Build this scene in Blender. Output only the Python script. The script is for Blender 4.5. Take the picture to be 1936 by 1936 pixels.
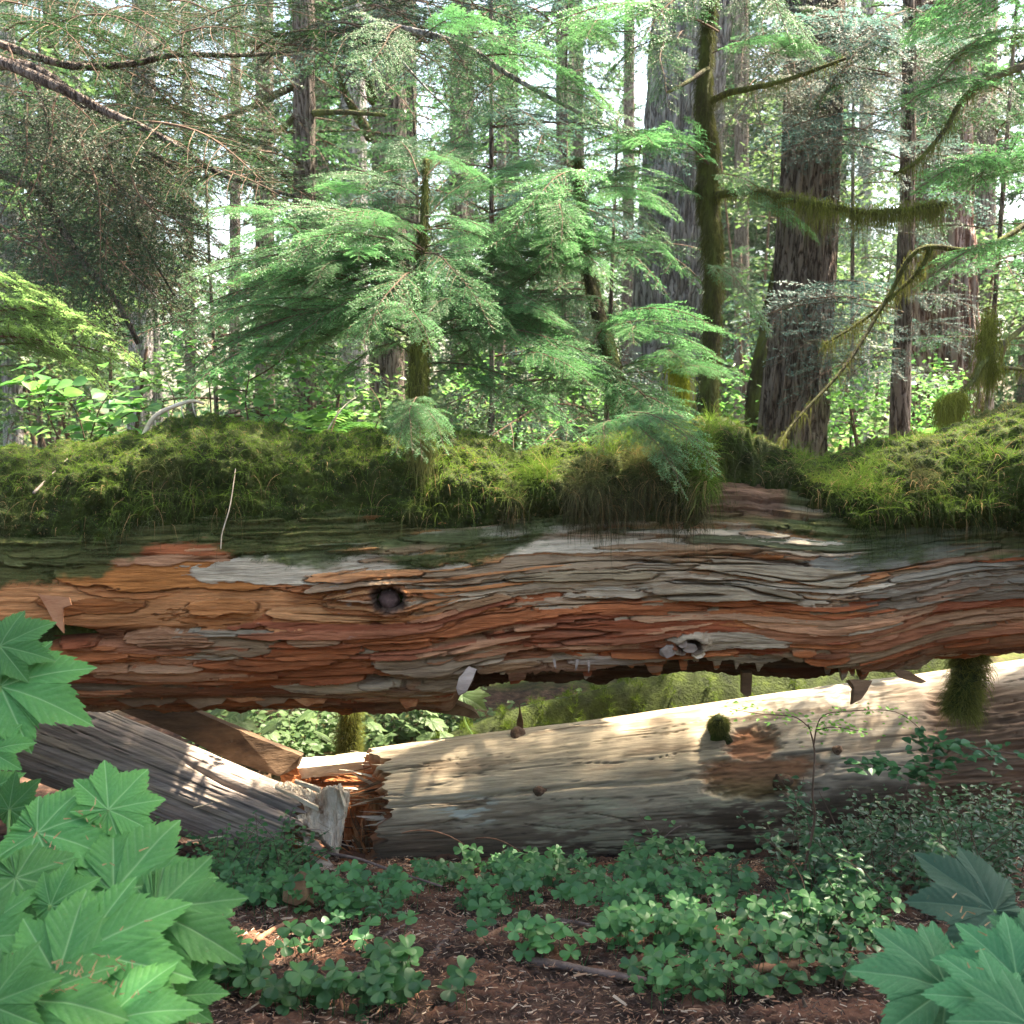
import bpy, bmesh, math, random
import numpy as np
from mathutils import Vector, Matrix, Quaternion

for o in list(bpy.data.objects):
    bpy.data.objects.remove(o)
SC = bpy.context.scene
COL = SC.collection
R = math.radians

# ------------------------------------------------------------------ camera
FPX, HZ, CH = 2140.0, 750.0, 1.4
PITCH = math.atan((968 - HZ) / FPX)
cam_d = bpy.data.cameras.new("camera")
cam = bpy.data.objects.new("camera", cam_d)
COL.objects.link(cam)
cam.location = (0, 0, CH)
cam.rotation_euler = (math.pi / 2 - PITCH, 0, 0)
cam_d.sensor_width = 36
cam_d.lens = 36 * FPX / 1936
cam_d.clip_start = 0.05
cam_d.clip_end = 2000
cam_d.dof.use_dof = True
cam_d.dof.focus_distance = 3.5
cam_d.dof.aperture_fstop = 7.5
SC.camera = cam

# ------------------------------------------------------------------ light
SUN = Vector((0.42, 0.27, 0.90)).normalized()       # towards the sun
w = bpy.data.worlds.new("World")
SC.world = w
w.use_nodes = True
nt = w.node_tree
sky = nt.nodes.new("ShaderNodeTexSky")
sky.sky_type = 'NISHITA'
sky.sun_disc = False
sky.sun_elevation = math.asin(SUN.z)
sky.sun_rotation = math.atan2(SUN.x, SUN.y)
sky.air_density = 1.0
sky.dust_density = 2.5
sky.ozone_density = 1.0
nt.links.new(sky.outputs[0], nt.nodes["Background"].inputs[0])
nt.nodes["Background"].inputs[1].default_value = 0.12
sl = bpy.data.lights.new("sun", 'SUN')
sl.energy = 5.0
sl.angle = R(0.5)
sl.color = (1.0, 0.955, 0.87)
so = bpy.data.objects.new("sun", sl)
COL.objects.link(so)
so.rotation_euler = SUN.to_track_quat('Z', 'Y').to_euler()
SC.view_settings.view_transform = 'Standard'
SC.view_settings.look = 'None'
SC.view_settings.exposure = 2.85
SC.view_settings.gamma = 1.0
SC.view_settings.use_white_balance = True
SC.view_settings.white_balance_temperature = 7600
SC.view_settings.white_balance_tint = 10
SC.render.engine = 'CYCLES'
SC.cycles.use_denoising = True
SC.cycles.max_bounces = 7
SC.cycles.diffuse_bounces = 4
SC.cycles.transmission_bounces = 5
SC.cycles.transparent_max_bounces = 6
SC.cycles.sample_clamp_indirect = 6
SC.cycles.use_adaptive_sampling = True

# ------------------------------------------------------------------ pixel rays of the photo (1936 px) to points in the place
cp, sp_ = math.cos(PITCH), math.sin(PITCH)
def P(px, py, Y):
    x = (px - 968) / FPX; y = -(py - 968) / FPX
    dy = cp + y * sp_; dz = -sp_ + y * cp
    t = Y / dy
    return Vector((x * t, Y, CH + dz * t))
def pix(X, Y, Z):
    """photo pixel of world points (arrays)"""
    zc = Z - CH
    f = Y * cp - zc * sp_
    u = Y * sp_ + zc * cp
    return 968 + FPX * X / f, 968 - FPX * u / f
def elev(py):
    y = -(np.asarray(py, float) - 968) / FPX
    return np.arctan2(-sp_ + y * cp, cp + y * sp_)

# ------------------------------------------------------------------ noise
def _h(i, j, k, s):
    n = (i.astype(np.int64) * 374761393 + j.astype(np.int64) * 668265263 + k.astype(np.int64) * 2147483647 + s * 1274126177) & 0xffffffff
    n = ((n ^ (n >> 13)) * 1274126177) & 0xffffffff
    n = (n ^ (n >> 16)) & 0xffffffff
    return n.astype(np.float32) / np.float32(4294967295.0)
def vn(x, y, z=0.0, s=0):
    x, y, z = np.broadcast_arrays(np.asarray(x, float), np.asarray(y, float), np.asarray(z, float))
    xi, yi, zi = np.floor(x), np.floor(y), np.floor(z)
    fx, fy, fz = x - xi, y - yi, z - zi
    fx = fx * fx * (3 - 2 * fx); fy = fy * fy * (3 - 2 * fy); fz = fz * fz * (3 - 2 * fz)
    r = 0
    ks = (0, 1) if np.any(fz) else (0,)
    for a in (0, 1):
        wx = fx if a else 1 - fx
        for b in (0, 1):
            wy = fy if b else 1 - fy
            for c in ks:
                wz = (fz if c else 1 - fz) if len(ks) == 2 else 1.0
                r = r + wx * wy * wz * _h(xi + a, yi + b, zi + c, s)
    return r
def fbm(x, y, z=0.0, s=0, o=4, g=0.5):
    """about -1..1"""
    r, a, t = 0, 1.0, 0.0
    for i in range(o):
        m = 2.03 ** i
        r = r + a * (vn(np.asarray(x) * m, np.asarray(y) * m, np.asarray(z) * m, s + i * 17) - 0.5)
        t += a; a *= g
    return r / t * 2
def sstep(a, b, x):
    t = np.clip((x - a) / (b - a), 0, 1)
    return t * t * (3 - 2 * t)

# ------------------------------------------------------------------ object helpers
def tag(o, label=None, cat=None, group=None, kind=None):
    if label: o["label"] = label
    if cat: o["category"] = cat
    if group: o["group"] = group
    if kind: o["kind"] = kind
    return o
def empty(name, loc, label, cat, group=None, kind=None, rz=0):
    o = bpy.data.objects.new(name, None)
    o.empty_display_size = 0.1
    o.location = loc
    o.rotation_euler = (0, 0, rz)
    COL.objects.link(o)
    return tag(o, label, cat, group, kind)
def adopt(o, parent):
    """parent without moving (parents here carry no scale)"""
    if parent is not None:
        o.parent = parent
        o.matrix_parent_inverse = (Matrix.Translation(parent.location) @ parent.rotation_euler.to_matrix().to_4x4()).inverted()
def mesh_data(name, V, F, mats=(), smooth=True, attrs=None, fmat=None):
    """V (n,3); F (m,k) all the same k, or a list of such arrays"""
    V = np.asarray(V, np.float32)
    Fs = F if isinstance(F, list) else [F]
    Fs = [np.asarray(f, np.int32) for f in Fs if len(f)]
    me = bpy.data.meshes.new(name)
    me.vertices.add(len(V)); me.vertices.foreach_set("co", V.ravel())
    loops = np.concatenate([f.ravel() for f in Fs])
    cnt = np.concatenate([np.full(len(f), f.shape[1], np.int32) for f in Fs])
    st = np.concatenate([[0], np.cumsum(cnt)[:-1]]).astype(np.int32)
    me.loops.add(len(loops)); me.loops.foreach_set("vertex_index", loops)
    me.polygons.add(len(cnt)); me.polygons.foreach_set("loop_start", st)
    me.polygons.foreach_set("loop_total", cnt)
    for m in mats: me.materials.append(m)
    if fmat is not None: me.polygons.foreach_set("material_index", np.asarray(fmat, np.int32))
    me.update(calc_edges=True)
    me.polygons.foreach_set("use_smooth", np.full(len(cnt), smooth, bool))
    for k, a in (attrs or {}).items():
        a = np.asarray(a, np.float32)
        if a.ndim == 1:
            at = me.attributes.new(k, 'FLOAT', 'POINT'); at.data.foreach_set("value", a)
        else:
            if a.shape[1] == 3: a = np.hstack([a, np.ones((len(a), 1), np.float32)])
            at = me.attributes.new(k, 'FLOAT_COLOR', 'POINT'); at.data.foreach_set("color", a.ravel())
    return me
def obj(name, me, parent=None, loc=None):
    o = bpy.data.objects.new(name, me)
    COL.objects.link(o)
    if loc is not None: o.location = loc
    adopt(o, parent)
    return o
def grid_faces(nu, nv, wrap_v=False):
    i = np.arange(nu - 1)[:, None]; j = np.arange(nv if wrap_v else nv - 1)[None, :]
    a = i * nv + j; b = i * nv + (j + 1) % nv
    c = (i + 1) * nv + (j + 1) % nv; d = (i + 1) * nv + j
    return np.stack(np.broadcast_arrays(a, b, c, d), -1).reshape(-1, 4)
def curves_obj(name, pts, radius, mat, color=None, parent=None):
    """pts (N,K,3) hair strands; radius (N,) root radius tapering"""
    pts = np.asarray(pts, np.float32)
    N, K, _ = pts.shape
    hc = bpy.data.hair_curves.new(name)
    hc.add_curves([K] * N)
    hc.attributes["position"].data.foreach_set("vector", pts.ravel())
    tp = np.linspace(1, 0.25, K, dtype=np.float32)
    rad = (np.asarray(radius, np.float32)[:, None] * tp[None]).ravel()
    ra = hc.attributes.get("radius") or hc.attributes.new("radius", 'FLOAT', 'POINT')
    ra.data.foreach_set("value", rad)
    if color is not None:
        c = np.hstack([np.asarray(color, np.float32), np.ones((N, 1), np.float32)])
        at = hc.attributes.new("col", 'FLOAT_COLOR', 'CURVE')
        at.data.foreach_set("color", c.ravel())
    hc.materials.append(mat)
    o = bpy.data.objects.new(name, hc)
    COL.objects.link(o)
    adopt(o, parent)
    return o
def tube(path, rad, n=10, seed=0, lump=0.0, close=True, twist=0.0, bark=0.0, bfreq=9.0):
    """V, F of a tapering tube along path (K,3) with radii (K,)"""
    path = np.asarray(path, float); K = len(path); rad = np.asarray(rad, float)
    T = np.gradient(path, axis=0); T /= np.linalg.norm(T, axis=1)[:, None] + 1e-9
    ref = np.array([0.0, 1.0, 0.02]) if abs(T[0][1]) < 0.8 else np.array([1.0, 0, 0])
    U = ref - (T @ ref)[:, None] * T; U /= np.linalg.norm(U, axis=1)[:, None]
    W = np.cross(T, U)
    a = np.linspace(0, 2 * np.pi, n, endpoint=False)
    ca, sa = np.cos(a), np.sin(a)
    L = np.concatenate([[0], np.cumsum(np.linalg.norm(np.diff(path, axis=0), axis=1))])
    rr = np.broadcast_to(rad[:, None], (K, n)).copy()
    if lump:
        rr *= 1 + lump * fbm(ca[None] * 1.3 + L[:, None] * 1.1 / max(rad.max(), .02) * .12, sa[None] * 1.3, L[:, None] * .35 / max(rad.max(), .02), seed, 3)
    if bark:
        k = bfreq
        f = fbm(ca[None] * k, sa[None] * k, L[:, None] * 1.6, seed + 5, 3, .6)
        f = np.abs(f)
        rr += bark * (np.clip(f * 3, 0, 1) - .5)
    V = path[:, None] + rr[..., None] * (ca[None, :, None] * U[:, None] + sa[None, :, None] * W[:, None])
    V = V.reshape(-1, 3); F = grid_faces(K, n, True)
    if close:
        V = np.vstack([V, path[0], path[-1]])
        i = np.arange(n); c0, c1 = len(V) - 2, len(V) - 1
        cap = np.vstack([np.stack([np.full(n, c0), (i + 1) % n, i], 1), np.stack([np.full(n, c1), (K - 1) * n + i, (K - 1) * n + (i + 1) % n], 1)])
        return V, [F, cap]
    return V, [F]
def merge(parts):
    Vs, out, off = [], {}, 0
    for V, Fl in parts:
        Vs.append(V)
        for f in (Fl if isinstance(Fl, list) else [Fl]):
            out.setdefault(f.shape[1], []).append(f + off)
        off += len(V)
    return np.vstack(Vs), [np.vstack(v) for v in out.values()]
def bend(a, b, sag=0.0, n=10, wob=0.0, seed=0):
    a = np.array(a); b = np.array(b); t = np.linspace(0, 1, n)[:, None]
    p = a + (b - a) * t
    p[:, 2] += sag * 4 * (t[:, 0] * (1 - t[:, 0]))
    if wob:
        L = np.linalg.norm(b - a)
        for k in range(3):
            p[:, k] += wob * fbm(t[:, 0] * L * 3.1 + 11 * k, t[:, 0] * 0 + seed * .37, 0, seed + k, 2)
    return p
def smooth_path(pts, n=24):
    pts = np.array([list(p) for p in pts], float)
    k = len(pts); t = np.linspace(0, k - 1, n); out = []
    for q in t:
        i = min(int(q), k - 2); f = q - i
        p0, p1, p2, p3 = pts[max(i - 1, 0)], pts[i], pts[i + 1], pts[min(i + 2, k - 1)]
        out.append(.5 * ((2 * p1) + (p2 - p0) * f + (2 * p0 - 5 * p1 + 4 * p2 - p3) * f * f + (3 * p1 - p0 - 3 * p2 + p3) * f ** 3))
    return np.array(out)

# ------------------------------------------------------------------ materials
def mat_new(name, rough=0.8, spec=0.25):
    m = bpy.data.materials.new(name); m.use_nodes = True
    b = m.node_tree.nodes["Principled BSDF"]
    b.inputs["Roughness"].default_value = rough
    b.inputs["Specular IOR Level"].default_value = spec
    return m, m.node_tree, b
def N(nt, t, **kw):
    n = nt.nodes.new(t)
    for k, v in kw.items(): setattr(n, k, v)
    return n
def noise_node(nt, scale, detail=5, rough=.6, vec=None, stretch=None, coord='Object', dist=0):
    tc = N(nt, "ShaderNodeTexCoord"); mp = N(nt, "ShaderNodeMapping")
    nt.links.new(vec or tc.outputs[coord], mp.inputs[0])
    if stretch: mp.inputs["Scale"].default_value = stretch
    n = N(nt, "ShaderNodeTexNoise")
    n.inputs["Scale"].default_value = scale; n.inputs["Detail"].default_value = detail
    n.inputs["Roughness"].default_value = rough; n.inputs["Distortion"].default_value = dist
    nt.links.new(mp.outputs[0], n.inputs["Vector"])
    return n.outputs["Fac"]
def ramp(nt, fac, stops):
    r = N(nt, "ShaderNodeValToRGB")
    el = r.color_ramp.elements
    while len(el) < len(stops): el.new(0.5)
    for e, (p, c) in zip(el, stops):
        e.position = p; e.color = (*c, 1) if len(c) == 3 else c
    nt.links.new(fac, r.inputs[0])
    return r.outputs[0]
def mixc(nt, fac, a, b, mode='MIX'):
    m = N(nt, "ShaderNodeMix", data_type='RGBA', blend_type=mode)
    for s, v in ((0, fac), (6, a), (7, b)):
        if hasattr(v, "is_output") or hasattr(v, "links"): nt.links.new(v, m.inputs[s])
        elif s == 0: m.inputs[0].default_value = v
        else: m.inputs[s].default_value = (*v, 1)
    return m.outputs[2]
def bump(nt, b, h, strength=.5, dist=.01):
    n = N(nt, "ShaderNodeBump")
    n.inputs["Strength"].default_value = strength; n.inputs["Distance"].default_value = dist
    nt.links.new(h, n.inputs["Height"]); nt.links.new(n.outputs[0], b.inputs["Normal"])
def attr(nt, name, out="Color"):
    a = N(nt, "ShaderNodeAttribute", attribute_name=name)
    return a.outputs[out]
def ramp_mat(name, stops, scale=8, stretch=None, rough=.85, bs=.5, bd=.01, bscale=30, bstretch=None, detail=6, spec=.2, coord='Object'):
    m, nt, b = mat_new(name, rough, spec)
    f = noise_node(nt, scale, detail, .62, stretch=stretch, coord=coord)
    nt.links.new(ramp(nt, f, stops), b.inputs["Base Color"])
    bump(nt, b, noise_node(nt, bscale, 6, .65, stretch=bstretch or stretch, coord=coord), bs, bd)
    return m
def leaf_mat(name, dark, light, trans=.4, rough=.5, spec=.3, tint=None, var=.25, hue=0.0, tattr="tint"):
    """two-sided leaf: diffuse and gloss mixed with translucence; tint attribute runs dark to light; each object varies a little"""
    m, nt, b = mat_new(name, rough, spec)
    t = attr(nt, tattr, "Fac")
    c = ramp(nt, t, [(0.0, dark), (1.0, light)])
    oi = N(nt, "ShaderNodeObjectInfo")
    hs = N(nt, "ShaderNodeHueSaturation")
    mr = N(nt, "ShaderNodeMapRange"); mr.inputs[3].default_value = 1 - var; mr.inputs[4].default_value = 1 + var
    nt.links.new(oi.outputs["Random"], mr.inputs[0]); nt.links.new(mr.outputs[0], hs.inputs["Value"])
    nf = noise_node(nt, 3.0, 2, .5)
    m2 = N(nt, "ShaderNodeMapRange"); m2.inputs[3].default_value = .485 - hue; m2.inputs[4].default_value = .515 + hue
    nt.links.new(nf, m2.inputs[0]); nt.links.new(m2.outputs[0], hs.inputs["Hue"])
    nt.links.new(c, hs.inputs["Color"]); nt.links.new(hs.outputs[0], b.inputs["Base Color"])
    tr = N(nt, "ShaderNodeBsdfTranslucent"); mx = N(nt, "ShaderNodeMixShader"); mx.inputs[0].default_value = trans
    g = N(nt, "ShaderNodeHueSaturation"); g.inputs["Saturation"].default_value = 1.1; g.inputs["Value"].default_value = 1.5
    nt.links.new(hs.outputs[0], g.inputs["Color"]); nt.links.new(g.outputs[0], tr.inputs[0])
    nt.links.new(b.outputs[0], mx.inputs[1]); nt.links.new(tr.outputs[0], mx.inputs[2])
    nt.links.new(mx.outputs[0], nt.nodes["Material Output"].inputs[0])
    return m
def strand_mat(name, trans=.35):
    m, nt, b = mat_new(name, .8, .1)
    c = attr(nt, "col")
    nt.links.new(c, b.inputs["Base Color"])
    tr = N(nt, "ShaderNodeBsdfTranslucent"); mx = N(nt, "ShaderNodeMixShader"); mx.inputs[0].default_value = trans
    nt.links.new(c, tr.inputs[0]); nt.links.new(b.outputs[0], mx.inputs[1]); nt.links.new(tr.outputs[0], mx.inputs[2])
    nt.links.new(mx.outputs[0], nt.nodes["Material Output"].inputs[0])
    return m
M = {}
M['strand'] = strand_mat("moss_strands")
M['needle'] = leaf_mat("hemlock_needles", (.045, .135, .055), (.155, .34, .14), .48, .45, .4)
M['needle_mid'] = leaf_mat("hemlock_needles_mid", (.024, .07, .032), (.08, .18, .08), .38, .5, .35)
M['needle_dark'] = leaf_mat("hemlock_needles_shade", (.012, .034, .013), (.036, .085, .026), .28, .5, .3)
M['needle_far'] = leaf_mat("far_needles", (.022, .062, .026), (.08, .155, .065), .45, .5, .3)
M['needle_blue'] = leaf_mat("fir_needles", (.05, .10, .085), (.11, .20, .17), .4, .5, .35)
M['broad'] = leaf_mat("broad_leaves", (.07, .19, .06), (.17, .34, .09), .45, .45, .4)
M['broad_sun'] = leaf_mat("maple_leaves_sun", (.055, .105, .04), (.14, .215, .085), .5, .5, .3)
M['sorrel'] = leaf_mat("sorrel_leaves", (.022, .085, .03), (.07, .20, .06), .4, .45, .35, tattr="tint")
M['shrub'] = leaf_mat("shrub_leaves", (.018, .07, .026), (.055, .16, .055), .35, .4, .45)
M['twig'] = ramp_mat("twig_bark", [(.3, (.05, .03, .02)), (.7, (.16, .10, .07))], 12)
def bark_mat(name, c0, c1, c2, sc=30, st=.13, bd=.05):
    """furrowed bark: dark fissures between long ridges"""
    m, nt, b = mat_new(name, .88, .15)
    f = noise_node(nt, sc, 3, .5, stretch=(1, 1, st), dist=.6)
    g = noise_node(nt, sc * 3.2, 5, .7, stretch=(1, 1, st * 1.8))
    a = N(nt, "ShaderNodeMath", operation='SUBTRACT'); nt.links.new(f, a.inputs[0]); a.inputs[1].default_value = .5
    ab = N(nt, "ShaderNodeMath", operation='ABSOLUTE'); nt.links.new(a.outputs[0], ab.inputs[0])
    mr = N(nt, "ShaderNodeMapRange"); mr.inputs[1].default_value = 0; mr.inputs[2].default_value = .11; nt.links.new(ab.outputs[0], mr.inputs[0])
    ad = N(nt, "ShaderNodeMath", operation='MULTIPLY_ADD'); nt.links.new(g, ad.inputs[0]); ad.inputs[1].default_value = .7; nt.links.new(mr.outputs[0], ad.inputs[2])
    col = ramp(nt, ad.outputs[0], [(.3, c0), (.75, c1), (1.0, c2)])
    big_ = ramp(nt, noise_node(nt, 1.6, 4, .6), [(.35, (.75, .78, .72)), (.65, (1.15, 1.12, 1.12))])
    nt.links.new(mixc(nt, 1.0, col, big_, 'MULTIPLY'), b.inputs["Base Color"])
    bump(nt, b, ad.outputs[0], 1.0, bd)
    return m
M['trunk_grey'] = bark_mat("grey_bark", (.11, .09, .088), (.33, .30, .30), (.52, .48, .48))
M['trunk_brown'] = bark_mat("brown_bark", (.045, .03, .024), (.17, .125, .105), (.30, .24, .21), 34)
M['trunk_red'] = bark_mat("cedar_bark", (.07, .03, .022), (.24, .13, .10), (.38, .28, .25), 26, .05, .04)
M['mossy_bark'] = ramp_mat("mossy_bark", [(.35, (.045, .03, .018)), (.5, (.06, .06, .018)), (.65, (.12, .14, .03))], 9, (1, 1, .4), bs=1.0, bd=.02, bscale=60)
M['moss_base'] = ramp_mat("moss_base", [(.3, (.016, .022, .006)), (.55, (.04, .056, .010)), (.75, (.08, .11, .014))], 14, bs=1.0, bd=.02, bscale=70)
# ================================================================== forest floor
rng = np.random.default_rng(7)
def gz(X, Y):
    X = np.asarray(X, float); Y = np.asarray(Y, float)
    z = np.interp(Y, [0, 2.8, 3.4, 3.9, 5.0, 8, 14, 60, 400], [0, 0, -.13, -.26, -.36, -.2, 0, .2, .5])
    z = z + .05 * fbm(X * .9, Y * .9, 0, 3, 3) + .02 * fbm(X * 4, Y * 4, 0, 9, 3)
    z = z + np.where(Y > 6, .35 * fbm(X * .12, Y * .12, 0, 21, 2) * sstep(6, 14, Y), 0)
    return z
def ground():
    xs = np.unique(np.concatenate([np.linspace(-400, -8, 40), np.linspace(-8, -1.8, 60), np.linspace(-1.8, 1.8, 520), np.linspace(1.8, 8, 60), np.linspace(8, 400, 40)]))
    ys = np.unique(np.concatenate([np.linspace(-60, 1.5, 30), np.linspace(1.5, 2.3, 12), np.linspace(2.3, 4.2, 420), np.linspace(4.2, 9, 160), np.linspace(9, 40, 70), np.linspace(40, 500, 30)]))
    X, Y = np.meshgrid(xs, ys, indexing='ij')
    near = sstep(1.6, 2.2, Y) * (1 - sstep(4.5, 7, Y)) * (1 - sstep(2, 4, np.abs(X)))
    Z = gz(X, Y)
    d = .014 * np.abs(fbm(X * 34, Y * 34, 0, 31, 4, .65)) + .007 * fbm(X * 70, Y * 70, 0, 33, 3)
    # chips of bark pressed into the floor
    c = fbm(X * 9 + .6 * fbm(X * 5, Y * 5, 0, 4, 2), Y * 26, 0, 41, 3)
    d = d + .014 * sstep(.15, .3, c)
    Z = Z + near * d
    V = np.stack([X, Y, Z], -1).reshape(-1, 3)
    me = mesh_data("forest_floor", V, grid_faces(len(xs), len(ys)), [MG], attrs={"chip": (near * sstep(.12, .3, c)).ravel()})
    return tag(obj("ground", me), kind="structure")
MG, nt, b = mat_new("forest_duff", .92, .15)
f1 = noise_node(nt, 26, 8, .72)
c1 = ramp(nt, f1, [(.30, (.012, .008, .006)), (.47, (.05, .030, .023)), (.60, (.12, .070, .050)), (.75, (.26, .17, .125))])
f2 = noise_node(nt, 3.2, 4, .6)
c2 = ramp(nt, f2, [(.40, (.55, .55, .55)), (.62, (1.25, 1.2, 1.15))])
cc = mixc(nt, 1.0, c1, c2, 'MULTIPLY')
cc = mixc(nt, attr(nt, "chip", "Fac"), cc, (.17, .08, .05))
f3 = noise_node(nt, .35, 5, .65)
c3 = ramp(nt, f3, [(.45, (0, 0, 0)), (.6, (1, 1, 1))])
geo = N(nt, "ShaderNodeNewGeometry"); sx = N(nt, "ShaderNodeSeparateXYZ"); nt.links.new(geo.outputs["Position"], sx.inputs[0])
mr = N(nt, "ShaderNodeMapRange"); mr.inputs[1].default_value = 4.2; mr.inputs[2].default_value = 6.5; nt.links.new(sx.outputs[1], mr.inputs[0])
mu = N(nt, "ShaderNodeMath", operation='MULTIPLY'); nt.links.new(c3, mu.inputs[0]); nt.links.new(mr.outputs[0], mu.inputs[1])
cg = ramp(nt, noise_node(nt, 9, 6, .7), [(.35, (.04, .06, .012)), (.6, (.12, .17, .03)), (.75, (.22, .27, .06))])
cc = mixc(nt, mu.outputs[0], cc, cg)
nt.links.new(cc, b.inputs["Base Color"])
bump(nt, b, noise_node(nt, 90, 8, .75), 1.0, .012)
ground()

# ================================================================== the nurse log
NY = 3.52                                   # depth of its axis
TOPX = [-500, 0, 60, 130, 230, 300, 400, 470, 530, 580, 640, 700, 760, 830, 880, 930, 985, 1040, 1100, 1180, 1250, 1300, 1340, 1420, 1480, 1540, 1570, 1610, 1680, 1760, 1830, 1880, 1960, 2400]
TOPY = [860, 856, 850, 842, 828, 808, 799, 800, 818, 834, 824, 816, 820, 812, 820, 838, 860, 850, 840, 832, 820, 812, 808, 818, 846, 872, 880, 868, 850, 838, 830, 806, 772, 760]
WTX = [-500, 0, 400, 800, 1200, 1400, 1600, 1900, 2400]
WTY = [900, 895, 880, 882, 880, 882, 895, 885, 870]
BOTX = [-500, 0, 60, 130, 300, 500, 700, 830, 900, 1000, 1200, 1400, 1600, 1700, 1800, 1870, 2000, 2400]
BOTY = [1335, 1335, 1333, 1335, 1330, 1326, 1330, 1332, 1318, 1306, 1300, 1284, 1292, 1275, 1244, 1228, 1215, 1200]
YF = 3.12                                    # depth of the front face
def log_rc(X):
    """radius and centre height of the nurse log's wood at X"""
    px = 968 + X / YF * FPX * cp
    et = elev(np.interp(px, WTX, WTY)); eb = elev(np.interp(px, BOTX, BOTY))
    al = (et + eb) / 2
    D = NY / np.cos(al)
    return D * np.sin((et - eb) / 2), CH + NY * np.tan(al)
xg = np.concatenate([np.linspace(-2.7, -1.75, 120)[:-1], np.linspace(-1.75, 1.75, 1560), np.linspace(1.75, 2.7, 120)[1:]])
tg = np.radians(np.concatenate([np.linspace(-180, -118, 40)[:-1], np.linspace(-118, 62, 640), np.linspace(62, 180, 80)[1:]]))
XG, TG = np.meshgrid(xg, tg, indexing='ij')
rX, zX = log_rc(xg)
k = np.ones(61) / 61
rX = np.convolve(np.pad(rX, 30, 'edge'), k, 'valid'); zX = np.convolve(np.pad(zX, 30, 'edge'), k, 'valid')
RG = rX[:, None] * (1 + .035 * fbm(XG * .8, np.cos(TG), np.sin(TG), 5, 2))
ZC = zX[:, None]
PXG, PYG = pix(XG, NY - RG * np.cos(TG), ZC + RG * np.sin(TG))
PYG = np.where(TG < -R(100), 2000, np.where(TG > R(95), 0, PYG))
SG = TG * .40
# flow of the grain: the plates climb to the right between the two knots and dip at the ends
def warp(X):
    return .030 * np.sin(X * 1.9 + .4) + .010 * np.sin(X * 4.3 + 1.0)
def knotpush(X, S, kx, ks, a, r):
    d = np.hypot((X - kx) / 1.8, S - ks)
    return a * np.sign(S - ks) * np.exp(-(d / r) ** 2)
def px2xs(px, py):
    """photo pixel on the log's face to (X, S)"""
    p = P(px, py, YF); r, z = log_rc(p.x)
    d = np.array([P(px, py, 1.0)[i] - (0, 0, CH)[i] for i in range(3)])
    a = d[1] ** 2 + d[2] ** 2; bq = -2 * (d[1] * NY + d[2] * (z - CH)); c = NY ** 2 + (z - CH) ** 2 - r * r
    q = bq * bq - 4 * a * c
    t = (-bq - math.sqrt(max(q, 0))) / (2 * a)
    return d[0] * t, math.atan2(CH + d[2] * t - z, NY - d[1] * t) * .40
def hit(px, py, out=0.0):
    """world point on the log's face, pushed outward"""
    X, S = px2xs(px, py); th = S / .40; r, z = log_rc(X)
    return Vector((X, NY - (r + out) * math.cos(th), z + (r + out) * math.sin(th)))
K1 = px2xs(735, 1135); K2 = px2xs(1305, 1208)
SW = SG - warp(XG) - knotpush(XG, SG, *K1, .03, .10) - knotpush(XG, SG, *K2, .022, .08)
SW = SW + .007 * fbm(XG * 2.2, SG * 6, 0, 11, 3)
H = .004 * fbm(XG * 3, SW * 14, 0, 12, 3)
ZONE_ORANGE, ZONE_TAN, ZONE_RED, ZONE_DARK, ZONE_GREY = range(5)
PAL = {0: [(.54, .225, .085), (.50, .19, .07), (.58, .28, .12), (.46, .175, .07)],
       1: [(.43, .34, .235), (.49, .40, .28), (.37, .27, .17), (.38, .21, .105), (.52, .44, .32)],
       2: [(.42, .125, .05), (.46, .16, .06), (.32, .085, .04), (.48, .23, .12), (.44, .25, .14)],
       3: [(.24, .09, .045), (.30, .125, .06), (.34, .21, .13), (.18, .07, .035)],
       4: [(.27, .235, .175), (.31, .27, .20), (.23, .175, .12), (.33, .19, .115)]}
def zone(px, py, xc, sc):
    n = 30 * float(fbm(xc * 3, sc * 12, 0, 801, 3)); q = .5 + .9 * float(fbm(xc * 2.6, sc * 14, 0, 802, 3)) + .12 * rng.normal()
    if px < 600 and 1050 < py < 1185: return ZONE_ORANGE
    if px < 640 and py <= 1050: return ZONE_RED
    mid = np.interp(px, [0, 560, 800, 1000, 1250, 1500, 1650, 1900], [1185, 1170, 1150, 1150, 1150, 1115, 1125, 1140]) + n
    if py < mid:
        if px > 1600: return ZONE_GREY if q < .8 else ZONE_RED
        if 560 < px < 900: return ZONE_TAN if q < .5 else ZONE_ORANGE
        return ZONE_TAN if q < .86 else ZONE_ORANGE
    bot = np.interp(px, [0, 800, 1100, 1500, 1900], [1285, 1270, 1235, 1235, 1185]) + n
    if py < bot: return ZONE_RED if q < .84 else ZONE_TAN
    return ZONE_DARK if q < .45 else (ZONE_RED if q < .68 else ZONE_TAN)
def pcol(zo, xc, sc):
    p = PAL[zo]; t = np.clip(.5 + .9 * float(fbm(xc * 3.2, sc * 16, 0, 803, 3)) + .16 * rng.normal(), 0, .999) * (len(p) - 1)
    i = int(t); f = t - i
    return (np.array(p[i]) * (1 - f) + np.array(p[min(i + 1, len(p) - 1)]) * f) * rng.uniform(.88, 1.12)
Cb = np.zeros(XG.shape + (3,), np.float32)
base_t = fbm(XG * 1.5, SW * 20, 0, 14, 3)[..., None]
Cb[:] = np.array([.26, .10, .045]) * (1 + .5 * base_t)
og = sstep(600, 500, PXG + 60 * fbm(XG * 4, SG * 20, 0, 15, 3)) * sstep(1020, 1075, PYG + 30 * fbm(XG * 5, SG * 9, 0, 16, 3)) * sstep(1200, 1180, PYG)
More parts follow.
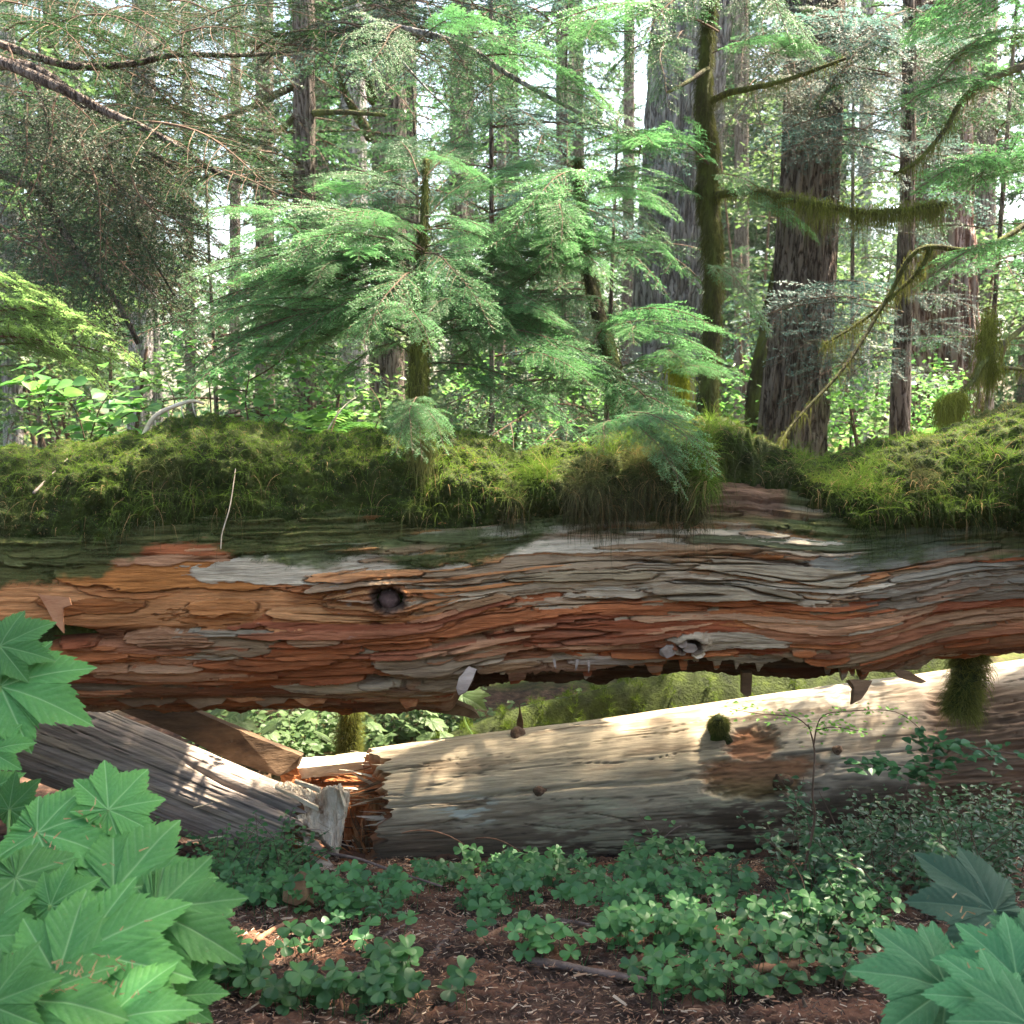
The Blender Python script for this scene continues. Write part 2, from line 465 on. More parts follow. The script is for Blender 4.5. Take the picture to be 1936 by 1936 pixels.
Cb = Cb * (1 - og[..., None]) + og[..., None] * np.array([.60, .27, .11]) * (1 + .22 * base_t)
H += og * .010
DX = xg[700] - xg[699]
def plate(xc, sc, L, W, h, tilt, rag, col, seed, groove=.006):
    i0, i1 = np.searchsorted(xg, [xc - L * 1.15, xc + L * 1.15])
    row = SW[min(max((i0 + i1) // 2, 0), len(xg) - 1)]
    pad = W * 2.4 + .03
    ok = np.where((row > sc - pad) & (row < sc + pad))[0]
    if i1 - i0 < 3 or len(ok) < 3: return
    sl_ = (slice(i0, i1), slice(ok[0], ok[-1] + 1))
    x = XG[sl_]; s = SW[sl_]
    u = (x - xc) / L; v = (s - sc) / W
    v = v + .6 * fbm(x * 3.5 / max(L * 3, .3), x * 0, 0, seed + 9, 3, .6)
    n1 = fbm(x * 13, s * 60, 0, seed, 4, .62)
    saw = np.abs(((x * (7 + seed % 5) + s * 9 + .8 * n1) % 1.0) - .5) - .25          # fibres tear in steps
    d = np.abs(u) ** 2.4 + np.abs(v) ** 2.0 + rag * (.8 * n1 + .5 * saw)
    ins = d < 1
    edge = (d >= 1) & (d < 1 + .22) & (v < .35)
    hh = h - tilt * v * .5 + .0015 * n1 + .0022 * fbm(x * 6, s * 60, 0, seed + 3, 3)
    Hs = H[sl_]
    m = ins & (hh > Hs)
    g = edge & (Hs < h)
    Hs[g] -= groove * (1 - (d[g] - 1) / .22)
    Hs[m] = hh[m]
    t = (1 + .22 * fbm(x * 5, s * 55, 0, seed + 5, 4, .65) + .12 * fbm(x * 30, s * 90, 0, seed + 6, 2))[..., None]
    grain = fbm(x * 3, s * 130, 0, seed + 7, 2)[..., None]
    C = np.asarray(col)[None, None] * t * (1 + .10 * grain)
    wear = (sstep(.90, 1.0, d) * (v < .2))[..., None]                      # broken rims show the redder inner bark
    C = C * (1 - .4 * wear) + wear * .4 * np.array([.30, .11, .05])
    Cs = Cb[sl_]
    Cs[m] = C[m]
order = []
for lay in range(4):
    n = (220, 420, 440, 220)[lay]
    for i in range(n):
        xc = rng.uniform(-2.6, 2.6) if lay < 2 else rng.uniform(-1.8, 1.8)
        sc = rng.uniform(-.80, .36)
        order.append((lay, xc, sc))
for q, (lay, xc, sc) in enumerate(order):
    r, z = log_rc(xc); th = (sc + warp(xc)) / .40
    px, py = pix(xc, NY - r * math.cos(th), z + r * math.sin(th))
    if th < -1.75: py = 1400
    if px < 590 and 1040 < py < 1200 and rng.random() < .965: continue
    zo = zone(px, py, xc, sc)
    L = (rng.uniform(.22, .60), rng.uniform(.12, .42), rng.uniform(.07, .30), rng.uniform(.04, .15))[lay]
    W = (rng.uniform(.03, .07), rng.uniform(.014, .036), rng.uniform(.008, .022), rng.uniform(.005, .012))[lay]
    if zo == ZONE_TAN: W *= 1.1
    if zo in (ZONE_DARK, ZONE_RED): W *= .85
    if py > 1190: L *= .8
    hmax = .050 if py > 1180 else .034
    h = rng.uniform(.2, .75) * hmax + lay * .0045
    col = pcol(zo, xc, sc)
    plate(xc, sc, L, W, h, rng.uniform(.004, .016), rng.uniform(.5, 1.25), col, 100 + q, rng.uniform(.006, .018))
# a few named plates that the photo shows large
for (px, py, L, W, h, col) in [(1480, 1080, .24, .032, .040, (.38, .31, .21)), (1370, 1120, .22, .026, .044, (.36, .29, .195)), (1100, 1090, .22, .018, .038, (.35, .265, .16)),
                               (1500, 1175, .30, .045, .033, (.47, .17, .065)), (1560, 1035, .34, .030, .026, (.19, .19, .11)), (330, 1095, .36, .05, .020, (.52, .20, .06)),
                               (760, 1180, .30, .030, .028, (.40, .14, .05)), (900, 1275, .20, .024, .036, (.42, .25, .15)), (1180, 1240, .16, .016, .036, (.42, .33, .26)),
                               (250, 1290, .26, .040, .034, (.20, .15, .10)), (560, 1300, .26, .035, .034, (.26, .13, .075)), (1480, 1030, .30, .022, .034, (.14, .15, .08)),
                               (420, 1150, .10, .026, .030, (.50, .20, .07)), (170, 1140, .16, .03, .012, (.42, .15, .05)), (450, 1195, .30, .008, .032, (.33, .27, .19)), (1700, 1060, .28, .04, .03, (.20, .19, .15))]:
    x, s = px2xs(px, py)
    plate(x, s - float(warp(x)), L, W, h, .008, .6, col, int(px), .01)
# long cracks that follow the grain, and the fibres between them
wob = .012 * fbm(XG * 3.0, SG * 5, 0, 901, 3) + .006 * fbm(XG * 14, SG * 20, 0, 902, 2)
ck = np.abs(fbm(XG * .9, (SW + wob) * 19, 0, 903, 3, .6)); ck2 = np.abs(fbm(XG * 2.2 + 9, (SW + wob) * 46, 0, 904, 2))
gate = sstep(-.15, .2, fbm(XG * 3.5, SW * 10, 0, 905, 3)) * (1 - .97 * og)
crk = np.exp(-(ck / .030) ** 2) * gate; crk2 = np.exp(-(ck2 / .045) ** 2) * sstep(0, .3, fbm(XG * 5, SW * 16, 0, 906, 3)) * (1 - .95 * og)
H -= .022 * crk + .009 * crk2
H += .0022 * fbm(XG * 5, (SW + wob) * 150, 0, 907, 3) + .0035 * fbm(XG * 2.5, (SW + wob) * 60, 0, 908, 3)
Cb = Cb * (1 + .16 * fbm(XG * 4, (SW + wob) * 140, 0, 909, 3) + .14 * fbm(XG * 8, SW * 60, 0, 910, 3))[..., None]
ck_ = np.clip(crk * .8 + crk2 * .5, 0, 1)[..., None]
Cb = Cb * (1 - .75 * ck_) + .75 * ck_ * np.array([.07, .03, .018])
# knots
for (kx, ks), rr, dep in ((K1, .040, .055), (K2, .030, .03)):
    d = np.hypot((XG - kx) / 1.25, SG - ks) + .016 * fbm(XG * 26, SG * 26, 0, 77, 4, .65)
    H += .018 * np.exp(-((d - rr * 1.15) / (rr * .35)) ** 2) - dep * (1 - sstep(rr * .55, rr, d))
    kk = (1 - sstep(rr * .8, rr * 1.35, d))[..., None]
    Cb = Cb * (1 - kk) + kk * np.array([.12, .075, .055]) * (1 + .8 * fbm(XG * 40, SG * 40, 0, 78, 3))[..., None]
# front shell broken off under the middle: the wood behind is set back
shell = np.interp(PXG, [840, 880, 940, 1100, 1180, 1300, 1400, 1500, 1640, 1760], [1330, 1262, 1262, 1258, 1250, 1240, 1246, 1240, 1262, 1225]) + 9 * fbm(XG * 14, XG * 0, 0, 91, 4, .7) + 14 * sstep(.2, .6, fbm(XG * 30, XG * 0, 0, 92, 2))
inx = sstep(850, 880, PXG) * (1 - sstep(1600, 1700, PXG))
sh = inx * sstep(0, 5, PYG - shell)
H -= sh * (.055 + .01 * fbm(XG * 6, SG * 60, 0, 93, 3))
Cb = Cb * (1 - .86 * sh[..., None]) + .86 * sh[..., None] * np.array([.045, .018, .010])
# notch at the far end where the shell has lifted
nb = np.interp(PXG, [0, 60, 100, 150, 190], [1178, 1180, 1182, 1190, 1205]); nl = np.interp(PXG, [0, 60, 110, 190], [1245, 1240, 1215, 1206])
ntc = sstep(190, 150, PXG) * sstep(-3, 3, PYG - nb) * sstep(3, -3, PYG - nl)
H -= .07 * ntc; Cb *= (1 - .8 * ntc[..., None])
# silver lichen dust and green algae film under the moss
GX = [0, 60, 150, 260, 300, 420, 480, 600, 700, 800, 960, 1010, 1180, 1320, 1500, 1560, 1700, 1800, 1900]
GY = [1115, 1110, 1090, 1048, 1035, 1040, 1050, 1078, 1072, 1065, 1052, 1020, 1000, 1000, 1015, 1035, 1060, 1045, 1050]
gb = np.interp(PXG, GX, GY) + 60 * fbm(XG * 5, SW * 12, 0, 51, 5, .7)
gm = sstep(14, -10, PYG - gb) * (1 - .7 * sstep(.0, .5, fbm(XG * 6, SW * 30, 0, 52, 3)) * sstep(560, 700, PXG))
gcol = np.array([.082, .105, .036])[None, None] * (1 + .6 * fbm(XG * 12, SG * 18, 0, 53, 4, .7))[..., None] + np.array([.05, .06, .04]) * sstep(.25, .6, fbm(XG * 16, SG * 20, 0, 54, 4, .7))[..., None]
Cb = Cb * (1 - .93 * gm[..., None]) + .93 * gm[..., None] * gcol
H += gm * .004 * np.abs(fbm(XG * 60, SG * 60, 0, 55, 3))
g2 = .55 * sstep(1560, 1700, PXG) * sstep(1150, 1060, PYG) * sstep(-.1, .3, fbm(XG * 5, SW * 20, 0, 56, 3))
Cb = Cb * (1 - g2[..., None]) + g2[..., None] * np.array([.12, .14, .10])
li = sstep(.45, .62, fbm(XG * 11, SW * 40, 0, 57, 4, .7)) * sstep(1220, 1180, PYG) * np.clip(sstep(260, 160, np.hypot(PXG - 640, (PYG - 1175) * 3)) + sstep(260, 160, np.hypot(PXG - 1130, (PYG - 1015) * 4)) + .4 * sstep(200, 100, np.hypot(PXG - 1650, (PYG - 1055) * 3)), 0, 1)
Cb = Cb * (1 - .7 * li[..., None]) + .7 * li[..., None] * np.array([.42, .46, .43])
# brown rotten bark in the saddle between two moss hummocks
brn = sstep(1320, 1345, PXG) * sstep(1500, 1470, PXG) * sstep(1000, 965, PYG)
Cb = Cb * (1 - .8 * brn[..., None]) + .8 * brn[..., None] * np.array([.17, .085, .055]) * (1 + .4 * fbm(XG * 20, SG * 40, 0, 58, 3))[..., None]
H += brn * (.004 + .012 * fbm(XG * 12, SG * 30, 0, 59, 3))
# underside and back stay dark and rough
H += sstep(-.85, -1.4, TG) * .030 * fbm(XG * 7, SG * 9, 0, 61, 5, .65)
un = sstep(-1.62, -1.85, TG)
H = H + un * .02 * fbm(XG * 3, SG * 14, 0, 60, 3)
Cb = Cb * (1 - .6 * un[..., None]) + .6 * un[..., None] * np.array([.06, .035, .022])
endf = sstep(2.45, 2.7, np.abs(XG))
Hd = np.maximum(H, -.09) * (1 - endf) - .05 * endf
RB = RG + Hd - .018
Vn = np.stack([XG, NY - RB * np.cos(TG), ZC + RB * np.sin(TG)], -1)
Vn[..., 2] += 0
MB, nt, b = mat_new("cedar_shell", .92, .10)
ca = attr(nt, "col")
g1 = ramp(nt, noise_node(nt, 110, 8, .75, stretch=(.09, 1, 1)), [(.32, (.50, .47, .45)), (.45, (.88, .87, .86)), (.56, (1.08, 1.08, 1.07)), (.68, (1.40, 1.38, 1.34))])
cc = mixc(nt, 1.0, ca, g1, 'MULTIPLY')
g2n = ramp(nt, noise_node(nt, 7, 6, .65, stretch=(.5, 1, 1)), [(.35, (.78, .76, .74)), (.6, (1.12, 1.12, 1.12))])
cc = mixc(nt, 1.0, cc, g2n, 'MULTIPLY')
nt.links.new(cc, b.inputs["Base Color"])
bump(nt, b, noise_node(nt, 130, 9, .78, stretch=(.09, 1, 1)), 1.0, .012)
nurse = empty("nurse_log", (0, NY, .2), "huge fallen cedar nurse log with flaking red bark and thick moss on top", "log")
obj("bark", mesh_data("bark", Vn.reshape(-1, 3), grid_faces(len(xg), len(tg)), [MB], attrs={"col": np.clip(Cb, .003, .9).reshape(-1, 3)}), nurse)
def disc(x, name):
    i = 0 if x < 0 else -1
    V = Vn[i][::8]; c = V.mean(0); n = len(V)
    rings = [c + (V - c) * f + np.array([.02 * (f < .9) * rng.normal(), 0, 0]) for f in (1.0, .8, .6, .4, .2)]
    Vv = np.vstack(rings); F = grid_faces(5, n, True)
    obj(name, mesh_data(name, Vv, F, [MAT_ROT]), nurse)
MAT_ROT = ramp_mat("rotten_wood", [(.3, (.08, .03, .015)), (.5, (.27, .10, .04)), (.7, (.45, .22, .10))], 20, (.3, 1, 1), bs=1, bd=.02, bscale=45)
disc(-1, "broken_end"); disc(1, "broken_end")

# ------------------------------------------------------------------ the moss on it
MBX = [-500, 0, 60, 180, 330, 450, 560, 600, 700, 820, 900, 960, 1010, 1060, 1130, 1200, 1270, 1300, 1325, 1340, 1350, 1400, 1470, 1490, 1510, 1540, 1600, 1680, 1760, 1830, 1900, 2400]
MBY = [1020, 1020, 1010, 1015, 1000, 985, 975, 960, 975, 985, 995, 990, 985, 985, 975, 970, 985, 1000, 985, 930, 905, 895, 905, 912, 940, 960, 985, 995, 990, 985, 990, 1000]
xm = np.linspace(-2.6, 2.6, 1300)
tm = np.radians(np.linspace(-20, 165, 300))
XM, TM = np.meshgrid(xm, tm, indexing='ij')
rm, zm = log_rc(xm)
rm = np.convolve(np.pad(rm, 20, 'edge'), np.ones(41) / 41, 'valid'); zm = np.convolve(np.pad(zm, 20, 'edge'), np.ones(41) / 41, 'valid')
pxm = 968 + xm / (NY - .15) * FPX * cp
et = elev(np.interp(pxm, TOPX, TOPY)); 
D_ = np.hypot(NY, zm - CH); al = np.arctan2(zm - CH, NY)
Rtop = D_ * np.sin(et - al)                                    # radius whose upper tangent meets the silhouette
thick = np.clip(Rtop - rm, .02, .4)
thick = np.convolve(np.pad(thick, 4, 'edge'), np.ones(9) / 9, 'valid')
th_t = (np.pi / 2 - (np.pi / 2 - .0)) 
up = np.clip(np.sin(TM), 0, 1) ** .8
bx, by = pix(XM, NY - rm[:, None] * np.cos(TM), zm[:, None] + rm[:, None] * np.sin(TM))
by = np.where(TM > R(95), 700, by)
mb = np.interp(bx, MBX, MBY) + 48 * fbm(XM * 5, TM * 3.5, 0, 61, 5, .7)
wide = 12 + 55 * sstep(1000, 850, bx)
mask = np.clip((wide * .6 - (by - mb)) / (wide * 1.6), 0, 1) ** .8
back = sstep(R(165), R(140), TM)
hum = .026 * fbm(XM * 5, TM * 2.2, 0, 62, 3) + .024 * fbm(XM * 15, TM * 6, 0, 63, 3) + .016 * fbm(XM * 45, TM * 18, 0, 67, 2)
bulge = (.004 + .05 * sstep(800, 1000, bx)) * sstep(.0, .5, TM) * sstep(1.3, .5, TM)
RM = rm[:, None] + (thick[:, None] * up + .022 + bulge * (.6 + .5 * fbm(XM * 2, TM, 0, 64, 2)) + hum - .012) * mask * back - .045 * (1 - mask * back)
RM = np.maximum(RM, rm[:, None] * .9)
VM = np.stack([XM, NY - RM * np.cos(TM), zm[:, None] + RM * np.sin(TM)], -1)
moss = obj("moss", mesh_data("moss", VM.reshape(-1, 3), grid_faces(len(xm), len(tm)), [M['moss_base']]), nurse)
NRM = np.cross(np.gradient(VM, axis=1), np.gradient(VM, axis=0))
NRM /= np.linalg.norm(NRM, axis=-1)[..., None] + 1e-9
if NRM[600, 150, 2] < 0: NRM = -NRM
def strands_on(VMx, NR, msk, n, l0, l1, rad, colf, name, parent, grav=.45, K=5, rnd=.5, curl=.3, seed=1):
    g = np.random.default_rng(seed)
    w = msk.ravel().copy(); w /= w.sum()
    idx = g.choice(len(w), n, p=w)
    P0 = VMx.reshape(-1, 3)[idx] + g.normal(0, .0022, (n, 3))
    Nn = NR.reshape(-1, 3)[idx]
    low = 1 - np.clip(Nn[:, 2] * 1.2 + .2, 0, 1)
    d = Nn + g.normal(0, rnd, (n, 3)); d /= np.linalg.norm(d, axis=1)[:, None]
    L = g.uniform(l0, l1, n) * (1 + 1.0 * low * g.random(n)) * (.55 + .9 * vn(P0[:, 0] * 38, P0[:, 1] * 38, P0[:, 2] * 38, seed)) * np.where(g.random(n) < .012, 1.8, 1)
    pts = np.zeros((n, K, 3)); p = P0 - Nn * .004; pts[:, 0] = p
    for k in range(1, K):
        d = d + np.array([0, 0, -1.0]) * (grav * (.35 + 1.3 * low))[:, None] * (k / K) + g.normal(0, curl, (n, 3)) * .6
        d /= np.linalg.norm(d, axis=1)[:, None]
        p = p + d * (L / (K - 1))[:, None]; pts[:, k] = p
    return curves_obj(name, pts, g.uniform(.6, 1.2, n) * rad, M['strand'], colf(P0, Nn, g), parent)
def moss_col(P0, Nn, g):
    n = len(P0)
    X, Y, Z = P0.T
    px, py = pix(X, Y, Z)
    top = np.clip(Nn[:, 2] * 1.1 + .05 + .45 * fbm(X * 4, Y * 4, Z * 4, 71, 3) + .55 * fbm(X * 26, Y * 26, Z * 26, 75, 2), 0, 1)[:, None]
    a = np.array([.024, .040, .009]); c = np.array([.125, .210, .030])  # shade put into the colour: dark on low strands, bright on upward ones
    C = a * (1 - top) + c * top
    dead = sstep(.15, .5, fbm(X * 5, Y * 5, Z * 5, 72, 3) + .5 * sstep(230, 80, np.hypot((px - 1210), (py - 940) * 1.6)) + .25 * sstep(150, 50, np.hypot((px - 1500), (py - 900))))[:, None]
    C = C * (1 - .7 * dead) + .7 * dead * np.array([.11, .095, .048])
    gry = (.7 * sstep(.1, .4, fbm(X * 7, Y * 7, Z * 7, 73, 3)) * sstep(620, 400, px) * sstep(900, 950, py))[:, None]
    C = C * (1 - gry) + gry * np.array([.20, .22, .12])
    yel = sstep(.2, .5, fbm(X * 9, Y * 9, Z * 9, 74, 3))[:, None] * top
    C = C * (1 - .5 * yel) + .5 * yel * np.array([.19, .255, .032])
    old = (g.random((n, 1)) < .08)
    C = np.where(old, np.array([.30, .20, .09]), C)
    return C * g.uniform(.6, 1.35, (n, 1))
vis = mask * back * (.25 + 1.0 * sstep(R(125), R(95), TM)) * (1 - .8 * sstep(1.9, 2.2, np.abs(XM)))
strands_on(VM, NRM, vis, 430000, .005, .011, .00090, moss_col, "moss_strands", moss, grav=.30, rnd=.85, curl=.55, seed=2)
# the shaggy fringe that hangs at the lower rim
rim = mask * back * sstep(-95, -12, by - mb) * sstep(20, -5, by - mb) * sstep(R(-18), R(-5), TM) * (.12 + 1.8 * sstep(900, 1150, bx) * sstep(1345, 1320, bx) + .15 * sstep(1500, 1640, bx)) * sstep(1.9, 1.7, np.abs(XM))
rim = rim * sstep(-.35, .25, fbm(XM * 22, TM * 3, 0, 65, 3))
strands_on(VM, NRM, rim, 16000, .025, .075, .0008, moss_col, "moss_fringe", moss, grav=.9, rnd=.45, curl=.22, K=7, seed=3)
# short green film of liverwort on the upper bark
msk2 = gm * sstep(.0, .5, fbm(XG * 7, SG * 9, 0, 66, 3) + .35) * (TG > -1.3) * (TG < 1.0) * (np.abs(XG) < 1.9)
NB = np.stack([np.zeros_like(TG), -np.cos(TG), np.sin(TG)], -1)
def film_col(P0, Nn, g):
    n = len(P0); t = vn(P0[:, 0] * 20, P0[:, 1] * 20, P0[:, 2] * 20, 9)[:, None]
    return (np.array([.05, .085, .02]) * (1 - t) + np.array([.14, .18, .07]) * t) * g.uniform(.6, 1.3, (n, 1))
strands_on(Vn, NB, msk2, 90000, .004, .011, .0007, film_col, "liverwort_film", moss, grav=.2, rnd=.8, seed=4)
# ------------------------------------------------------------------ loose pieces on the nurse log
def lump_mesh(me, amp, freq, seed, stretch=(1, 1, 1)):
    n = len(me.vertices); co = np.zeros(n * 3, np.float32); me.vertices.foreach_get("co", co); co = co.reshape(-1, 3)
    q = co * freq * np.array(stretch)
    for k in range(3): co[:, k] += amp * fbm(q[:, 0] + 13 * k, q[:, 1], q[:, 2], seed + k, 3)
    me.vertices.foreach_set("co", co.ravel().astype(np.float32)); me.update()
def slab(name, pts, thick, mat, parent=None, cuts=3, amp=.004, freq=18, seed=1, stretch=(1, 1, 1), back=None):
    """a board or chip of wood: outline points in the place, thickness along its own normal (or along `back`)"""
    bm = bmesh.new()
    P3 = [Vector(p) for p in pts]
    nrm = Vector((0, 0, 0))
    for i in range(len(P3)): nrm += (P3[i] - P3[0]).cross(P3[(i + 1) % len(P3)] - P3[0])
    nrm.normalize()
    if nrm.y < 0: nrm = -nrm
    bk = Vector(back).normalized() if back else nrm
    fr = [bm.verts.new(p) for p in P3]; bk_ = [bm.verts.new(p + bk * thick) for p in P3]
    bm.faces.new(fr); bm.faces.new(list(reversed(bk_)))
    n = len(P3)
    for i in range(n): bm.faces.new((fr[i], bk_[i], bk_[(i + 1) % n], fr[(i + 1) % n]))
    bmesh.ops.recalc_face_normals(bm, faces=bm.faces)
    bmesh.ops.triangulate(bm, faces=bm.faces)
    for _ in range(cuts):
        L = np.median([e.calc_length() for e in bm.edges])
        bmesh.ops.subdivide_edges(bm, edges=[e for e in bm.edges if e.calc_length() > L * .7], cuts=1)
        bmesh.ops.triangulate(bm, faces=bm.faces)
    me = bpy.data.meshes.new(name); bm.to_mesh(me); bm.free(); me.materials.append(mat)
    lump_mesh(me, amp, freq, seed, stretch)
    return obj(name, me, parent)
def pp(l, Y=None):
    return [P(a[0], a[1], a[2] if len(a) > 2 else Y) for a in l]
MW_GREY = ramp_mat("weathered_wood", [(.3, (.14, .105, .085)), (.5, (.28, .225, .185)), (.7, (.42, .35, .29))], 22, (.16, 1, 1), bs=.9, bd=.006, bscale=60)
MW_PALE = ramp_mat("pale_wood", [(.3, (.34, .24, .15)), (.5, (.56, .46, .34)), (.7, (.68, .60, .49))], 22, (.2, 1, 1), bs=.9, bd=.006, bscale=60)
MW_BROWN = ramp_mat("brown_wood", [(.3, (.06, .035, .02)), (.5, (.15, .085, .045)), (.7, (.26, .165, .09))], 20, (.2, 1, 1), bs=.9, bd=.006, bscale=55)
MW_RED = ramp_mat("red_rot", [(.28, (.10, .03, .012)), (.5, (.34, .12, .045)), (.72, (.52, .25, .11))], 26, (.35, 1, 1), bs=1, bd=.015, bscale=50)
MW_PALE_Z = ramp_mat("pale_splinters", [(.3, (.30, .18, .11)), (.5, (.60, .50, .39)), (.7, (.74, .68, .58))], 26, (1, 1, .25), bs=1, bd=.012, bscale=60)
MW_RED_Z = ramp_mat("red_rot_upright", [(.28, (.08, .028, .012)), (.5, (.30, .115, .045)), (.72, (.50, .26, .12))], 26, (1, 1, .3), bs=1, bd=.015, bscale=50)
slab("splinter", pp([(888, 1262, 3.14), (902, 1266, 3.14), (893, 1285, 3.13), (882, 1308, 3.12), (868, 1314, 3.12), (862, 1300, 3.12), (868, 1280, 3.13)]), .010, MW_GREY, nurse, cuts=5, amp=.005, freq=35, stretch=(1, 1, .4), seed=2)
slab("splinter", pp([(1605, 1284, 3.22), (1648, 1286, 3.22), (1640, 1305, 3.21), (1628, 1322, 3.2), (1612, 1330, 3.2), (1616, 1300, 3.21)], 3.22), .03, MW_BROWN, nurse, seed=3)
slab("splinter", pp([(1403, 1272), (1422, 1272), (1421, 1312), (1414, 1318), (1404, 1312)], 3.36), .03, MW_BROWN, nurse, seed=4)
slab("splinter", pp([(1690, 1268), (1722, 1272), (1752, 1290), (1742, 1293), (1700, 1282)], 3.25), .02, MW_BROWN, nurse, seed=5)
slab("splinter", pp([(768, 1325, 3.4), (840, 1322, 3.42), (900, 1346, 3.5), (908, 1356, 3.5), (892, 1358, 3.5), (820, 1348, 3.42), (770, 1336, 3.4)], 3.4), .04, MW_BROWN, nurse, seed=6, amp=.006)
slab("splinter", pp([(410, 1318, 3.5), (450, 1322, 3.5), (520, 1334, 3.5), (524, 1343, 3.5), (470, 1336, 3.5), (420, 1328, 3.5)], 3.5), .03, MW_BROWN, nurse, seed=7)
for x0, s_, sk in ((1047, 1, 3), (1091, 2, -4), (1112, 3, 1)):
    slab("splinter", pp([(x0 - 2, 1248), (x0 + 3, 1248), (x0 + 3 + sk * .5, 1260), (x0 + 1 + sk, 1262 + s_ * 4), (x0 - 1 + sk * .6, 1260)], 3.13), .004, MW_GREY, nurse, cuts=1, seed=8 + s_)
fr_ = random.Random(12)
for k in range(8):
    px = fr_.uniform(215, 830); t0 = hit(px, float(np.interp(px, BOTX, BOTY)) - 16, .012); w_ = fr_.uniform(.03, .09); h_ = fr_.uniform(.012, .035)
    out = [t0 + Vector((-w_, 0, .008)), t0 + Vector((w_ * .2, -.004, .010)), t0 + Vector((w_, -.002, .006)), t0 + Vector((w_ * .75, -.012, -h_ * .5)), t0 + Vector((w_ * .3, -.014, -h_ * .6)), t0 + Vector((-.1 * w_, -.012, -h_)), t0 + Vector((-w_ * .5, -.008, -h_ * .45))]
    slab("bark_flap", out, .006, [MW_BROWN, MW_RED][k % 2], nurse, cuts=4, amp=.006, freq=30, seed=300 + k, stretch=(.5, 1, 1))
flap = [hit(80, 1122, .03), hit(142, 1128, .045), hit(148, 1140, .05), hit(132, 1145, .05), hit(138, 1182, .07), hit(118, 1165, .06), hit(98, 1143, .04)]
slab("bark_flap", flap, .006, ramp_mat("bark_flap", [(.3, (.26, .10, .045)), (.6, (.36, .17, .085))], 20, (.3, 1, 1)), nurse, cuts=2, amp=.003)
for k, (px, py, w, h_) in enumerate([(1262, 1218, 17, 13), (1300, 1212, 15, 9), (1318, 1222, 14, 7), (1288, 1205, 12, 8)]):
    c = hit(px, py, .035)
    ang = np.linspace(0, 2 * np.pi, 7, endpoint=False); g = np.random.default_rng(k)
    ring = [c + Vector((w / 670 * math.cos(a) * g.uniform(.7, 1.2), -.01 * g.random(), h_ / 670 * math.sin(a) * g.uniform(.7, 1.3))) for a in ang]
    slab("bark_chip", ring, .012, MW_GREY if k != 2 else MW_PALE, nurse, cuts=2, amp=.004, freq=40, seed=k + 20)
c = hit(733, 1138, -.01)
V, F = tube([c + Vector((0, .06, 0)), c + Vector((.002, .02, .002)), c + Vector((.005, .004, .003)), c + Vector((.006, -.004, .004))], [.034, .030, .026, .016], 16, 5, .35)
obj("knot", mesh_data("knot", V, F, [ramp_mat("knot_wood", [(.3, (.03, .015, .012)), (.6, (.13, .08, .07)), (.75, (.28, .2, .17))], 40)]), nurse)

# ================================================================== the bare log that lies underneath, lower right
def cyl_log(name, A, B, rA, rB, mat, nx, nt_, disp, col, end_rag=(0, 0), parent=None, seed=1, sagz=0.0, extra=None):
    """a lying log from A to B; angle 0 faces the camera, +90 is up; disp and col are functions of (t, angle, px, py)"""
    A = np.array(A); B = np.array(B); ax = B - A; L = np.linalg.norm(ax); ax /= L
    up = np.array([0, 0, 1.0]); fr = np.cross(ax, up); fr /= np.linalg.norm(fr)
    if fr[1] > 0: fr = -fr
    up = np.cross(fr, ax); up *= np.sign(up[2])
    ts = np.linspace(0, 1, nx); an = np.concatenate([np.linspace(-180, -110, nt_ // 6)[:-1], np.linspace(-110, 130, nt_), np.linspace(130, 180, nt_ // 8)[1:]]); an = np.radians(an)
    T, AN = np.meshgrid(ts, an, indexing='ij')
    r = rA + (rB - rA) * T
    if end_rag[0]: Tt = T + (1 - T) ** 8 * end_rag[0] / L * fbm(AN * 3.2, T * 0, 0, seed + 1, 4, .75)
    else: Tt = T.copy()
    if end_rag[1]: Tt = Tt + T ** 8 * end_rag[1] / L * fbm(AN * 3.2, T * 0, 0, seed + 2, 4, .75)
    c = A + (B - A) * Tt[..., None] + np.array([0, 0, 1]) * sagz * (4 * T * (1 - T))[..., None]
    def surf(r):
        return c + r[..., None] * (np.cos(AN)[..., None] * fr + np.sin(AN)[..., None] * up)
    base = surf(r); px, py = pix(base[..., 0], base[..., 1], base[..., 2])
    X = T * L
    Hh = disp(X, AN, px, py); C = col(X, AN, px, py)
    V = surf(r + Hh)
    n = len(an)
    Vv = V.reshape(-1, 3); Fs = [grid_faces(nx, n, True)]
    C = np.clip(C, .004, .9).reshape(-1, 3)
    # rough ends
    for e, sgn in ((0, -1), (nx - 1, 1)):
        ring = V[e]; cc_ = ring.mean(0); prev = np.arange(n) + e * n
        for f in (.86, .7, .5, .3, .12):
            off = len(Vv); g = fbm(np.cos(an) * 6 * f, np.sin(an) * 6 * f, 0, seed + e, 3)
            nv = cc_ + (ring - cc_) * f + ax * (sgn * (.05 * g) - sgn * .03 * (1 - f))[:, None]
            Vv = np.vstack([Vv, nv]); C = np.vstack([C, np.tile([.24, .10, .045], (n, 1)) * (1 + .5 * g)[:, None]])
            i = np.arange(n); j = (i + 1) % n
            q = np.stack([prev[i], prev[j], off + j, off + i], 1)
            Fs[0] = np.vstack([Fs[0], q if sgn < 0 else q[:, ::-1]]); prev = off + i
    me = mesh_data(name, Vv, Fs[0], [mat], attrs={"col": np.clip(C, .004, .9)})
    return obj(name, me, parent), (A, B, L, ax, fr, up)
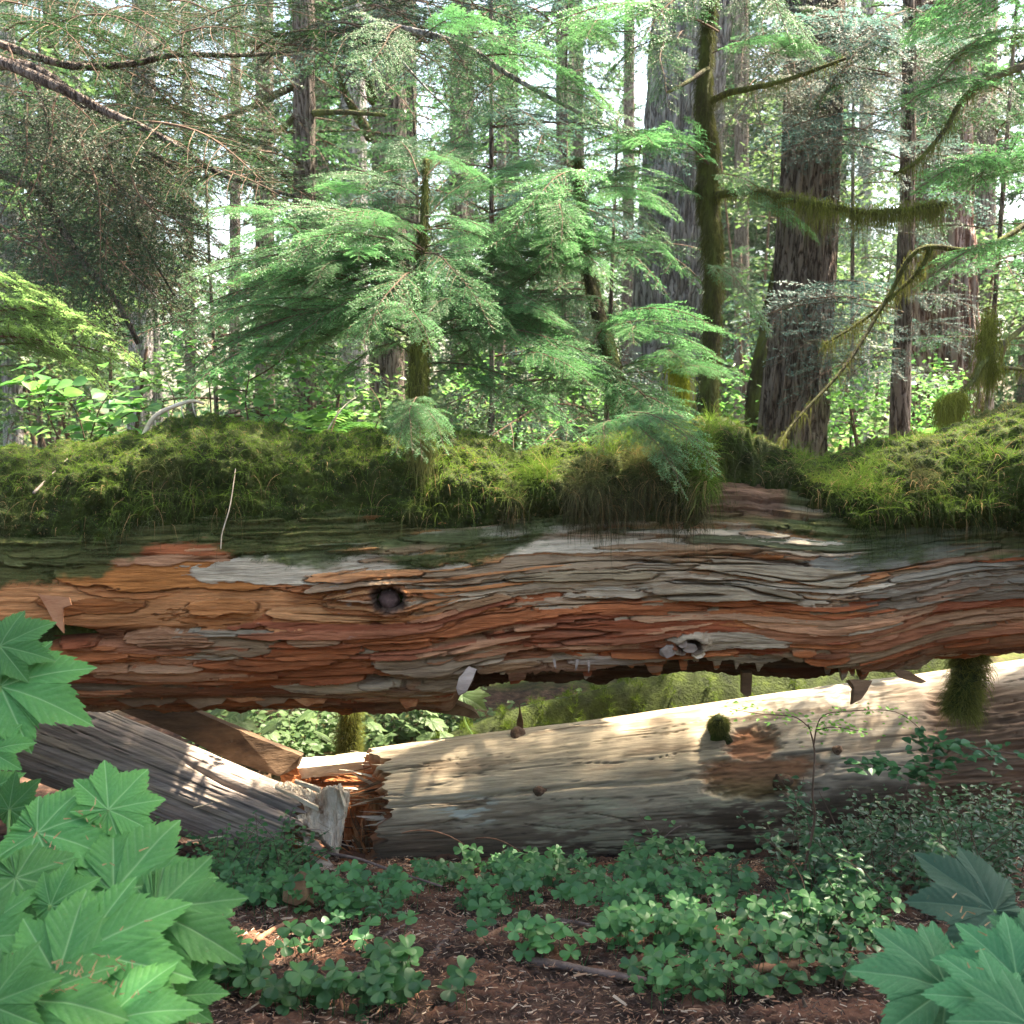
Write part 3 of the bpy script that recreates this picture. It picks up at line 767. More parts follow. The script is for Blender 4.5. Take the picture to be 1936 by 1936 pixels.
def wood_col_mat(name, stretch, bscale=70, bd=.004, fine=45):
    m, nt, b = mat_new(name, .75, .25)
    ca = attr(nt, "col")
    q = ramp(nt, noise_node(nt, fine, 7, .7, stretch=stretch), [(.3, (.74, .73, .72)), (.5, (1, 1, 1)), (.7, (1.2, 1.19, 1.17))])
    nt.links.new(mixc(nt, 1.0, ca, q, 'MULTIPLY'), b.inputs["Base Color"])
    bump(nt, b, noise_node(nt, bscale, 8, .7, stretch=stretch), .8, bd)
    return m
MCOL = wood_col_mat("bare_wood", (.10, 1, 1))
low = empty("bare_log", P(1300, 1640, 3.8), "smooth pale barkless log under the mossy one, sunlit on top, broken at left", "log")
def ldisp(X, A, px, py):
    h = .012 * fbm(X * 1.6, A * 1.2, 0, 201, 3) + .0035 * fbm(X * 3, A * 16, 0, 202, 4)
    cr = fbm(X * 1.0 + .2 * fbm(X * 2, A, 0, 3, 2), A * 9, 0, 203, 3)
    h -= .010 * np.exp(-(cr / .018) ** 2) * sstep(-.2, .2, fbm(X * 2, A * 2, 0, 204, 2))
    # the long check that runs the length
    yy = np.interp(px, [700, 860, 1000, 1100, 1250, 1400], [1527, 1515, 1497, 1487, 1478, 1462]) + 4 * fbm(X * 6, X * 0, 0, 205, 3)
    h -= .014 * np.exp(-((py - yy) / 3.0) ** 2) * sstep(690, 720, px) * sstep(1420, 1350, px)
    k1, k2 = lcracks(X, A); h -= .014 * k1 + .006 * k2
    # rotten pocket
    pk = rotpocket(px, py, X, A)
    h -= .022 * pk * (1 + .5 * fbm(X * 14, A * 14, 0, 206, 3))
    # broken hollow at the right
    hb = sstep(1735, 1790, px + 30 * fbm(X * 6, A * 4, 0, 207, 3)) * sstep(1560, 1500, py) * sstep(1290, 1330, py)
    h -= .045 * hb * (.7 + .6 * fbm(X * 5, A * 34, 0, 208, 4, .65))
    return h
def lcracks(X, A):
    wv = .10 * fbm(X * 2.2, A * 2, 0, 231, 3)
    c1 = np.abs(fbm(X * .7, (A + wv) * 5.5, 0, 232, 3, .6)); c2 = np.abs(fbm(X * 1.6 + 5, (A + wv) * 15, 0, 233, 2))
    return np.exp(-(c1 / .014) ** 2) * sstep(-.1, .2, fbm(X * 2, A * 3, 0, 234, 2)), np.exp(-(c2 / .03) ** 2) * sstep(.05, .35, fbm(X * 3, A * 5, 0, 235, 2))
def rotpocket(px, py, X, A):
    d = np.minimum(np.hypot((px - 1425) / 55, (py - 1415) / 40), np.hypot((px - 1440) / 110, (py - 1465) / 45))
    return sstep(1.15, .75, d + .5 * fbm(X * 9, A * 9, 0, 209, 4, .65))
def lcol(X, A, px, py):
    n1 = fbm(X * 2.2, A * 3.0, 0, 211, 4)[..., None]; n2 = fbm(X * 7, A * 22, 0, 212, 4, .65)[..., None]
    C = np.array([.42, .335, .23]) * (1 + .18 * n1 + .22 * n2)
    gy = sstep(1300, 1560, px)[..., None]
    C = C * (1 - .5 * gy) + .5 * gy * np.array([.40, .35, .30]) * (1 + .3 * n2)
    # stains: brown along the waist, green-black below
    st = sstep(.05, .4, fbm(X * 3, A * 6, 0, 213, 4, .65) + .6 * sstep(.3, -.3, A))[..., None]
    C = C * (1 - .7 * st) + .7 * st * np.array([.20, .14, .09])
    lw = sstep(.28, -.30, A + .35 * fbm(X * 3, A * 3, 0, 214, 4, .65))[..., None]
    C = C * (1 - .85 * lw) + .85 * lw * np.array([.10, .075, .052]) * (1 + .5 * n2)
    dshade = sstep(1230, 1420, px)[..., None] * sstep(.35, -.05, A + .35 * fbm(X * 4, A * 4, 0, 219, 4, .65))[..., None]  # underside at the right painted near-black to deepen its shade
    C = C * (1 - .85 * dshade) + .85 * dshade * np.array([.05, .032, .02]) * (1 + .6 * n2)
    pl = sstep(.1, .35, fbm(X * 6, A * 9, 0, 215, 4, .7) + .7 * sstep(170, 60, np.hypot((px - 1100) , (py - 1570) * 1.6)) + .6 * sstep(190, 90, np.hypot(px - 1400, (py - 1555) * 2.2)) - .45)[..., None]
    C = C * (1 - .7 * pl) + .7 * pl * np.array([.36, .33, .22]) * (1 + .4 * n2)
    wh = (sstep(.2, .35, fbm(X * 10, A * 18, 0, 216, 3)) * sstep(90, 40, np.hypot(px - 890, (py - 1533) * 2.5)))[..., None]
    C = C * (1 - .7 * wh) + .7 * wh * np.array([.52, .55, .48])
    pk = rotpocket(px, py, X, A)[..., None]
    redder = sstep(1500, 1440, py)[..., None]
    C = C * (1 - .9 * pk) + .9 * pk * (np.array([.14, .085, .03]) * (1 - redder) + np.array([.36, .15, .07]) * redder) * (1 + .6 * n2)
    cr = fbm(X * 1.0 + .2 * fbm(X * 2, A, 0, 3, 2), A * 9, 0, 203, 3)[..., None]
    C = C * (1 - .5 * np.exp(-(cr / .02) ** 2))
    re = sstep(1650, 1800, px + 60 * fbm(X * 4, A * 4, 0, 221, 3))[..., None] * sstep(1.5, 1.0, A)[..., None]
    C = C * (1 - .75 * re) + .75 * re * np.array([.12, .075, .05]) * (1 + .6 * n2)
    hb = (sstep(1735, 1790, px + 30 * fbm(X * 6, A * 4, 0, 207, 3)) * sstep(1290, 1330, py))[..., None]
    C = C * (1 - .6 * hb) + .6 * hb * np.array([.13, .07, .04]) * (1 + .6 * n2)
    k1, k2 = lcracks(X, A); kk = np.clip(.8 * k1 + .45 * k2, 0, 1)[..., None]; C = C * (1 - .8 * kk) + .8 * kk * np.array([.09, .055, .035])
    sp = sstep(.25, .5, fbm(X * 7, A * 34, 0, 217, 5, .75))[..., None]
    return C * (1 - .35 * sp) * (1 + .22 * fbm(X * 24, A * 60, 0, 218, 3))[..., None]
LA = P(716, 1530, 4.12); LB = P(2150, 1410, 4.45)
LA = LA + (LB - LA).normalized() * 0.0
def rad_at(px, top, bot, Y): return Y * (bot - top) / FPX / 2
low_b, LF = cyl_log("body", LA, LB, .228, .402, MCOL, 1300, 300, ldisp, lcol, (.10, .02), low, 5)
def on_low(t, a, out=0.0):
    A, B, L, ax, fr, up = LF
    r = .228 + (.402 - .228) * t + out
    return Vector(A + (B - A) * t + r * (math.cos(a) * fr + math.sin(a) * up))
def low_find(px, py):
    """(t, angle) on the bare log that projects to a photo pixel"""
    best = None
    for t in np.linspace(0, 1, 240):
        for a in np.linspace(-1.0, 1.7, 90):
            p = on_low(t, a); q = pix(p.x, p.y, p.z); d = (q[0] - px) ** 2 + (q[1] - py) ** 2
            if best is None or d < best[0]: best = (d, t, a)
    return best[1], best[2]
MSTUB = ramp_mat("stub_wood", [(.3, (.04, .022, .014)), (.55, (.15, .09, .06)), (.75, (.34, .25, .18))], 40, bs=1, bd=.01, bscale=80)
def stub(px, py, r, ln, dirv=None, mat=None, seed=0, parent=None, name="branch_stub"):
    t, a = low_find(px, py); p = on_low(t, a, -.03); n = (on_low(t, a, .1) - on_low(t, a)).normalized()
    d = (n + (Vector(dirv) if dirv else Vector((0, 0, 0)))).normalized()
    V, F = tube([p, p + d * ln * .35, p + d * ln * .75, p + d * ln], [r * 1.5, r * 1.1, r * .85, r * .45], 14, seed, .4)
    me = mesh_data(name, V, F, [mat or MSTUB]); lump_mesh(me, r * .25, 30, seed)
    return obj(name, me, parent or low), p, d
stub(1020, 1500, .020, .05, (-.3, 0, .2), seed=1)
stub(1480, 1478, .022, .075, (.2, 0, .1), seed=2)
ms, p0, d0 = stub(1360, 1385, .034, .10, (-.2, 0, .4), M['moss_base'], 3)
stub(1585, 1420, .022, .05, seed=4)
stub(980, 1385, .030, .05, (0, 0, .4), MSTUB, 5)
t_, a_ = low_find(982, 1378)
q = on_low(t_, a_, 0)
slab("splinter", [q + Vector(v) for v in [(-.012, 0, -.01), (.016, 0, -.01), (.014, 0, .03), (.006, 0, .06), (.002, 0, .105), (-.003, 0, .06), (-.010, 0, .03)]], .012, MW_BROWN, low, cuts=2, seed=31)
def tuft(center, nrm, rad, n, l0, l1, c0, c1, parent, name, seed, grav=.5):
    g = np.random.default_rng(seed)
    dv = g.normal(0, 1, (n, 3)); dv /= np.linalg.norm(dv, axis=1)[:, None]
    dv = dv + np.array(nrm) * .3
    P0 = np.array(center) + dv * rad * g.uniform(.6, 1, (n, 1))
    d = dv / np.linalg.norm(dv, axis=1)[:, None] + g.normal(0, .4, (n, 3)); K = 4; L = g.uniform(l0, l1, n)
    pts = np.zeros((n, K, 3)); p = P0.copy(); pts[:, 0] = p
    for k in range(1, K):
        d = d + np.array([0, 0, -grav]); d /= np.linalg.norm(d, axis=1)[:, None]; p = p + d * (L / (K - 1))[:, None]; pts[:, k] = p
    t = g.random((n, 1)); col = np.array(c0) * (1 - t) + np.array(c1) * t
    return curves_obj(name, pts, np.full(n, .0009), M['strand'], col, parent)
tuft(p0 + d0 * .05, d0, .035, 2200, .01, .025, (.05, .06, .015), (.17, .19, .05), ms, "moss_tuft", 4)

# fallen ends: splintered wood at the break
brk = empty("broken_log_end", P(690, 1640, 3.55), "rust red rotten shards at the snapped end where the two lower logs meet", "broken wood")
SH = 1.115
def far(p): return Vector((0, 0, CH)) + (Vector(p) - Vector((0, 0, CH))) * SH
def shard(name, pts, th, mat, sd, amp=.007, parent=None, cuts=6, back=None):
    pts = [far(p) for p in pts]
    o = slab(name, pts, th, mat, parent or brk, cuts=cuts, amp=amp, freq=22, seed=sd, back=back)
    up_ = mat in (MW_PALE_Z, MW_RED_Z)
    lump_mesh(o.data, amp * .9, 70, sd + 90, (1, 1, .16) if up_ else (.16, 1, 1))
    lump_mesh(o.data, amp * .45, 190, sd + 190, (1, 1, .16) if up_ else (.16, 1, 1))
    return o
def splinters(name, c, ax, r, n, l0, l1, seed, mats, parent, flat=1.0, r0=0.0, zmin=-1):
    """torn fibres standing out of a broken end"""
    g = np.random.default_rng(seed); ax = np.array(ax, float); ax /= np.linalg.norm(ax); u = np.cross(ax, [0, 0, 1.0]); u /= np.linalg.norm(u); w_ = np.cross(u, ax)
    Vs, Fs, fm = [], [], []
    for i in range(n):
        a = g.uniform(0, 2 * np.pi); q = r * math.sqrt(g.uniform(r0, 1)); p = np.array(c) + u * q * math.cos(a) + w_ * q * math.sin(a) * flat - ax * .05
        d = ax + g.normal(0, .16, 3); d /= np.linalg.norm(d); L = g.uniform(l0, l1) * (1 if g.random() > .15 else 1.5); wd = g.uniform(.003, .013)
        s = np.cross(d, g.normal(0, 1, 3)); s /= np.linalg.norm(s); t = np.cross(d, s)
        off = len(Vs)
        for k, f in enumerate((0, .45, .8, 1.0)):
            ww = wd * (1 - f * f * .9); cc_ = p + d * L * f + g.normal(0, .002, 3)
            Vs += [cc_ + s * ww, cc_ + t * ww * .4, cc_ - s * ww, cc_ - t * ww * .4]
            if k:
                for j in range(4): Fs.append((off + 4 * (k - 1) + j, off + 4 * (k - 1) + (j + 1) % 4, off + 4 * k + (j + 1) % 4, off + 4 * k + j)); fm.append(i % len(mats))
    return obj(name, mesh_data(name, Vs, np.array(Fs), mats, False, None, fm), parent)
shard("shard", pp([(684, 1560, 3.62), (700, 1510, 3.64), (722, 1476, 3.66), (742, 1468, 3.68), (730, 1500, 3.66), (716, 1545, 3.63), (700, 1590, 3.6), (690, 1630, 3.58), (676, 1662, 3.56), (666, 1655, 3.56), (672, 1610, 3.58)]), .10, MW_RED_Z, 41)
shard("shard", pp([(652, 1520, 3.72), (668, 1496, 3.74), (690, 1480, 3.76), (700, 1500, 3.74), (690, 1545, 3.72), (676, 1600, 3.68), (660, 1640, 3.66), (650, 1600, 3.68)]), .08, MW_RED_Z, 42)
shard("shard", pp([(560, 1434, 3.80), (640, 1426, 3.84), (742, 1418, 3.88), (810, 1407, 3.90), (880, 1398, 3.92), (880, 1406, 3.88), (800, 1418, 3.86), (735, 1432, 3.84), (640, 1446, 3.80), (562, 1452, 3.76)]), .05, MW_PALE, 43, .004)
shard("shard", pp([(556, 1452, 3.84), (640, 1446, 3.88), (745, 1432, 3.92), (768, 1440, 3.92), (748, 1478, 3.90), (728, 1520, 3.88), (690, 1510, 3.88), (640, 1492, 3.86), (590, 1484, 3.84), (560, 1474, 3.84)]), .12, MW_RED, 44, .012)
shard("shard", pp([(670, 1456, 3.82), (700, 1450, 3.82), (738, 1456, 3.84), (736, 1472, 3.82), (700, 1478, 3.8), (668, 1472, 3.8)]), .05, ramp_mat("ochre_rot", [(.3, (.28, .13, .05)), (.6, (.52, .30, .13))], 30, (.3, 1, 1)), 45, .01)
shard("shard", pp([(528, 1462, 3.74), (548, 1444, 3.76), (560, 1450, 3.76), (566, 1470, 3.74), (556, 1488, 3.72), (540, 1484, 3.72)]), .03, MW_RED, 46, .012)
shard("shard", pp([(640, 1625, 3.52), (665, 1628, 3.5), (690, 1650, 3.46), (700, 1672, 3.44), (670, 1672, 3.44), (648, 1652, 3.48)]), .06, MW_RED, 47, .012)
shard("shard", pp([(720, 1560, 3.62), (745, 1600, 3.58), (800, 1640, 3.52), (770, 1652, 3.5), (700, 1640, 3.52), (706, 1600, 3.58)]), .06, MW_BROWN, 48, .012)

# ------------------------------------------------------------------ weathered log, lower left
MCOL2 = wood_col_mat("weathered_log_wood", (.10, 1, 1), 60, .006, 40)
gl = empty("weathered_log", P(420, 1640, 3.55), "grey weathered log sloping down from the left under the mossy log to its splintered end", "log")
def gdisp(X, A, px, py):
    h = .010 * fbm(X * 2, A * 1.5, 0, 301, 3) + .005 * fbm(X * 3.2, A * 18, 0, 302, 4)
    cr = fbm(X * .8, A * 7, 0, 303, 3)
    h -= .012 * np.exp(-(cr / .02) ** 2)
    yy = np.interp(px, [180, 300, 420, 520, 620], [1360, 1410, 1478, 1520, 1575])
    return h - .02 * np.exp(-((py - yy) / 4.0) ** 2) * sstep(300, 400, px)
def gcolf(X, A, px, py):
    n2 = fbm(X * 4, A * 24, 0, 312, 4, .65)[..., None]; n1 = fbm(X * 2, A * 3, 0, 311, 3)[..., None]
    C = np.array([.235, .19, .165]) * (1 + .3 * n1 + .6 * n2)
    wv = sstep(-.05, .5, fbm(X * 2.5, A * 5, 0, 313, 3))[..., None]
    C = C * (1 - .5 * wv) + .5 * wv * np.array([.36, .28, .20]) * (1 + .3 * n2)
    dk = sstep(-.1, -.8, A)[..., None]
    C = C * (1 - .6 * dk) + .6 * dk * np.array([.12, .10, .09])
    cr = fbm(X * .8, A * 7, 0, 303, 3)[..., None]
    return C * (1 - .6 * np.exp(-(cr / .025) ** 2))
GA = P(-160, 1290, 4.35); GB = P(560, 1574, 3.92)
cyl_log("body", GA, GB, .182, .140, MCOL2, 700, 220, gdisp, gcolf, (.0, .12), gl, 8)
shard("shard", pp([(512, 1483, 3.52), (545, 1478, 3.54), (602, 1499, 3.52), (655, 1497, 3.5), (654, 1533, 3.49), (648, 1560, 3.47), (636, 1612, 3.45), (615, 1592, 3.44), (588, 1566, 3.44), (552, 1542, 3.46), (520, 1515, 3.5)]), .09, MW_PALE_Z, 51, .010, gl)
shard("shard", pp([(606, 1500, 3.49), (618, 1488, 3.49), (640, 1490, 3.48), (655, 1500, 3.47), (652, 1535, 3.47), (640, 1560, 3.46), (618, 1545, 3.46), (604, 1520, 3.48)]), .05, MW_PALE_Z, 52, .010, gl)
shard("shard", pp([(572, 1580, 3.42), (600, 1590, 3.42), (628, 1632, 3.38), (652, 1668, 3.34), (640, 1676, 3.33), (608, 1645, 3.36), (578, 1610, 3.40)]), .025, MW_GREY, 53, .003, gl)
for i, (a, b2) in enumerate([((556, 1478), (604, 1496)), ((520, 1490), (600, 1530)), ((640, 1486), (650, 1530))]):
    pa, pb = P(*a, 3.47), P(*b2, 3.45)
    shard("splinter", [pa + Vector((0, 0, .006)), pb + Vector((0, 0, .008)), pb - Vector((0, 0, .008)), pa - Vector((0, 0, .004))], .012, MW_PALE, 60 + i, .003, gl, 2)
ldir = (np.array(LA) - np.array(LB)); splinters("splintered_end", np.array(LA) + ldir / np.linalg.norm(ldir) * -.02, ldir, .205, 170, .06, .17, 5, [MW_RED, MW_BROWN, MW_PALE], low)
gdir = (np.array(GB) - np.array(GA)); splinters("splintered_end", GB, gdir, .115, 130, .08, .20, 6, [MW_PALE, MW_GREY, MW_RED], gl)
splinters("fibres", P(700, 1600, 4.02), (-.2, -.2, 1), .06, 60, .05, .16, 7, [MW_RED_Z, MW_BROWN], brk)
splinters("fibres", P(690, 1500, 4.12), (-1, -.1, .1), .07, 60, .05, .14, 8, [MW_RED, MW_RED, MW_PALE], brk, .6)
plank = slab("wood_slab", [far(p) for p in pp([(200, 1318, 3.92), (335, 1330, 3.90), (450, 1380, 3.82), (568, 1430, 3.72), (560, 1452, 3.71), (528, 1468, 3.70), (440, 1440, 3.78), (330, 1386, 3.86), (225, 1344, 3.92)])], .05, ramp_mat("dark_slab_wood", [(.3, (.035, .02, .012)), (.5, (.085, .05, .028)), (.7, (.16, .10, .06))], 20, (.2, 1, 1), bs=.9, bd=.008, bscale=55), None, 6, .004, 16, 71, back=(.05, 1, -.12))
tag(plank, "dark brown split slab propped on the weathered log, its upper edge catching sun", "wood slab")
blk = slab("wood_chunk", pp([(536, 1668, 3.12), (568, 1646, 3.10), (576, 1650, 3.10), (578, 1700, 3.06), (560, 1712, 3.05), (534, 1704, 3.06)]), .05, MW_BROWN, None, 3, .004, 20, 72)
tag(blk, "small brown upright chunk of wood on the floor beside the sorrel leaves", "wood chunk")
# mossy post and mossy knob behind and in front
def mossy_piece(name, path, rad, label, cat, seed, n=3000, c0=(.06, .07, .015), c1=(.2, .22, .05), l=(.01, .03), lump=.3):
    V, F = tube(smooth_path(path, 14), np.interp(np.linspace(0, 1, 14), np.linspace(0, 1, len(rad)), rad), 24, seed, lump)
    o = obj(name, mesh_data(name, V, F, [M['moss_base']])); tag(o, label, cat)
    Vg = V[:14 * 24].reshape(14, 24, 3); cen = Vg.mean(1, keepdims=True); NR = (Vg - cen); NR /= np.linalg.norm(NR, axis=-1)[..., None] + 1e-9
    def cf(P0, Nn, g):
        t = g.random((len(P0), 1)); return np.array(c0) * (1 - t) + np.array(c1) * t
    # resample finer
    strands_on(Vg.repeat(3, 0).repeat(3, 1) + np.random.default_rng(seed).normal(0, rad[0] * .18, (42, 72, 3)), NR.repeat(3, 0).repeat(3, 1), np.ones((42, 72)), n, l[0], l[1], .0009, cf, "moss_strands", o, grav=.7, seed=seed)
    return o
mossy_piece("mossy_post", [P(662, 1415, 4.7), P(660, 1380, 4.7), P(662, 1335, 4.7)], [.045, .035, .035], "short mossy upright post in the gap below the big log", "post", 81)
mossy_piece("mossy_root", [P(1815, 1345, 3.55), P(1825, 1300, 3.55), P(1832, 1240, 3.6), P(1835, 1215, 3.62)], [.034, .040, .042, .05], "shaggy moss covered root stub hanging below the big log at the right", "root", 82, 5000, l=(.015, .04))
mossy_piece("mossy_mound", [P(840, 1440, 5.0), P(1000, 1400, 5.1), P(1150, 1370, 5.2), P(1300, 1345, 5.3), P(1500, 1330, 5.5), P(1800, 1305, 5.8)], [.10, .14, .17, .22, .24, .25], "bright mossy log lying behind the bare log, seen through the gap", "log", 83, 26000, (.035, .06, .010), (.15, .22, .03), (.015, .04), .55)
# small sticks and twigs, each a thing of its own
def stick(a, b, r, mat, label, sag=0, wob=.01, seed=0, name="stick", n=14, grp=None):
    p = bend(a, b, sag, n, wob, seed)
    V, F = tube(p, np.linspace(r, r * .55, n), 8, seed, .35)
    o = obj(name, mesh_data(name, V, F, [mat])); tag(o, label, "stick", grp); return o
def G(px, py, up=0.0):
    """point on the forest floor under a photo pixel"""
    lo, hi = 1.5, 30.0
    for _ in range(40):
        m_ = (lo + hi) / 2; q = P(px, py, m_)
        if q.z > float(gz(q.x, q.y)): lo = m_
        else: hi = m_
    q = P(px, py, lo); q.z += up; return q
M_ST = ramp_mat("stick_bark", [(.3, (.06, .04, .035)), (.6, (.17, .12, .10)), (.8, (.3, .24, .2))], 30, (1, 1, 1), bs=1, bd=.004, bscale=90)
M_ST2 = ramp_mat("red_stick", [(.3, (.12, .05, .03)), (.7, (.36, .19, .11))], 30)
ST = [((816, 1820), (868, 1765), .013, M_ST, "short thick grey stick lying on bare soil in the foreground"),
      ((485, 1790), (560, 1752), .014, M_ST2, "sunlit stick beside the big left leaves"),
      ((560, 1800), (660, 1770), .010, M_ST2, "thin reddish stick in the sunlit litter at left"),
      ((700, 1795), (800, 1745), .007, M_ST, "slim dark twig across the middle soil"),
      ((905, 1790), (985, 1755), .016, M_ST2, "rusty bark stick among the clover in the middle"),
      ((1000, 1830), (1250, 1868), .020, M_ST, "long dark stick along the bottom edge"),
      ((1030, 1745), (1130, 1765), .012, M_ST, "dark stick under the middle clover leaves"),
      ((1310, 1770), (1390, 1800), .014, M_ST, "brown stick half hidden under dark clover at right"),
      ((1420, 1850), (1560, 1835), .024, M_ST2, "rotten rust coloured stick at lower right"),
      ((1640, 1722), (1720, 1700), .012, M_ST, "brown stick beside the right shrub"),
      ((600, 1870), (700, 1850), .022, M_ST, "dark stick under the bottom clover leaves"),
      ((1480, 1735), (1535, 1755), .015, MW_GREY, "flat grey chip in the right undergrowth")]
for i, (a, b2, r, m_, lb) in enumerate(ST):
    stick(G(*a, .012), G(*b2, .014), r * .62, m_, lb, .006, .010, i)
stick(P(588, 1608, 3.55), P(835, 1676, 3.25), .0055, M_ST, "long thin bare twig slanting in front of the snapped log end", .015, .012, 40, "twig")
stick(P(352, 1590, 3.7), P(430, 1578, 3.66), .004, MW_PALE, "tiny pale twig below the weathered log", 0, .006, 41, "twig")
stick(P(366, 1528, 3.78), P(402, 1518, 3.78), .003, MW_PALE, "fine straw coloured twig on the weathered log", 0, .003, 42, "twig")
stick(P(1290, 1560, 3.7), P(1250, 1592, 3.7), .003, M_ST, "crooked fine twig in front of the bare log", .01, .01, 43, "twig")
stick(P(760, 1575, 3.8), P(880, 1600, 3.8), .0028, M_ST2, "hair thin reddish rootlet arching over the dark end of the bare log", .03, .01, 44, "twig")
stick(P(900, 1588, 3.8), P(985, 1612, 3.8), .0025, M_ST2, "short reddish rootlet below the middle of the bare log", .02, .01, 45, "twig")
stick(hit(78, 966, .075), hit(135, 908, .075), .004, MW_GREY, "silvery twig lying on the moss near the left edge", 0, .006, 46, "twig")
stick(hit(450, 845, .10), hit(482, 838, .11), .004, M_ST, "dark red twiglet on the moss below the left hump", 0, .006, 47, "twig")
def threads():
    pts = smooth_path([hit(457, 893, .10), hit(456, 935, .10), hit(446, 985, .08), hit(428, 1020, .05), hit(424, 1045, .04)], 16)
    V, F = tube(pts, np.full(16, .0016), 5)
    o = obj("straw", mesh_data("straw", V, F, [MW_PALE])); tag(o, "pale curved straw hanging down the mossy face of the big log", "straw")
threads()
# dead bleached branch arching over the moss at left
def dead_branch():
    root = empty("dead_branch", hit(272, 800, .12), "bleached dead branch arching above the moss at left", "branch")
    pts = smooth_path([hit(270, 806, .10), P(290, 790, 3.55), P(330, 768, 3.55), P(365, 758, 3.55), P(386, 764, 3.55)], 20)
    V, F = tube(pts, np.linspace(.009, .004, 20), 7, 3, .3); parts = [(V, F)]
    for k in (5, 8, 11, 14):
        q = pts[k]; V, F = tube([q, q + np.array([.004, 0, -.03]), q + np.array([.012, .0, -.055])], [.003, .002, .001], 5); parts.append((V, F))
    V, F = merge(parts); obj("wood", mesh_data("wood", V, F, [MW_PALE]), root)
dead_branch()
# ================================================================== hemlock boughs
def make_bough(name, seed, L=1.0, lat_sp=.026, sub_sp=.018, nd_sp=.0030, nl=.015, nw=.0034, wid=.42, droop=.30, mat='needle', wood=True, tipdroop=.5):
    """one flat lacy spray of a conifer: stem along +X, needles in the twig plane, sides and tips drooping"""
    g = np.random.default_rng(seed)
    K = 24; t = np.linspace(0, 1, K)
    stem = np.stack([L * t * (1 - .05 * t), .05 * L * fbm(t * 2, t * 0, 0, seed, 2), .05 * L * np.sin(t * 3) - droop * L * t ** 2], 1)
    def at(q): return np.array([np.interp(q, t, stem[:, k]) for k in range(3)])
    segs = []          # start, dir, length, drop, tint
    wparts = []
    V, F = tube(stem, np.linspace(.0060, .0012, K) * L, 5); wparts.append((V, F))
    nlat = int(L / lat_sp); side = 1
    for i in range(nlat):
        q = .06 + .92 * (i + g.uniform(-.3, .3)) / nlat
        if g.random() < .07: continue
        side = -side
        ll = wid * L * min(1, (q / .22) ** .7) * (1 - q) ** .75 * g.uniform(.65, 1.2) + .03 * L
        p = at(q); T = at(min(q + .02, 1)) - at(max(q - .02, 0)); T /= np.linalg.norm(T) + 1e-9
        ang = R(g.uniform(48, 66)) * side
        d = np.array([T[0] * math.cos(ang) - T[1] * math.sin(ang), T[0] * math.sin(ang) + T[1] * math.cos(ang), T[2] + g.normal(0, .12)])
        d /= np.linalg.norm(d)
        n2 = max(int(ll / sub_sp), 1); tw = [p]
        dd = d.copy(); pos = p.copy(); s2 = 1
        fd = np.array([1.0, 0, 0])
        for j in range(n2):
            dd = dd + np.array([.04, 0, -.9 * tipdroop * ll / max(L, .1) / n2 * (1 + j / n2)]) + g.normal(0, .035, 3); dd /= np.linalg.norm(dd)
            st = ll / n2
            segs.append((pos.copy(), dd.copy(), st, 0.0, (j / n2) * .6 + q * .3))
            pos = pos + dd * st; tw.append(pos.copy())
            s2 = -s2
            sl2 = (.30 * ll * (1 - (j + 1) / n2) + .018 * L) * g.uniform(.6, 1.2)
            a2 = R(g.uniform(42, 62)) * s2
            perp = np.cross(dd, [0, 0, 1]); perp /= np.linalg.norm(perp) + 1e-9
            e = dd * math.cos(a2) + perp * math.sin(a2) + np.array([0, 0, g.normal(-.08, .12)]); e /= np.linalg.norm(e)
            m = max(int(sl2 / (nd_sp * 5)), 1); pq = pos.copy(); ee = e.copy()
            for _ in range(m):
                segs.append((pq.copy(), ee.copy(), sl2 / m, 0, min(1, (j / n2) * .5 + q * .3 + .35 * (_ + 1) / m)))
                pq = pq + ee * sl2 / m; ee = ee + np.array([.05, 0, -.10]) + g.normal(0, .05, 3); ee /= np.linalg.norm(ee)
        if wood and len(tw) > 2:
            V, F = tube(np.array(tw), np.linspace(.0022, .0006, len(tw)) * L, 3, close=False); wparts.append((V, F))
    S = np.array([s[0] for s in segs]); D = np.array([s[1] for s in segs]); LL = np.array([s[2] for s in segs]); TT = np.array([s[4] for s in segs])
    cnt = np.maximum((LL / nd_sp).astype(int), 1)
    idx = np.repeat(np.arange(len(segs)), cnt)
    u = g.random(len(idx)) * LL[idx]
    base = S[idx] + D[idx] * u[:, None]
    d = D[idx]; perp = np.cross(d, [0, 0, 1.0]); perp /= np.linalg.norm(perp, axis=1)[:, None] + 1e-9
    sd = np.where(g.random(len(idx)) < .5, 1, -1)[:, None]
    a = np.radians(g.uniform(38, 80, len(idx)))[:, None]
    nd = d * np.cos(a) + perp * sd * np.sin(a) + np.array([0, 0, 1.0]) * g.normal(.05, .22, (len(idx), 1)); nd /= np.linalg.norm(nd, axis=1)[:, None]
    ln = nl * g.uniform(.6, 1.2, len(idx))[:, None]
    sx_ = np.cross(nd, [0, 0, 1.0]); sx_ /= np.linalg.norm(sx_, axis=1)[:, None] + 1e-9
    sx_ = sx_ + np.array([0, 0, 1.0]) * g.normal(0, .35, (len(idx), 1))
    V = np.stack([base, base + nd * ln * .5 + sx_ * nw * .5, base + nd * ln, base + nd * ln * .5 - sx_ * nw * .5], 1).reshape(-1, 3)
    F = np.arange(len(V)).reshape(-1, 4)
    tint = np.repeat(np.clip(TT[idx] * .8 + g.normal(0, .15, len(idx)), 0, 1), 4)
    WV, WF = merge(wparts)
    V2 = np.vstack([V, WV]); Fl = [F]; fm = [np.zeros(len(F), int)]
    for f in WF: Fl.append(f + len(V)); fm.append(np.ones(len(f), int))
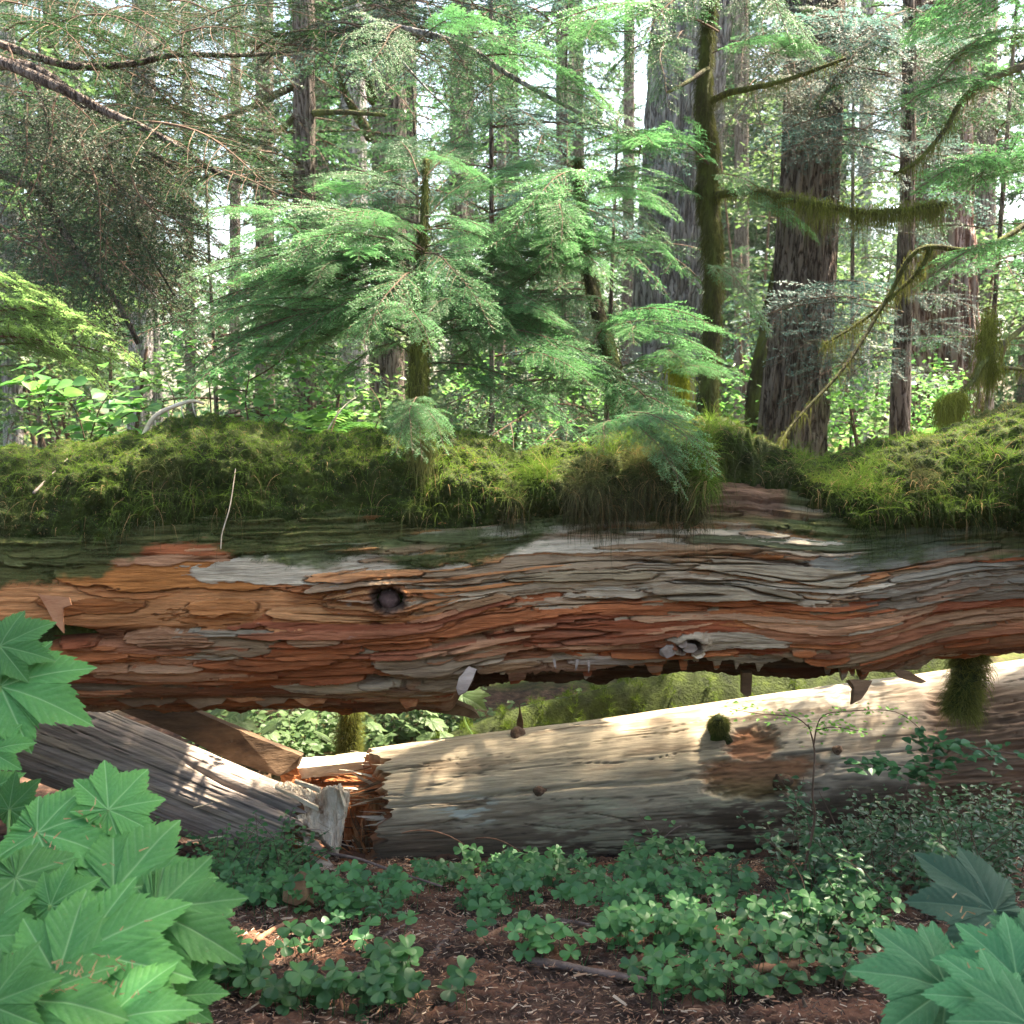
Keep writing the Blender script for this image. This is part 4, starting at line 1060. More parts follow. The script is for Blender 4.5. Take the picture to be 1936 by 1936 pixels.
    # keep face order by arrays given
    return mesh_data(name, V2, Fl, [M[mat], M['twig']], False, {"tint": np.concatenate([tint, np.zeros(len(WV))])}, np.concatenate(fm))
BG = [make_bough("hemlock_bough", 500 + i, mat='needle', tipdroop=1.1) for i in range(4)]
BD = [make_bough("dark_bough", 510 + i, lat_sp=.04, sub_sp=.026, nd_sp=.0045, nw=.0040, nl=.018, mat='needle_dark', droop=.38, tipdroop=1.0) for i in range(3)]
BB = [make_bough("blue_bough", 520 + i, lat_sp=.045, sub_sp=.03, nd_sp=.006, nl=.022, nw=.0046, mat='needle_blue', droop=.25, tipdroop=1.0) for i in range(2)]
BMID = [make_bough("mid_bough", 525 + i, lat_sp=.040, sub_sp=.028, nd_sp=.0055, nl=.020, nw=.0050, mat='needle_mid', droop=.3, tipdroop=1.0) for i in range(2)]
BF = [make_bough("far_bough", 530 + i, lat_sp=.075, sub_sp=.055, nd_sp=.011, nl=.034, nw=.011, mat='needle_far', droop=.35, wood=False) for i in range(3)]
BFD = [make_bough("far_dark_bough", 540 + i, lat_sp=.08, sub_sp=.06, nd_sp=.012, nl=.036, nw=.011, mat='needle_dark', droop=.4, wood=False) for i in range(2)]

def place_bough(mesh, base, tip, roll=0.0, parent=None, name="bough", wscale=1.0):
    """lay a unit bough from base to tip"""
    base, tip = Vector(base), Vector(tip)
    d = tip - base; L = d.length; d.normalize()
    y = Vector((0, 0, 1)).cross(d); y = y.normalized() if y.length > 1e-3 else Vector((0, 1, 0)); z = d.cross(y)
    m = Matrix((d, y, z)).transposed().to_4x4()
    m = Matrix.Translation(base) @ m @ Matrix.Rotation(R(14), 4, 'Y').inverted() @ Matrix.Rotation(roll, 4, 'X') @ Matrix.Diagonal((L, L * wscale, L, 1))
    o = bpy.data.objects.new(name, mesh); COL.objects.link(o)
    if parent is not None:
        o.parent = parent
        o.matrix_parent_inverse = (Matrix.Translation(parent.location) @ parent.rotation_euler.to_matrix().to_4x4()).inverted()
    o.matrix_basis = m
    return o
def trunk_obj(name, pts, rad, mat, parent, n=48, rings=60, bark=.0, lump=.06, seed=0, bfreq=9):
    sp = smooth_path(pts, rings); rr = np.interp(np.linspace(0, 1, rings), np.linspace(0, 1, len(rad)), rad)
    V, F = tube(sp, rr, n, seed, lump, bark=bark, bfreq=bfreq)
    return obj(name, mesh_data(name, V, F, [mat]), parent), sp
def drape(path, n, l0, l1, parent, seed, c0=(.07, .08, .018), c1=(.19, .20, .05), rad=.0009, spread=.012, name="hanging_moss"):
    """moss that hangs from a branch"""
    g = np.random.default_rng(seed); path = np.array([list(p) for p in path]); path = smooth_path(path, 40)
    q = g.random(n) * 39; i = np.minimum(q.astype(int), 38); f = (q - i)[:, None]
    p = path[i] * (1 - f) + path[i + 1] * f + g.normal(0, spread, (n, 3))
    cl = .25 + .75 * np.clip(fbm(q * .8, q * 0, 0, seed, 3) * 1.6 + .4, 0, 1)
    L = g.uniform(l0, l1, n) * cl; K = 6; pts = np.zeros((n, K, 3)); pts[:, 0] = p
    d = g.normal(0, .9, (n, 3)); d[:, 2] -= .4
    for k in range(1, K):
        d = d + np.array([0, 0, -1.3]) + g.normal(0, .25, (n, 3)); d /= np.linalg.norm(d, axis=1)[:, None]
        p = p + d * (L / (K - 1))[:, None]; pts[:, k] = p
    t = g.random((n, 1)); return curves_obj(name, pts, np.full(n, rad), M['strand'], np.array(c0) * (1 - t) + np.array(c1) * t, parent)
grnd = random.Random(4)

# ------------------------------------------------------------------ young hemlocks on the nurse log
def sapling(name, label, trunk, rad, boughs, seed, mat='mossy_bark', meshes=None, moss_n=2500, cat="tree", group=None):
    root = empty(name, trunk[0], label, cat, group)
    o, sp = trunk_obj("trunk", trunk, rad, M[mat], root, 24, 60, .004, .18, seed)
    if moss_n:
        # moss grows all over the bark
        g = np.random.default_rng(seed); n = moss_n; q = g.random(n) * 59; i = np.minimum(q.astype(int), 58)
        rr = np.interp(q / 59, np.linspace(0, 1, len(rad)), rad); a = g.uniform(0, 2 * np.pi, n)
        f = (q - i)[:, None]; c = sp[i] * (1 - f) + sp[i + 1] * f
        nv = np.stack([np.cos(a), np.sin(a), np.zeros(n)], 1); p = c + nv * rr[:, None] * .95
        L = g.uniform(.01, .05, n) * (.4 + vn(q * .5, a, 0, seed)); K = 5; pts = np.zeros((n, K, 3)); pts[:, 0] = p; d = nv + g.normal(0, .4, (n, 3))
        for k in range(1, K):
            d = d + np.array([0, 0, -.8]); d /= np.linalg.norm(d, axis=1)[:, None]; p = p + d * (L / (K - 1))[:, None]; pts[:, k] = p
        t = g.random((n, 1)); curves_obj("hanging_moss", pts, np.full(n, .0009), M['strand'], np.array([.045, .05, .014]) * (1 - t) + np.array([.13, .135, .04]) * t, root)
    gg = random.Random(seed)
    for k, b_ in enumerate(boughs):
        (bx_, by_, bY), (tx, ty, tY) = b_[0], b_[1]
        place_bough((meshes or BG)[gg.randrange(len(meshes or BG))], P(bx_, by_, bY), P(tx, ty, tY), (b_[2] if len(b_) > 2 else (1 if tx > bx_ else -1) * gg.uniform(.05, .38)), root, wscale=b_[3] if len(b_) > 3 else .8)
        # side sprays that branch off further out, in the same flat layer
        B0, T0 = P(bx_, by_, bY), P(tx, ty, tY); v0 = T0 - B0
        for sd_ in ((1, -1) if v0.length > .45 else (1,)):
            f0 = gg.uniform(.28, .6); s0 = B0 + v0 * f0 + Vector((0, 0, -.12 * f0 * f0 * v0.length)); rt_ = Matrix.Rotation(sd_ * gg.uniform(.35, .75), 3, 'Z') @ v0
            e0 = s0 + rt_ * gg.uniform(.42, .62) + Vector((0, 0, -.05 * v0.length + gg.uniform(-.05, .03)))
            place_bough((meshes or BG)[gg.randrange(len(meshes or BG))], s0, e0, gg.uniform(-.3, .3), root, wscale=.9)
    return root
gg_ = random.Random(5)
A_ = [  # the broad light green young tree in the middle: base (pixel, depth) -> tip
 ((800, 470, 3.95), (370, 385, 3.75)), ((800, 520, 3.95), (330, 520, 3.7)), ((790, 560, 3.9), (300, 590, 3.7)), ((790, 600, 3.9), (335, 680, 3.6)),
 ((800, 430, 4.0), (430, 440, 4.3)), ((800, 500, 3.95), (420, 590, 4.4)), ((790, 470, 3.9), (480, 500, 3.5)), ((790, 560, 3.9), (520, 660, 3.5)),
 ((800, 420, 4.0), (1010, 300, 4.2)), ((800, 470, 3.95), (1090, 470, 4.0)), ((800, 380, 4.0), (560, 330, 4.2)), ((800, 350, 4.0), (930, 260, 4.3)),
 ((800, 540, 3.9), (1060, 590, 3.7)), ((800, 640, 3.85), (1180, 690, 3.6)), ((800, 690, 3.8), (1080, 780, 3.6)), ((800, 600, 3.9), (980, 540, 4.4)),
 ((800, 760, 3.7), (735, 850, 3.45)), ((795, 740, 3.7), (850, 840, 3.45)), ((790, 640, 3.85), (600, 740, 3.8)), ((800, 400, 4.0), (660, 470, 4.6)),
 ((800, 520, 3.9), (700, 640, 3.3)), ((800, 480, 3.9), (900, 620, 3.4)), ((800, 560, 4.0), (560, 560, 4.6)), ((800, 330, 4.0), (700, 260, 4.4)), ((800, 620, 3.9), (470, 650, 4.1)),
 ((800, 450, 4.0), (620, 400, 3.6)), ((790, 500, 4.0), (560, 450, 3.5)), ((800, 300, 4.0), (900, 330, 3.8)), ((800, 590, 3.9), (940, 720, 3.9)), ((800, 530, 4.0), (400, 470, 4.0))]
B_ = [((1150, 640, 4.3), (1360, 670, 3.9)), ((1120, 520, 4.4), (930, 520, 4.1)), ((1110, 480, 4.4), (1300, 470, 4.4)), ((1100, 430, 4.4), (960, 400, 4.2)),
      ((1130, 560, 4.3), (960, 640, 4.0)), ((1160, 700, 4.1), (960, 760, 3.8)), ((1160, 720, 4.1), (1330, 900, 3.5)), ((1165, 740, 4.0), (1210, 830, 3.6)),
      ((1170, 750, 4.0), (1340, 850, 3.5)), ((1100, 380, 4.4), (1240, 300, 4.5)), ((1100, 360, 4.4), (960, 300, 4.5)), ((1150, 660, 4.2), (1010, 700, 4.3)), ((1160, 700, 4.1), (1420, 700, 3.9)),
      ((1100, 400, 4.4), (1060, 500, 3.9)), ((1140, 600, 4.3), (1110, 740, 3.9))]
rr_ = random.Random(99)
for _ in range(12):
    by_ = rr_.uniform(330, 640); B_.append(((1130, by_, 4.25), (1130 + rr_.choice((-1, -1, 1)) * rr_.uniform(110, 240), by_ + rr_.uniform(-40, 90), rr_.uniform(3.6, 4.3))))
for _ in range(8):
    by_ = rr_.uniform(380, 620); A_.append(((800, by_, 3.9), (800 + rr_.uniform(160, 300), by_ + rr_.uniform(-40, 80), rr_.uniform(3.5, 4.1))))
for _ in range(5):
    f = rr_.random(); by_ = 330 + 440 * f; tx_ = (800 - rr_.uniform(150, 430)) if rr_.random() < .62 else (800 + rr_.uniform(120, 330)); ty_ = by_ + rr_.uniform(-90, 60)
    A_.append(((800, by_, 3.9), (tx_, ty_, rr_.uniform(3.5, 4.5))))
for _ in range(4):
    f = rr_.random(); by_ = 340 + 400 * f; tx_ = 1130 - rr_.uniform(60, 200); B_.append(((1130, by_, 4.3), (tx_, by_ + rr_.uniform(-70, 80), rr_.uniform(3.8, 4.7))))
yh = sapling("young_hemlock", "young hemlock with broad pale green sprays rooted on the moss around a broken mossy snag", [P(783, 850, 3.62), P(790, 760, 3.68), P(794, 690, 3.75), P(790, 600, 3.85), P(796, 500, 3.95), P(802, 410, 4.0), P(806, 300, 4.05)], [.034, .030, .026, .018, .016, .012, .006], A_, 11)
ch = sapling("curved_hemlock", "thin hemlock with crooked mossy stem between the snag and large grey trunk", [P(1195, 840, 3.8), P(1165, 740, 4.0), P(1150, 660, 4.2), P(1125, 570, 4.3), P(1108, 480, 4.4), P(1098, 380, 4.4), P(1092, 300, 4.45)], [.036, .034, .030, .024, .018, .013, .007], B_, 12)
for r_, b_, t_ in [(ch, (1185, 780, 3.35), (1345, 890, 3.0)), (ch, (1170, 790, 3.35), (1345, 850, 3.02)), (ch, (1180, 800, 3.3), (1275, 885, 3.0)), (ch, (1190, 790, 3.3), (1310, 930, 3.0)), (ch, (1160, 800, 3.4), (1120, 850, 3.1)),
                   (yh, (790, 765, 3.4), (738, 852, 3.12)), (yh, (790, 770, 3.4), (856, 846, 3.12)), (yh, (790, 765, 3.4), (800, 862, 3.1)), (yh, (792, 750, 3.4), (765, 850, 3.1))]:
    place_bough(BG[gg_.randrange(4)], P(*b_), P(*t_), gg_.uniform(-.2, .3), r_, wscale=.85)
# the broken snag
sn = empty("broken_snag", P(786, 830, 3.6), "dark broken stub with shaggy moss standing on the log left of centre", "snag")
trunk_obj("trunk", [P(783, 845, 3.52), P(785, 760, 3.55), P(790, 700, 3.56), P(792, 640, 3.56)], [.030, .026, .026, .022], M['mossy_bark'], sn, 24, 40, .004, .3, 31)
drape([P(780, 650, 3.54), P(779, 760, 3.52), P(778, 830, 3.5)], 420, .02, .09, sn, 5, spread=.008)
drape([P(796, 640, 3.54), P(800, 700, 3.52), P(798, 790, 3.5)], 300, .02, .08, sn, 6, spread=.008)
slab("splinter", pp([(790, 600, 3.56), (794, 622, 3.56), (786, 655, 3.56), (776, 650, 3.56), (786, 626, 3.56)]), .008, MW_GREY, sn, 2)
drape([P(780, 840, 3.2), P(812, 842, 3.2)], 260, .05, .17, sn, 7, c0=(.10, .10, .03), c1=(.2, .2, .07))

# ------------------------------------------------------------------ thin mossy tree in front of the large grey trunk
T1 = [P(1335, 850, 4.6), P(1342, 700, 4.65), P(1348, 560, 4.7), P(1347, 460, 4.75), P(1338, 380, 4.8), P(1340, 280, 4.8), P(1330, 190, 4.8), P(1338, 60, 4.85), P(1350, -150, 4.9), P(1350, -700, 5.2)]
C1 = [((1345, 320, 4.8), (1100, 250, 4.2)), ((1335, 380, 4.8), (1120, 340, 4.5)), ((1350, 60, 4.85), (1000, 40, 4.3)), ((1345, 100, 4.8), (1600, 90, 4.5)), ((1345, 330, 4.8), (1500, 420, 4.4)),
      ((1340, -20, 4.9), (1180, 140, 4.3)), ((1340, 500, 4.7), (1440, 600, 4.4)), ((1345, -100, 4.9), (1500, 60, 4.3))]
t1 = sapling("mossy_thin_tree", "thin dark tree sheathed in moss standing in front of the large grey trunk", T1, [.046, .034, .032, .035, .044, .038, .031, .026, .020, .01], C1, 13, moss_n=9000)
def limb(parent, pts, r0, r1, mat='mossy_bark', n=24, seed=0, name="limb"):
    sp = smooth_path(pts, n); V, F = tube(sp, np.linspace(r0, r1, n), 8, seed, .3)
    return obj(name, mesh_data(name, V, F, [M[mat]]), parent)
LB1 = [P(1350, 370, 4.78), P(1420, 360, 4.6), P(1480, 372, 4.5), P(1560, 388, 4.4), P(1640, 402, 4.35), P(1710, 398, 4.3), P(1790, 385, 4.3)]
limb(t1, LB1, .018, .008, seed=3); drape(LB1, 2400, .02, .15, t1, 21, spread=.012); drape(LB1[2:], 1800, .015, .05, t1, 22, c0=(.10, .12, .02), c1=(.24, .27, .05), spread=.018)
LB2 = [P(1348, 190, 4.8), P(1380, 175, 4.7), P(1430, 165, 4.6), P(1490, 150, 4.5), P(1600, 110, 4.4)]
limb(t1, LB2, .016, .006, seed=4); drape(LB2, 500, .02, .07, t1, 23)
limb(t1, [P(1338, 130, 4.8), P(1300, 155, 4.7), P(1262, 175, 4.6)], .012, .005, seed=5)
# mossy branchlets that hang in mid air at 1280
hb = empty("mossy_branch", P(1270, 690, 4.0), "yellow tuft of hanging moss on a thin twig left of the mossy tree", "branch")
limb(hb, [P(1230, 690, 4.3), P(1265, 688, 4.1), P(1292, 708, 4.0), P(1290, 800, 3.9), P(1280, 835, 3.7)], .004, .002, seed=6); drape([P(1268, 688, 4.1), P(1292, 705, 4.0), P(1290, 760, 3.95)], 900, .05, .16, hb, 25, c0=(.2, .2, .03), c1=(.4, .4, .06), spread=.008)

# ------------------------------------------------------------------ the large trunks behind
def big_trunk(name, label, pts, rad, mat, seed, bark=.03, bfreq=9, n=90, group=None):
    root = empty(name, pts[0], label, "tree", group)
    trunk_obj("trunk", pts, rad, M[mat], root, n, 140, bark, .05, seed, bfreq)
    return root
def wr(px, Y): return px / FPX * Y / 2
big = []
big.append(big_trunk("fir_tree", "massive grey furrowed fir trunk right of centre with a flared base", [P(1262, 900, 9.0), P(1266, 820, 9.0), P(1270, 650, 9.0), P(1282, 400, 9.0), P(1306, 50, 9.0), P(1330, -400, 9.2), P(1340, -1800, 9.6)], [wr(176, 9), wr(160, 9), wr(146, 9), wr(138, 9), wr(136, 9), wr(122, 9), wr(60, 9)], 'trunk_grey', 101, .05, 11))
big.append(big_trunk("fir_tree", "dark furrowed fir trunk at right, half covered with moss and blue green boughs", [P(1490, 900, 7.6), P(1500, 800, 7.6), P(1516, 600, 7.6), P(1528, 400, 7.6), P(1540, 100, 7.6), P(1550, -500, 7.8), P(1560, -1800, 8)], [wr(140, 7.6), wr(120, 7.6), wr(108, 7.6), wr(102, 7.6), wr(96, 7.6), wr(80, 7.6), wr(40, 7.6)], 'trunk_brown', 102, .04, 10))
big.append(big_trunk("cedar_tree", "wide reddish stringy cedar trunk behind the hanging moss at the far right", [P(1800, 880, 10), P(1795, 760, 10), P(1788, 600, 10), P(1782, 400, 10), P(1778, 100, 10), P(1775, -500, 10), P(1775, -1800, 10.3)], [wr(150, 10), wr(128, 10), wr(112, 10), wr(100, 10), wr(92, 10), wr(80, 10), wr(50, 10)], 'trunk_red', 103, .06, 7))
big.append(big_trunk("hemlock_tree", "slim dark trunk in front of the reddish cedar with bare twigs", [P(1700, 870, 6.6), P(1704, 700, 6.6), P(1712, 500, 6.6), P(1718, 200, 6.6), P(1722, -300, 6.7), P(1730, -1500, 7)], [wr(40, 6.6), wr(34, 6.6), wr(30, 6.6), wr(26, 6.6), wr(20, 6.6), wr(8, 6.6)], 'trunk_brown', 104, .008, 8, 40))
big.append(big_trunk("fir_tree", "short thick mossy trunk piece left of the dark fir", [P(1440, 900, 8.6), P(1438, 760, 8.6), P(1465, 600, 8.6), P(1490, 480, 8.6), P(1500, 300, 8.7), P(1505, 0, 8.8), P(1505, -1400, 9)], [wr(56, 8.6), wr(50, 8.6), wr(44, 8.6), wr(42, 8.6), wr(40, 8.6), wr(38, 8.6), wr(20, 8.6)], 'mossy_bark', 105, .03, 8, 50))
mid = [ # px base, px top, width px, depth, material, label
 (572, 574, 42, 9.0, 'trunk_brown', "brown trunk in the upper left standing free against bright sky"),
 (670, 668, 48, 12.5, 'trunk_grey', "pale grey trunk directly left of the wide shaded twin trunk"),
 (728, 736, 62, 10.5, 'trunk_brown', "wide shaded trunk with a sunlit right edge above the young hemlock"),
 (775, 772, 30, 15.0, 'trunk_brown', "narrow straight trunk touching the wide shaded one"),
 (252, 272, 42, 10.5, 'trunk_grey', "mottled grey trunk behind the dark drooping boughs at left"),
 (300, 268, 20, 13.0, 'trunk_grey', "thin trunk beside the mottled grey one"),
 (142, 140, 20, 16.0, 'trunk_grey', "pale sunlit trunk at far left"),
 (498, 500, 34, 17.0, 'trunk_brown', "faint distant trunk left of the free standing brown one"),
 (868, 868, 34, 16.0, 'trunk_brown', "distant trunk behind the middle sprays"),
 (880, 884, 24, 22.0, 'trunk_brown', "narrow far trunk in the centre gap"),
 (1065, 1062, 22, 18.0, 'trunk_brown', "slender orange brown far trunk in the upper middle"),
 (1630, 1640, 26, 19.0, 'trunk_grey', "distant trunk between the dark fir and the cedar"),
 (1865, 1868, 34, 14.0, 'trunk_brown', "trunk at the right edge behind mossy twigs"),
 (95, 96, 30, 20.0, 'trunk_brown', "far trunk close to the left edge"),
 (440, 446, 20, 21.0, 'trunk_brown', "far thin trunk below the bright sky hole"),
 (1405, 1402, 26, 20.0, 'trunk_brown', "far trunk right of the mossy thin tree"),
 (1185, 1190, 20, 24.0, 'trunk_brown', "far thin trunk left of the massive grey fir"),
 (20, 10, 34, 13.0, 'trunk_grey', "grey trunk just past the left margin"),
 (945, 950, 16, 27.0, 'trunk_brown', "very thin far trunk right of the centre gap"),
 (610, 615, 16, 26.0, 'trunk_brown', "very thin far trunk right of the brown one"),
 (360, 352, 18, 24.0, 'trunk_brown', "very thin far trunk behind the left shrubs"),
 (1555, 1562, 20, 26.0, 'trunk_brown', "far thin trunk seen right beside the dark fir"),
 (1500, 1500, 0, 0, '', '')]
mids = []
for i, (pb, pt, wpx, Y, mt, lb) in enumerate(mid[:-1]):
    gy = P(pb, 800, Y); z0 = float(gz(gy.x, Y)) - .1
    b0 = Vector((gy.x, Y, z0)); tp = P(pt, 60, Y)
    top = b0 + (tp - b0) * (16.0 / max(tp.z - z0, 1)) ; top.x = tp.x + (tp.x - gy.x) * 1.5
    r = wr(wpx, Y)
    root = empty("forest_tree", b0, lb, "tree", "forest trunks behind the log")
    trunk_obj("trunk", [b0, b0 + (tp - b0) * .15, b0 + (tp - b0) * .6, tp, tp + (top - tp) * .5, top], [r * 1.35, r * 1.08, r, r * .95, r * .75, r * .3], M[mt], root, 40, 70, r * .09, .05, 200 + i, 8)
    mids.append((root, b0, tp, top, r, Y))
# upper crowns and lower boughs of those trees
cg = random.Random(77)
def crown(root, base, tip, r, n, zlo, zhi, L0, L1, meshes, sd, shrink=True, name="bough", view_only=False):
    g = random.Random(sd); k = 0; tries = 0
    while k < n and tries < n * 6:
        tries += 1
        f = g.random(); z = zlo + (zhi - zlo) * f
        u = (z - base.z) / max(tip.z - base.z, .1); c = base + (tip - base) * u
        a = g.uniform(0, 2 * math.pi); L = g.uniform(L0, L1) * (1 - .45 * f if shrink else 1)
        d = Vector((math.cos(a), math.sin(a), -g.uniform(.05, .45)))
        b = c + Vector((math.cos(a) * r * .5, math.sin(a) * r * .5, 0)); e = b + d.normalized() * L
        if view_only:
            q = pix(e.x, e.y, e.z)
            if not (-150 < q[0] < 2090 and -250 < q[1] < 900): continue
        place_bough(meshes[g.randrange(len(meshes))], b, e, g.uniform(-.3, .3), root, name); k += 1
for i, (root, b0, tp, top, r, Y) in enumerate(mids):
    if i in (0, 2): zl = P(0, 330, Y).z
    else: zl = P(0, 600, Y).z
    zh = P(0, -350, Y).z
    crown(root, b0, top, r, 26 if Y < 14 else 34, max(zl, 1.2), zh, 1.3, 2.8 if Y > 13 else 2.2, BF if i % 3 else BFD + BF, 300 + i, view_only=True)

# slim hemlocks of the middle distance whose sprays layer the view
MIDH = [(930, 7.0, "young hemlock behind the snag and the crooked stem"), (1060, 8.2, "hemlock sprays above the moss dip"), (420, 7.5, "hemlock sprays left of the free standing trunk"),         (1130, 6.6, "hemlock sprays veiling the massive grey trunk from the left"), (1620, 8.6, "hemlock sprays right of the dark fir"), (1850, 7.4, "hemlock sprays before the reddish cedar"), (820, 9.2, "tall thin hemlock behind the broken snag"), (60, 8.2, "hemlock at the far left edge")]
for i, (px, Y, lb) in enumerate(MIDH):
    b0 = P(px, 800, Y); b0.z = float(gz(b0.x, Y)) - .1; zm_ = 2.3 if px in (420, 1130) else 4.2; top = Vector((b0.x + .25 * math.sin(i * 3), Y, zm_ + .7)); r = .022
    root = empty("slim_hemlock", b0, lb, "tree", "slim hemlocks in the middle distance")
    trunk_obj("trunk", [b0, b0 + (top - b0) * .3, b0 + (top - b0) * .65, top], [r, r * .8, r * .6, r * .2], M['trunk_brown'], root, 12, 40, .0, .1, 700 + i)
    g = random.Random(900 + i)
    for k in range(30 if px != 1130 else 20):
        z = g.uniform(.9, zm_); c = Vector((b0.x, Y, z)); a = g.uniform(0, 2 * math.pi); L = g.uniform(.7, 1.35)
        e = c + Vector((math.cos(a), math.sin(a), -g.uniform(.05, .35))) * L
        place_bough((BMID if i % 4 else BB)[g.randrange(2)], c, e, g.uniform(-.3, .3), root, wscale=1.0)
# ------------------------------------------------------------------ dark boughs that reach in from a tree beyond the left margin
lt = empty("shade_hemlock", (-3.3, 5.0, -.3), "dark drooping hemlock boughs reaching in from the left with long curved bare limbs", "tree")
trunk_obj("trunk", [Vector((-3.3, 5.0, -.3)), Vector((-3.3, 5.0, 2)), Vector((-3.25, 5.0, 6)), Vector((-3.2, 5, 11))], [.22, .18, .15, .05], M['trunk_brown'], lt, 40, 60, .02, .05, 400)
LL = [([P(-60, 120, 5.0), P(60, 130, 4.9), P(170, 205, 4.8), P(260, 268, 4.8), P(330, 320, 4.7)], .030, .010),
      ([P(-60, 90, 5.0), P(90, 155, 4.6), P(200, 210, 4.5), P(310, 262, 4.4), P(420, 330, 4.3), P(560, 372, 4.2)], .024, .006),
      ([P(-80, 300, 4.9), P(60, 355, 4.7), P(110, 420, 4.7), P(160, 500, 4.6), P(215, 560, 4.6), P(262, 650, 4.6)], .020, .010),
      ([P(-60, 60, 5.2), P(120, 122, 5.2), P(250, 120, 5.2), P(330, 104, 5.2), P(480, 104, 5.3), P(600, 90, 5.4)], .020, .007),
      ([P(170, 300, 4.8), P(240, 370, 4.7), P(262, 440, 4.7), P(330, 560, 4.7)], .010, .004),
      ([P(60, 140, 5.0), P(85, 210, 4.9), P(92, 280, 4.9), P(70, 330, 4.9)], .008, .003)]
for k, (pt, r0, r1) in enumerate(LL): limb(lt, pt, r0, r1, 'trunk_brown', 30, 410 + k)
g_ = random.Random(9)
DB = [((330, 262, 4.5), (130, 300, 4.2)), ((230, 240, 4.7), (560, 370, 4.1)), ((260, 270, 4.6), (420, 320, 4.2)), ((120, 180, 4.8), (90, 420, 4.4)), ((100, 160, 4.8), (250, 380, 4.5)), ((60, 200, 4.8), (60, 480, 4.5)),
      ((160, 240, 4.7), (200, 520, 4.4)), ((60, 300, 4.9), (240, 450, 4.5)), ((250, 330, 4.6), (330, 560, 4.4)), ((260, 380, 4.6), (420, 520, 4.4)), ((200, 380, 4.7), (215, 640, 4.5)), ((330, 330, 4.5), (600, 400, 4.0)),
      ((20, 60, 4.9), (200, 100, 4.4)), ((100, 60, 5.0), (330, 60, 4.5)), ((300, 90, 5.0), (520, 70, 4.5)), ((480, 100, 5.2), (760, 80, 4.6)), ((560, 60, 5.2), (900, 150, 4.5)), ((520, 80, 5.2), (650, 190, 4.6)), ((0, 420, 4.8), (180, 640, 4.4)), ((40, 380, 4.8), (110, 590, 4.4)),
      ((620, 20, 5.2), (1000, 60, 4.7)), ((380, 40, 5.1), (620, 20, 4.8)), ((150, 430, 4.7), (330, 640, 4.4)), ((700, 10, 5.2), (860, 170, 4.6)), ((200, 20, 5.1), (380, 90, 4.7)), ((140, 500, 4.7), (60, 640, 4.5)),
      ((30, 180, 4.9), (180, 300, 4.6)), ((-20, 250, 4.9), (140, 400, 4.6)), ((170, 210, 4.9), (380, 250, 4.6)), ((300, 300, 4.7), (470, 430, 4.5)), ((10, 90, 5), (60, 260, 4.7)), ((120, 300, 4.8), (300, 470, 4.6))]
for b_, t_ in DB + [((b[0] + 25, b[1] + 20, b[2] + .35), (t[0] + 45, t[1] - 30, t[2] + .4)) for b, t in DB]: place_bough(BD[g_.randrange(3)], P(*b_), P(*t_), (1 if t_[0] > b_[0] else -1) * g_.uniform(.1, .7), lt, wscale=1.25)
# a further, denser layer of the same shade behind those limbs
lt2 = empty("shade_hemlock", (-3.9, 6.6, -.3), "second dark hemlock further back that fills the upper left with heavy shaded boughs", "tree")
trunk_obj("trunk", [Vector((-3.9, 6.6, -.3)), Vector((-3.9, 6.6, 2)), Vector((-3.85, 6.6, 6)), Vector((-3.8, 6.6, 10))], [.2, .17, .14, .05], M['trunk_brown'], lt2, 30, 50, .02, .05, 402)
for k in range(70):
    a = g_.uniform(40, 420); b = g_.uniform(0, 640) if a < 330 else g_.uniform(0, 240)
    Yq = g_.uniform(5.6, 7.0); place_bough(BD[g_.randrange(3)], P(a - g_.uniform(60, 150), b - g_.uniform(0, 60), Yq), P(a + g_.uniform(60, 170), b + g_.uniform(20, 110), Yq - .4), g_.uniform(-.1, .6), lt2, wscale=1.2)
# sunlit fern like spray low at the left
ls = empty("sunlit_hemlock", P(-60, 800, 4.6), "small hemlock with a bright sunlit yellow green spray low at the left edge", "tree")
trunk_obj("trunk", [P(-60, 860, 4.6), P(-50, 650, 4.6), P(-40, 480, 4.6)], [.03, .022, .01], M['trunk_brown'], ls, 16, 30, 0, .2, 440)
M['needle_lit'] = leaf_mat("sunlit_spray_needles", (.10, .19, .06), (.24, .36, .14), .5, .45, .35)  # paler copy of the hemlock needles, sunlight put into the colour
BL = [make_bough("light_bough", 550, wid=.30, mat='needle_lit', droop=.25)]
for b_, t_ in [((-40, 600, 4.5), (310, 700, 4.0)), ((-40, 640, 4.5), (270, 780, 4.1)), ((-40, 560, 4.5), (160, 600, 4.1)), ((-45, 700, 4.5), (180, 760, 4.3)), ((-40, 620, 4.5), (240, 640, 4.5)), ((-45, 660, 4.5), (330, 740, 4.4))]:
    place_bough(BL[0], P(*b_), P(*t_), g_.uniform(-.6, .2), ls)
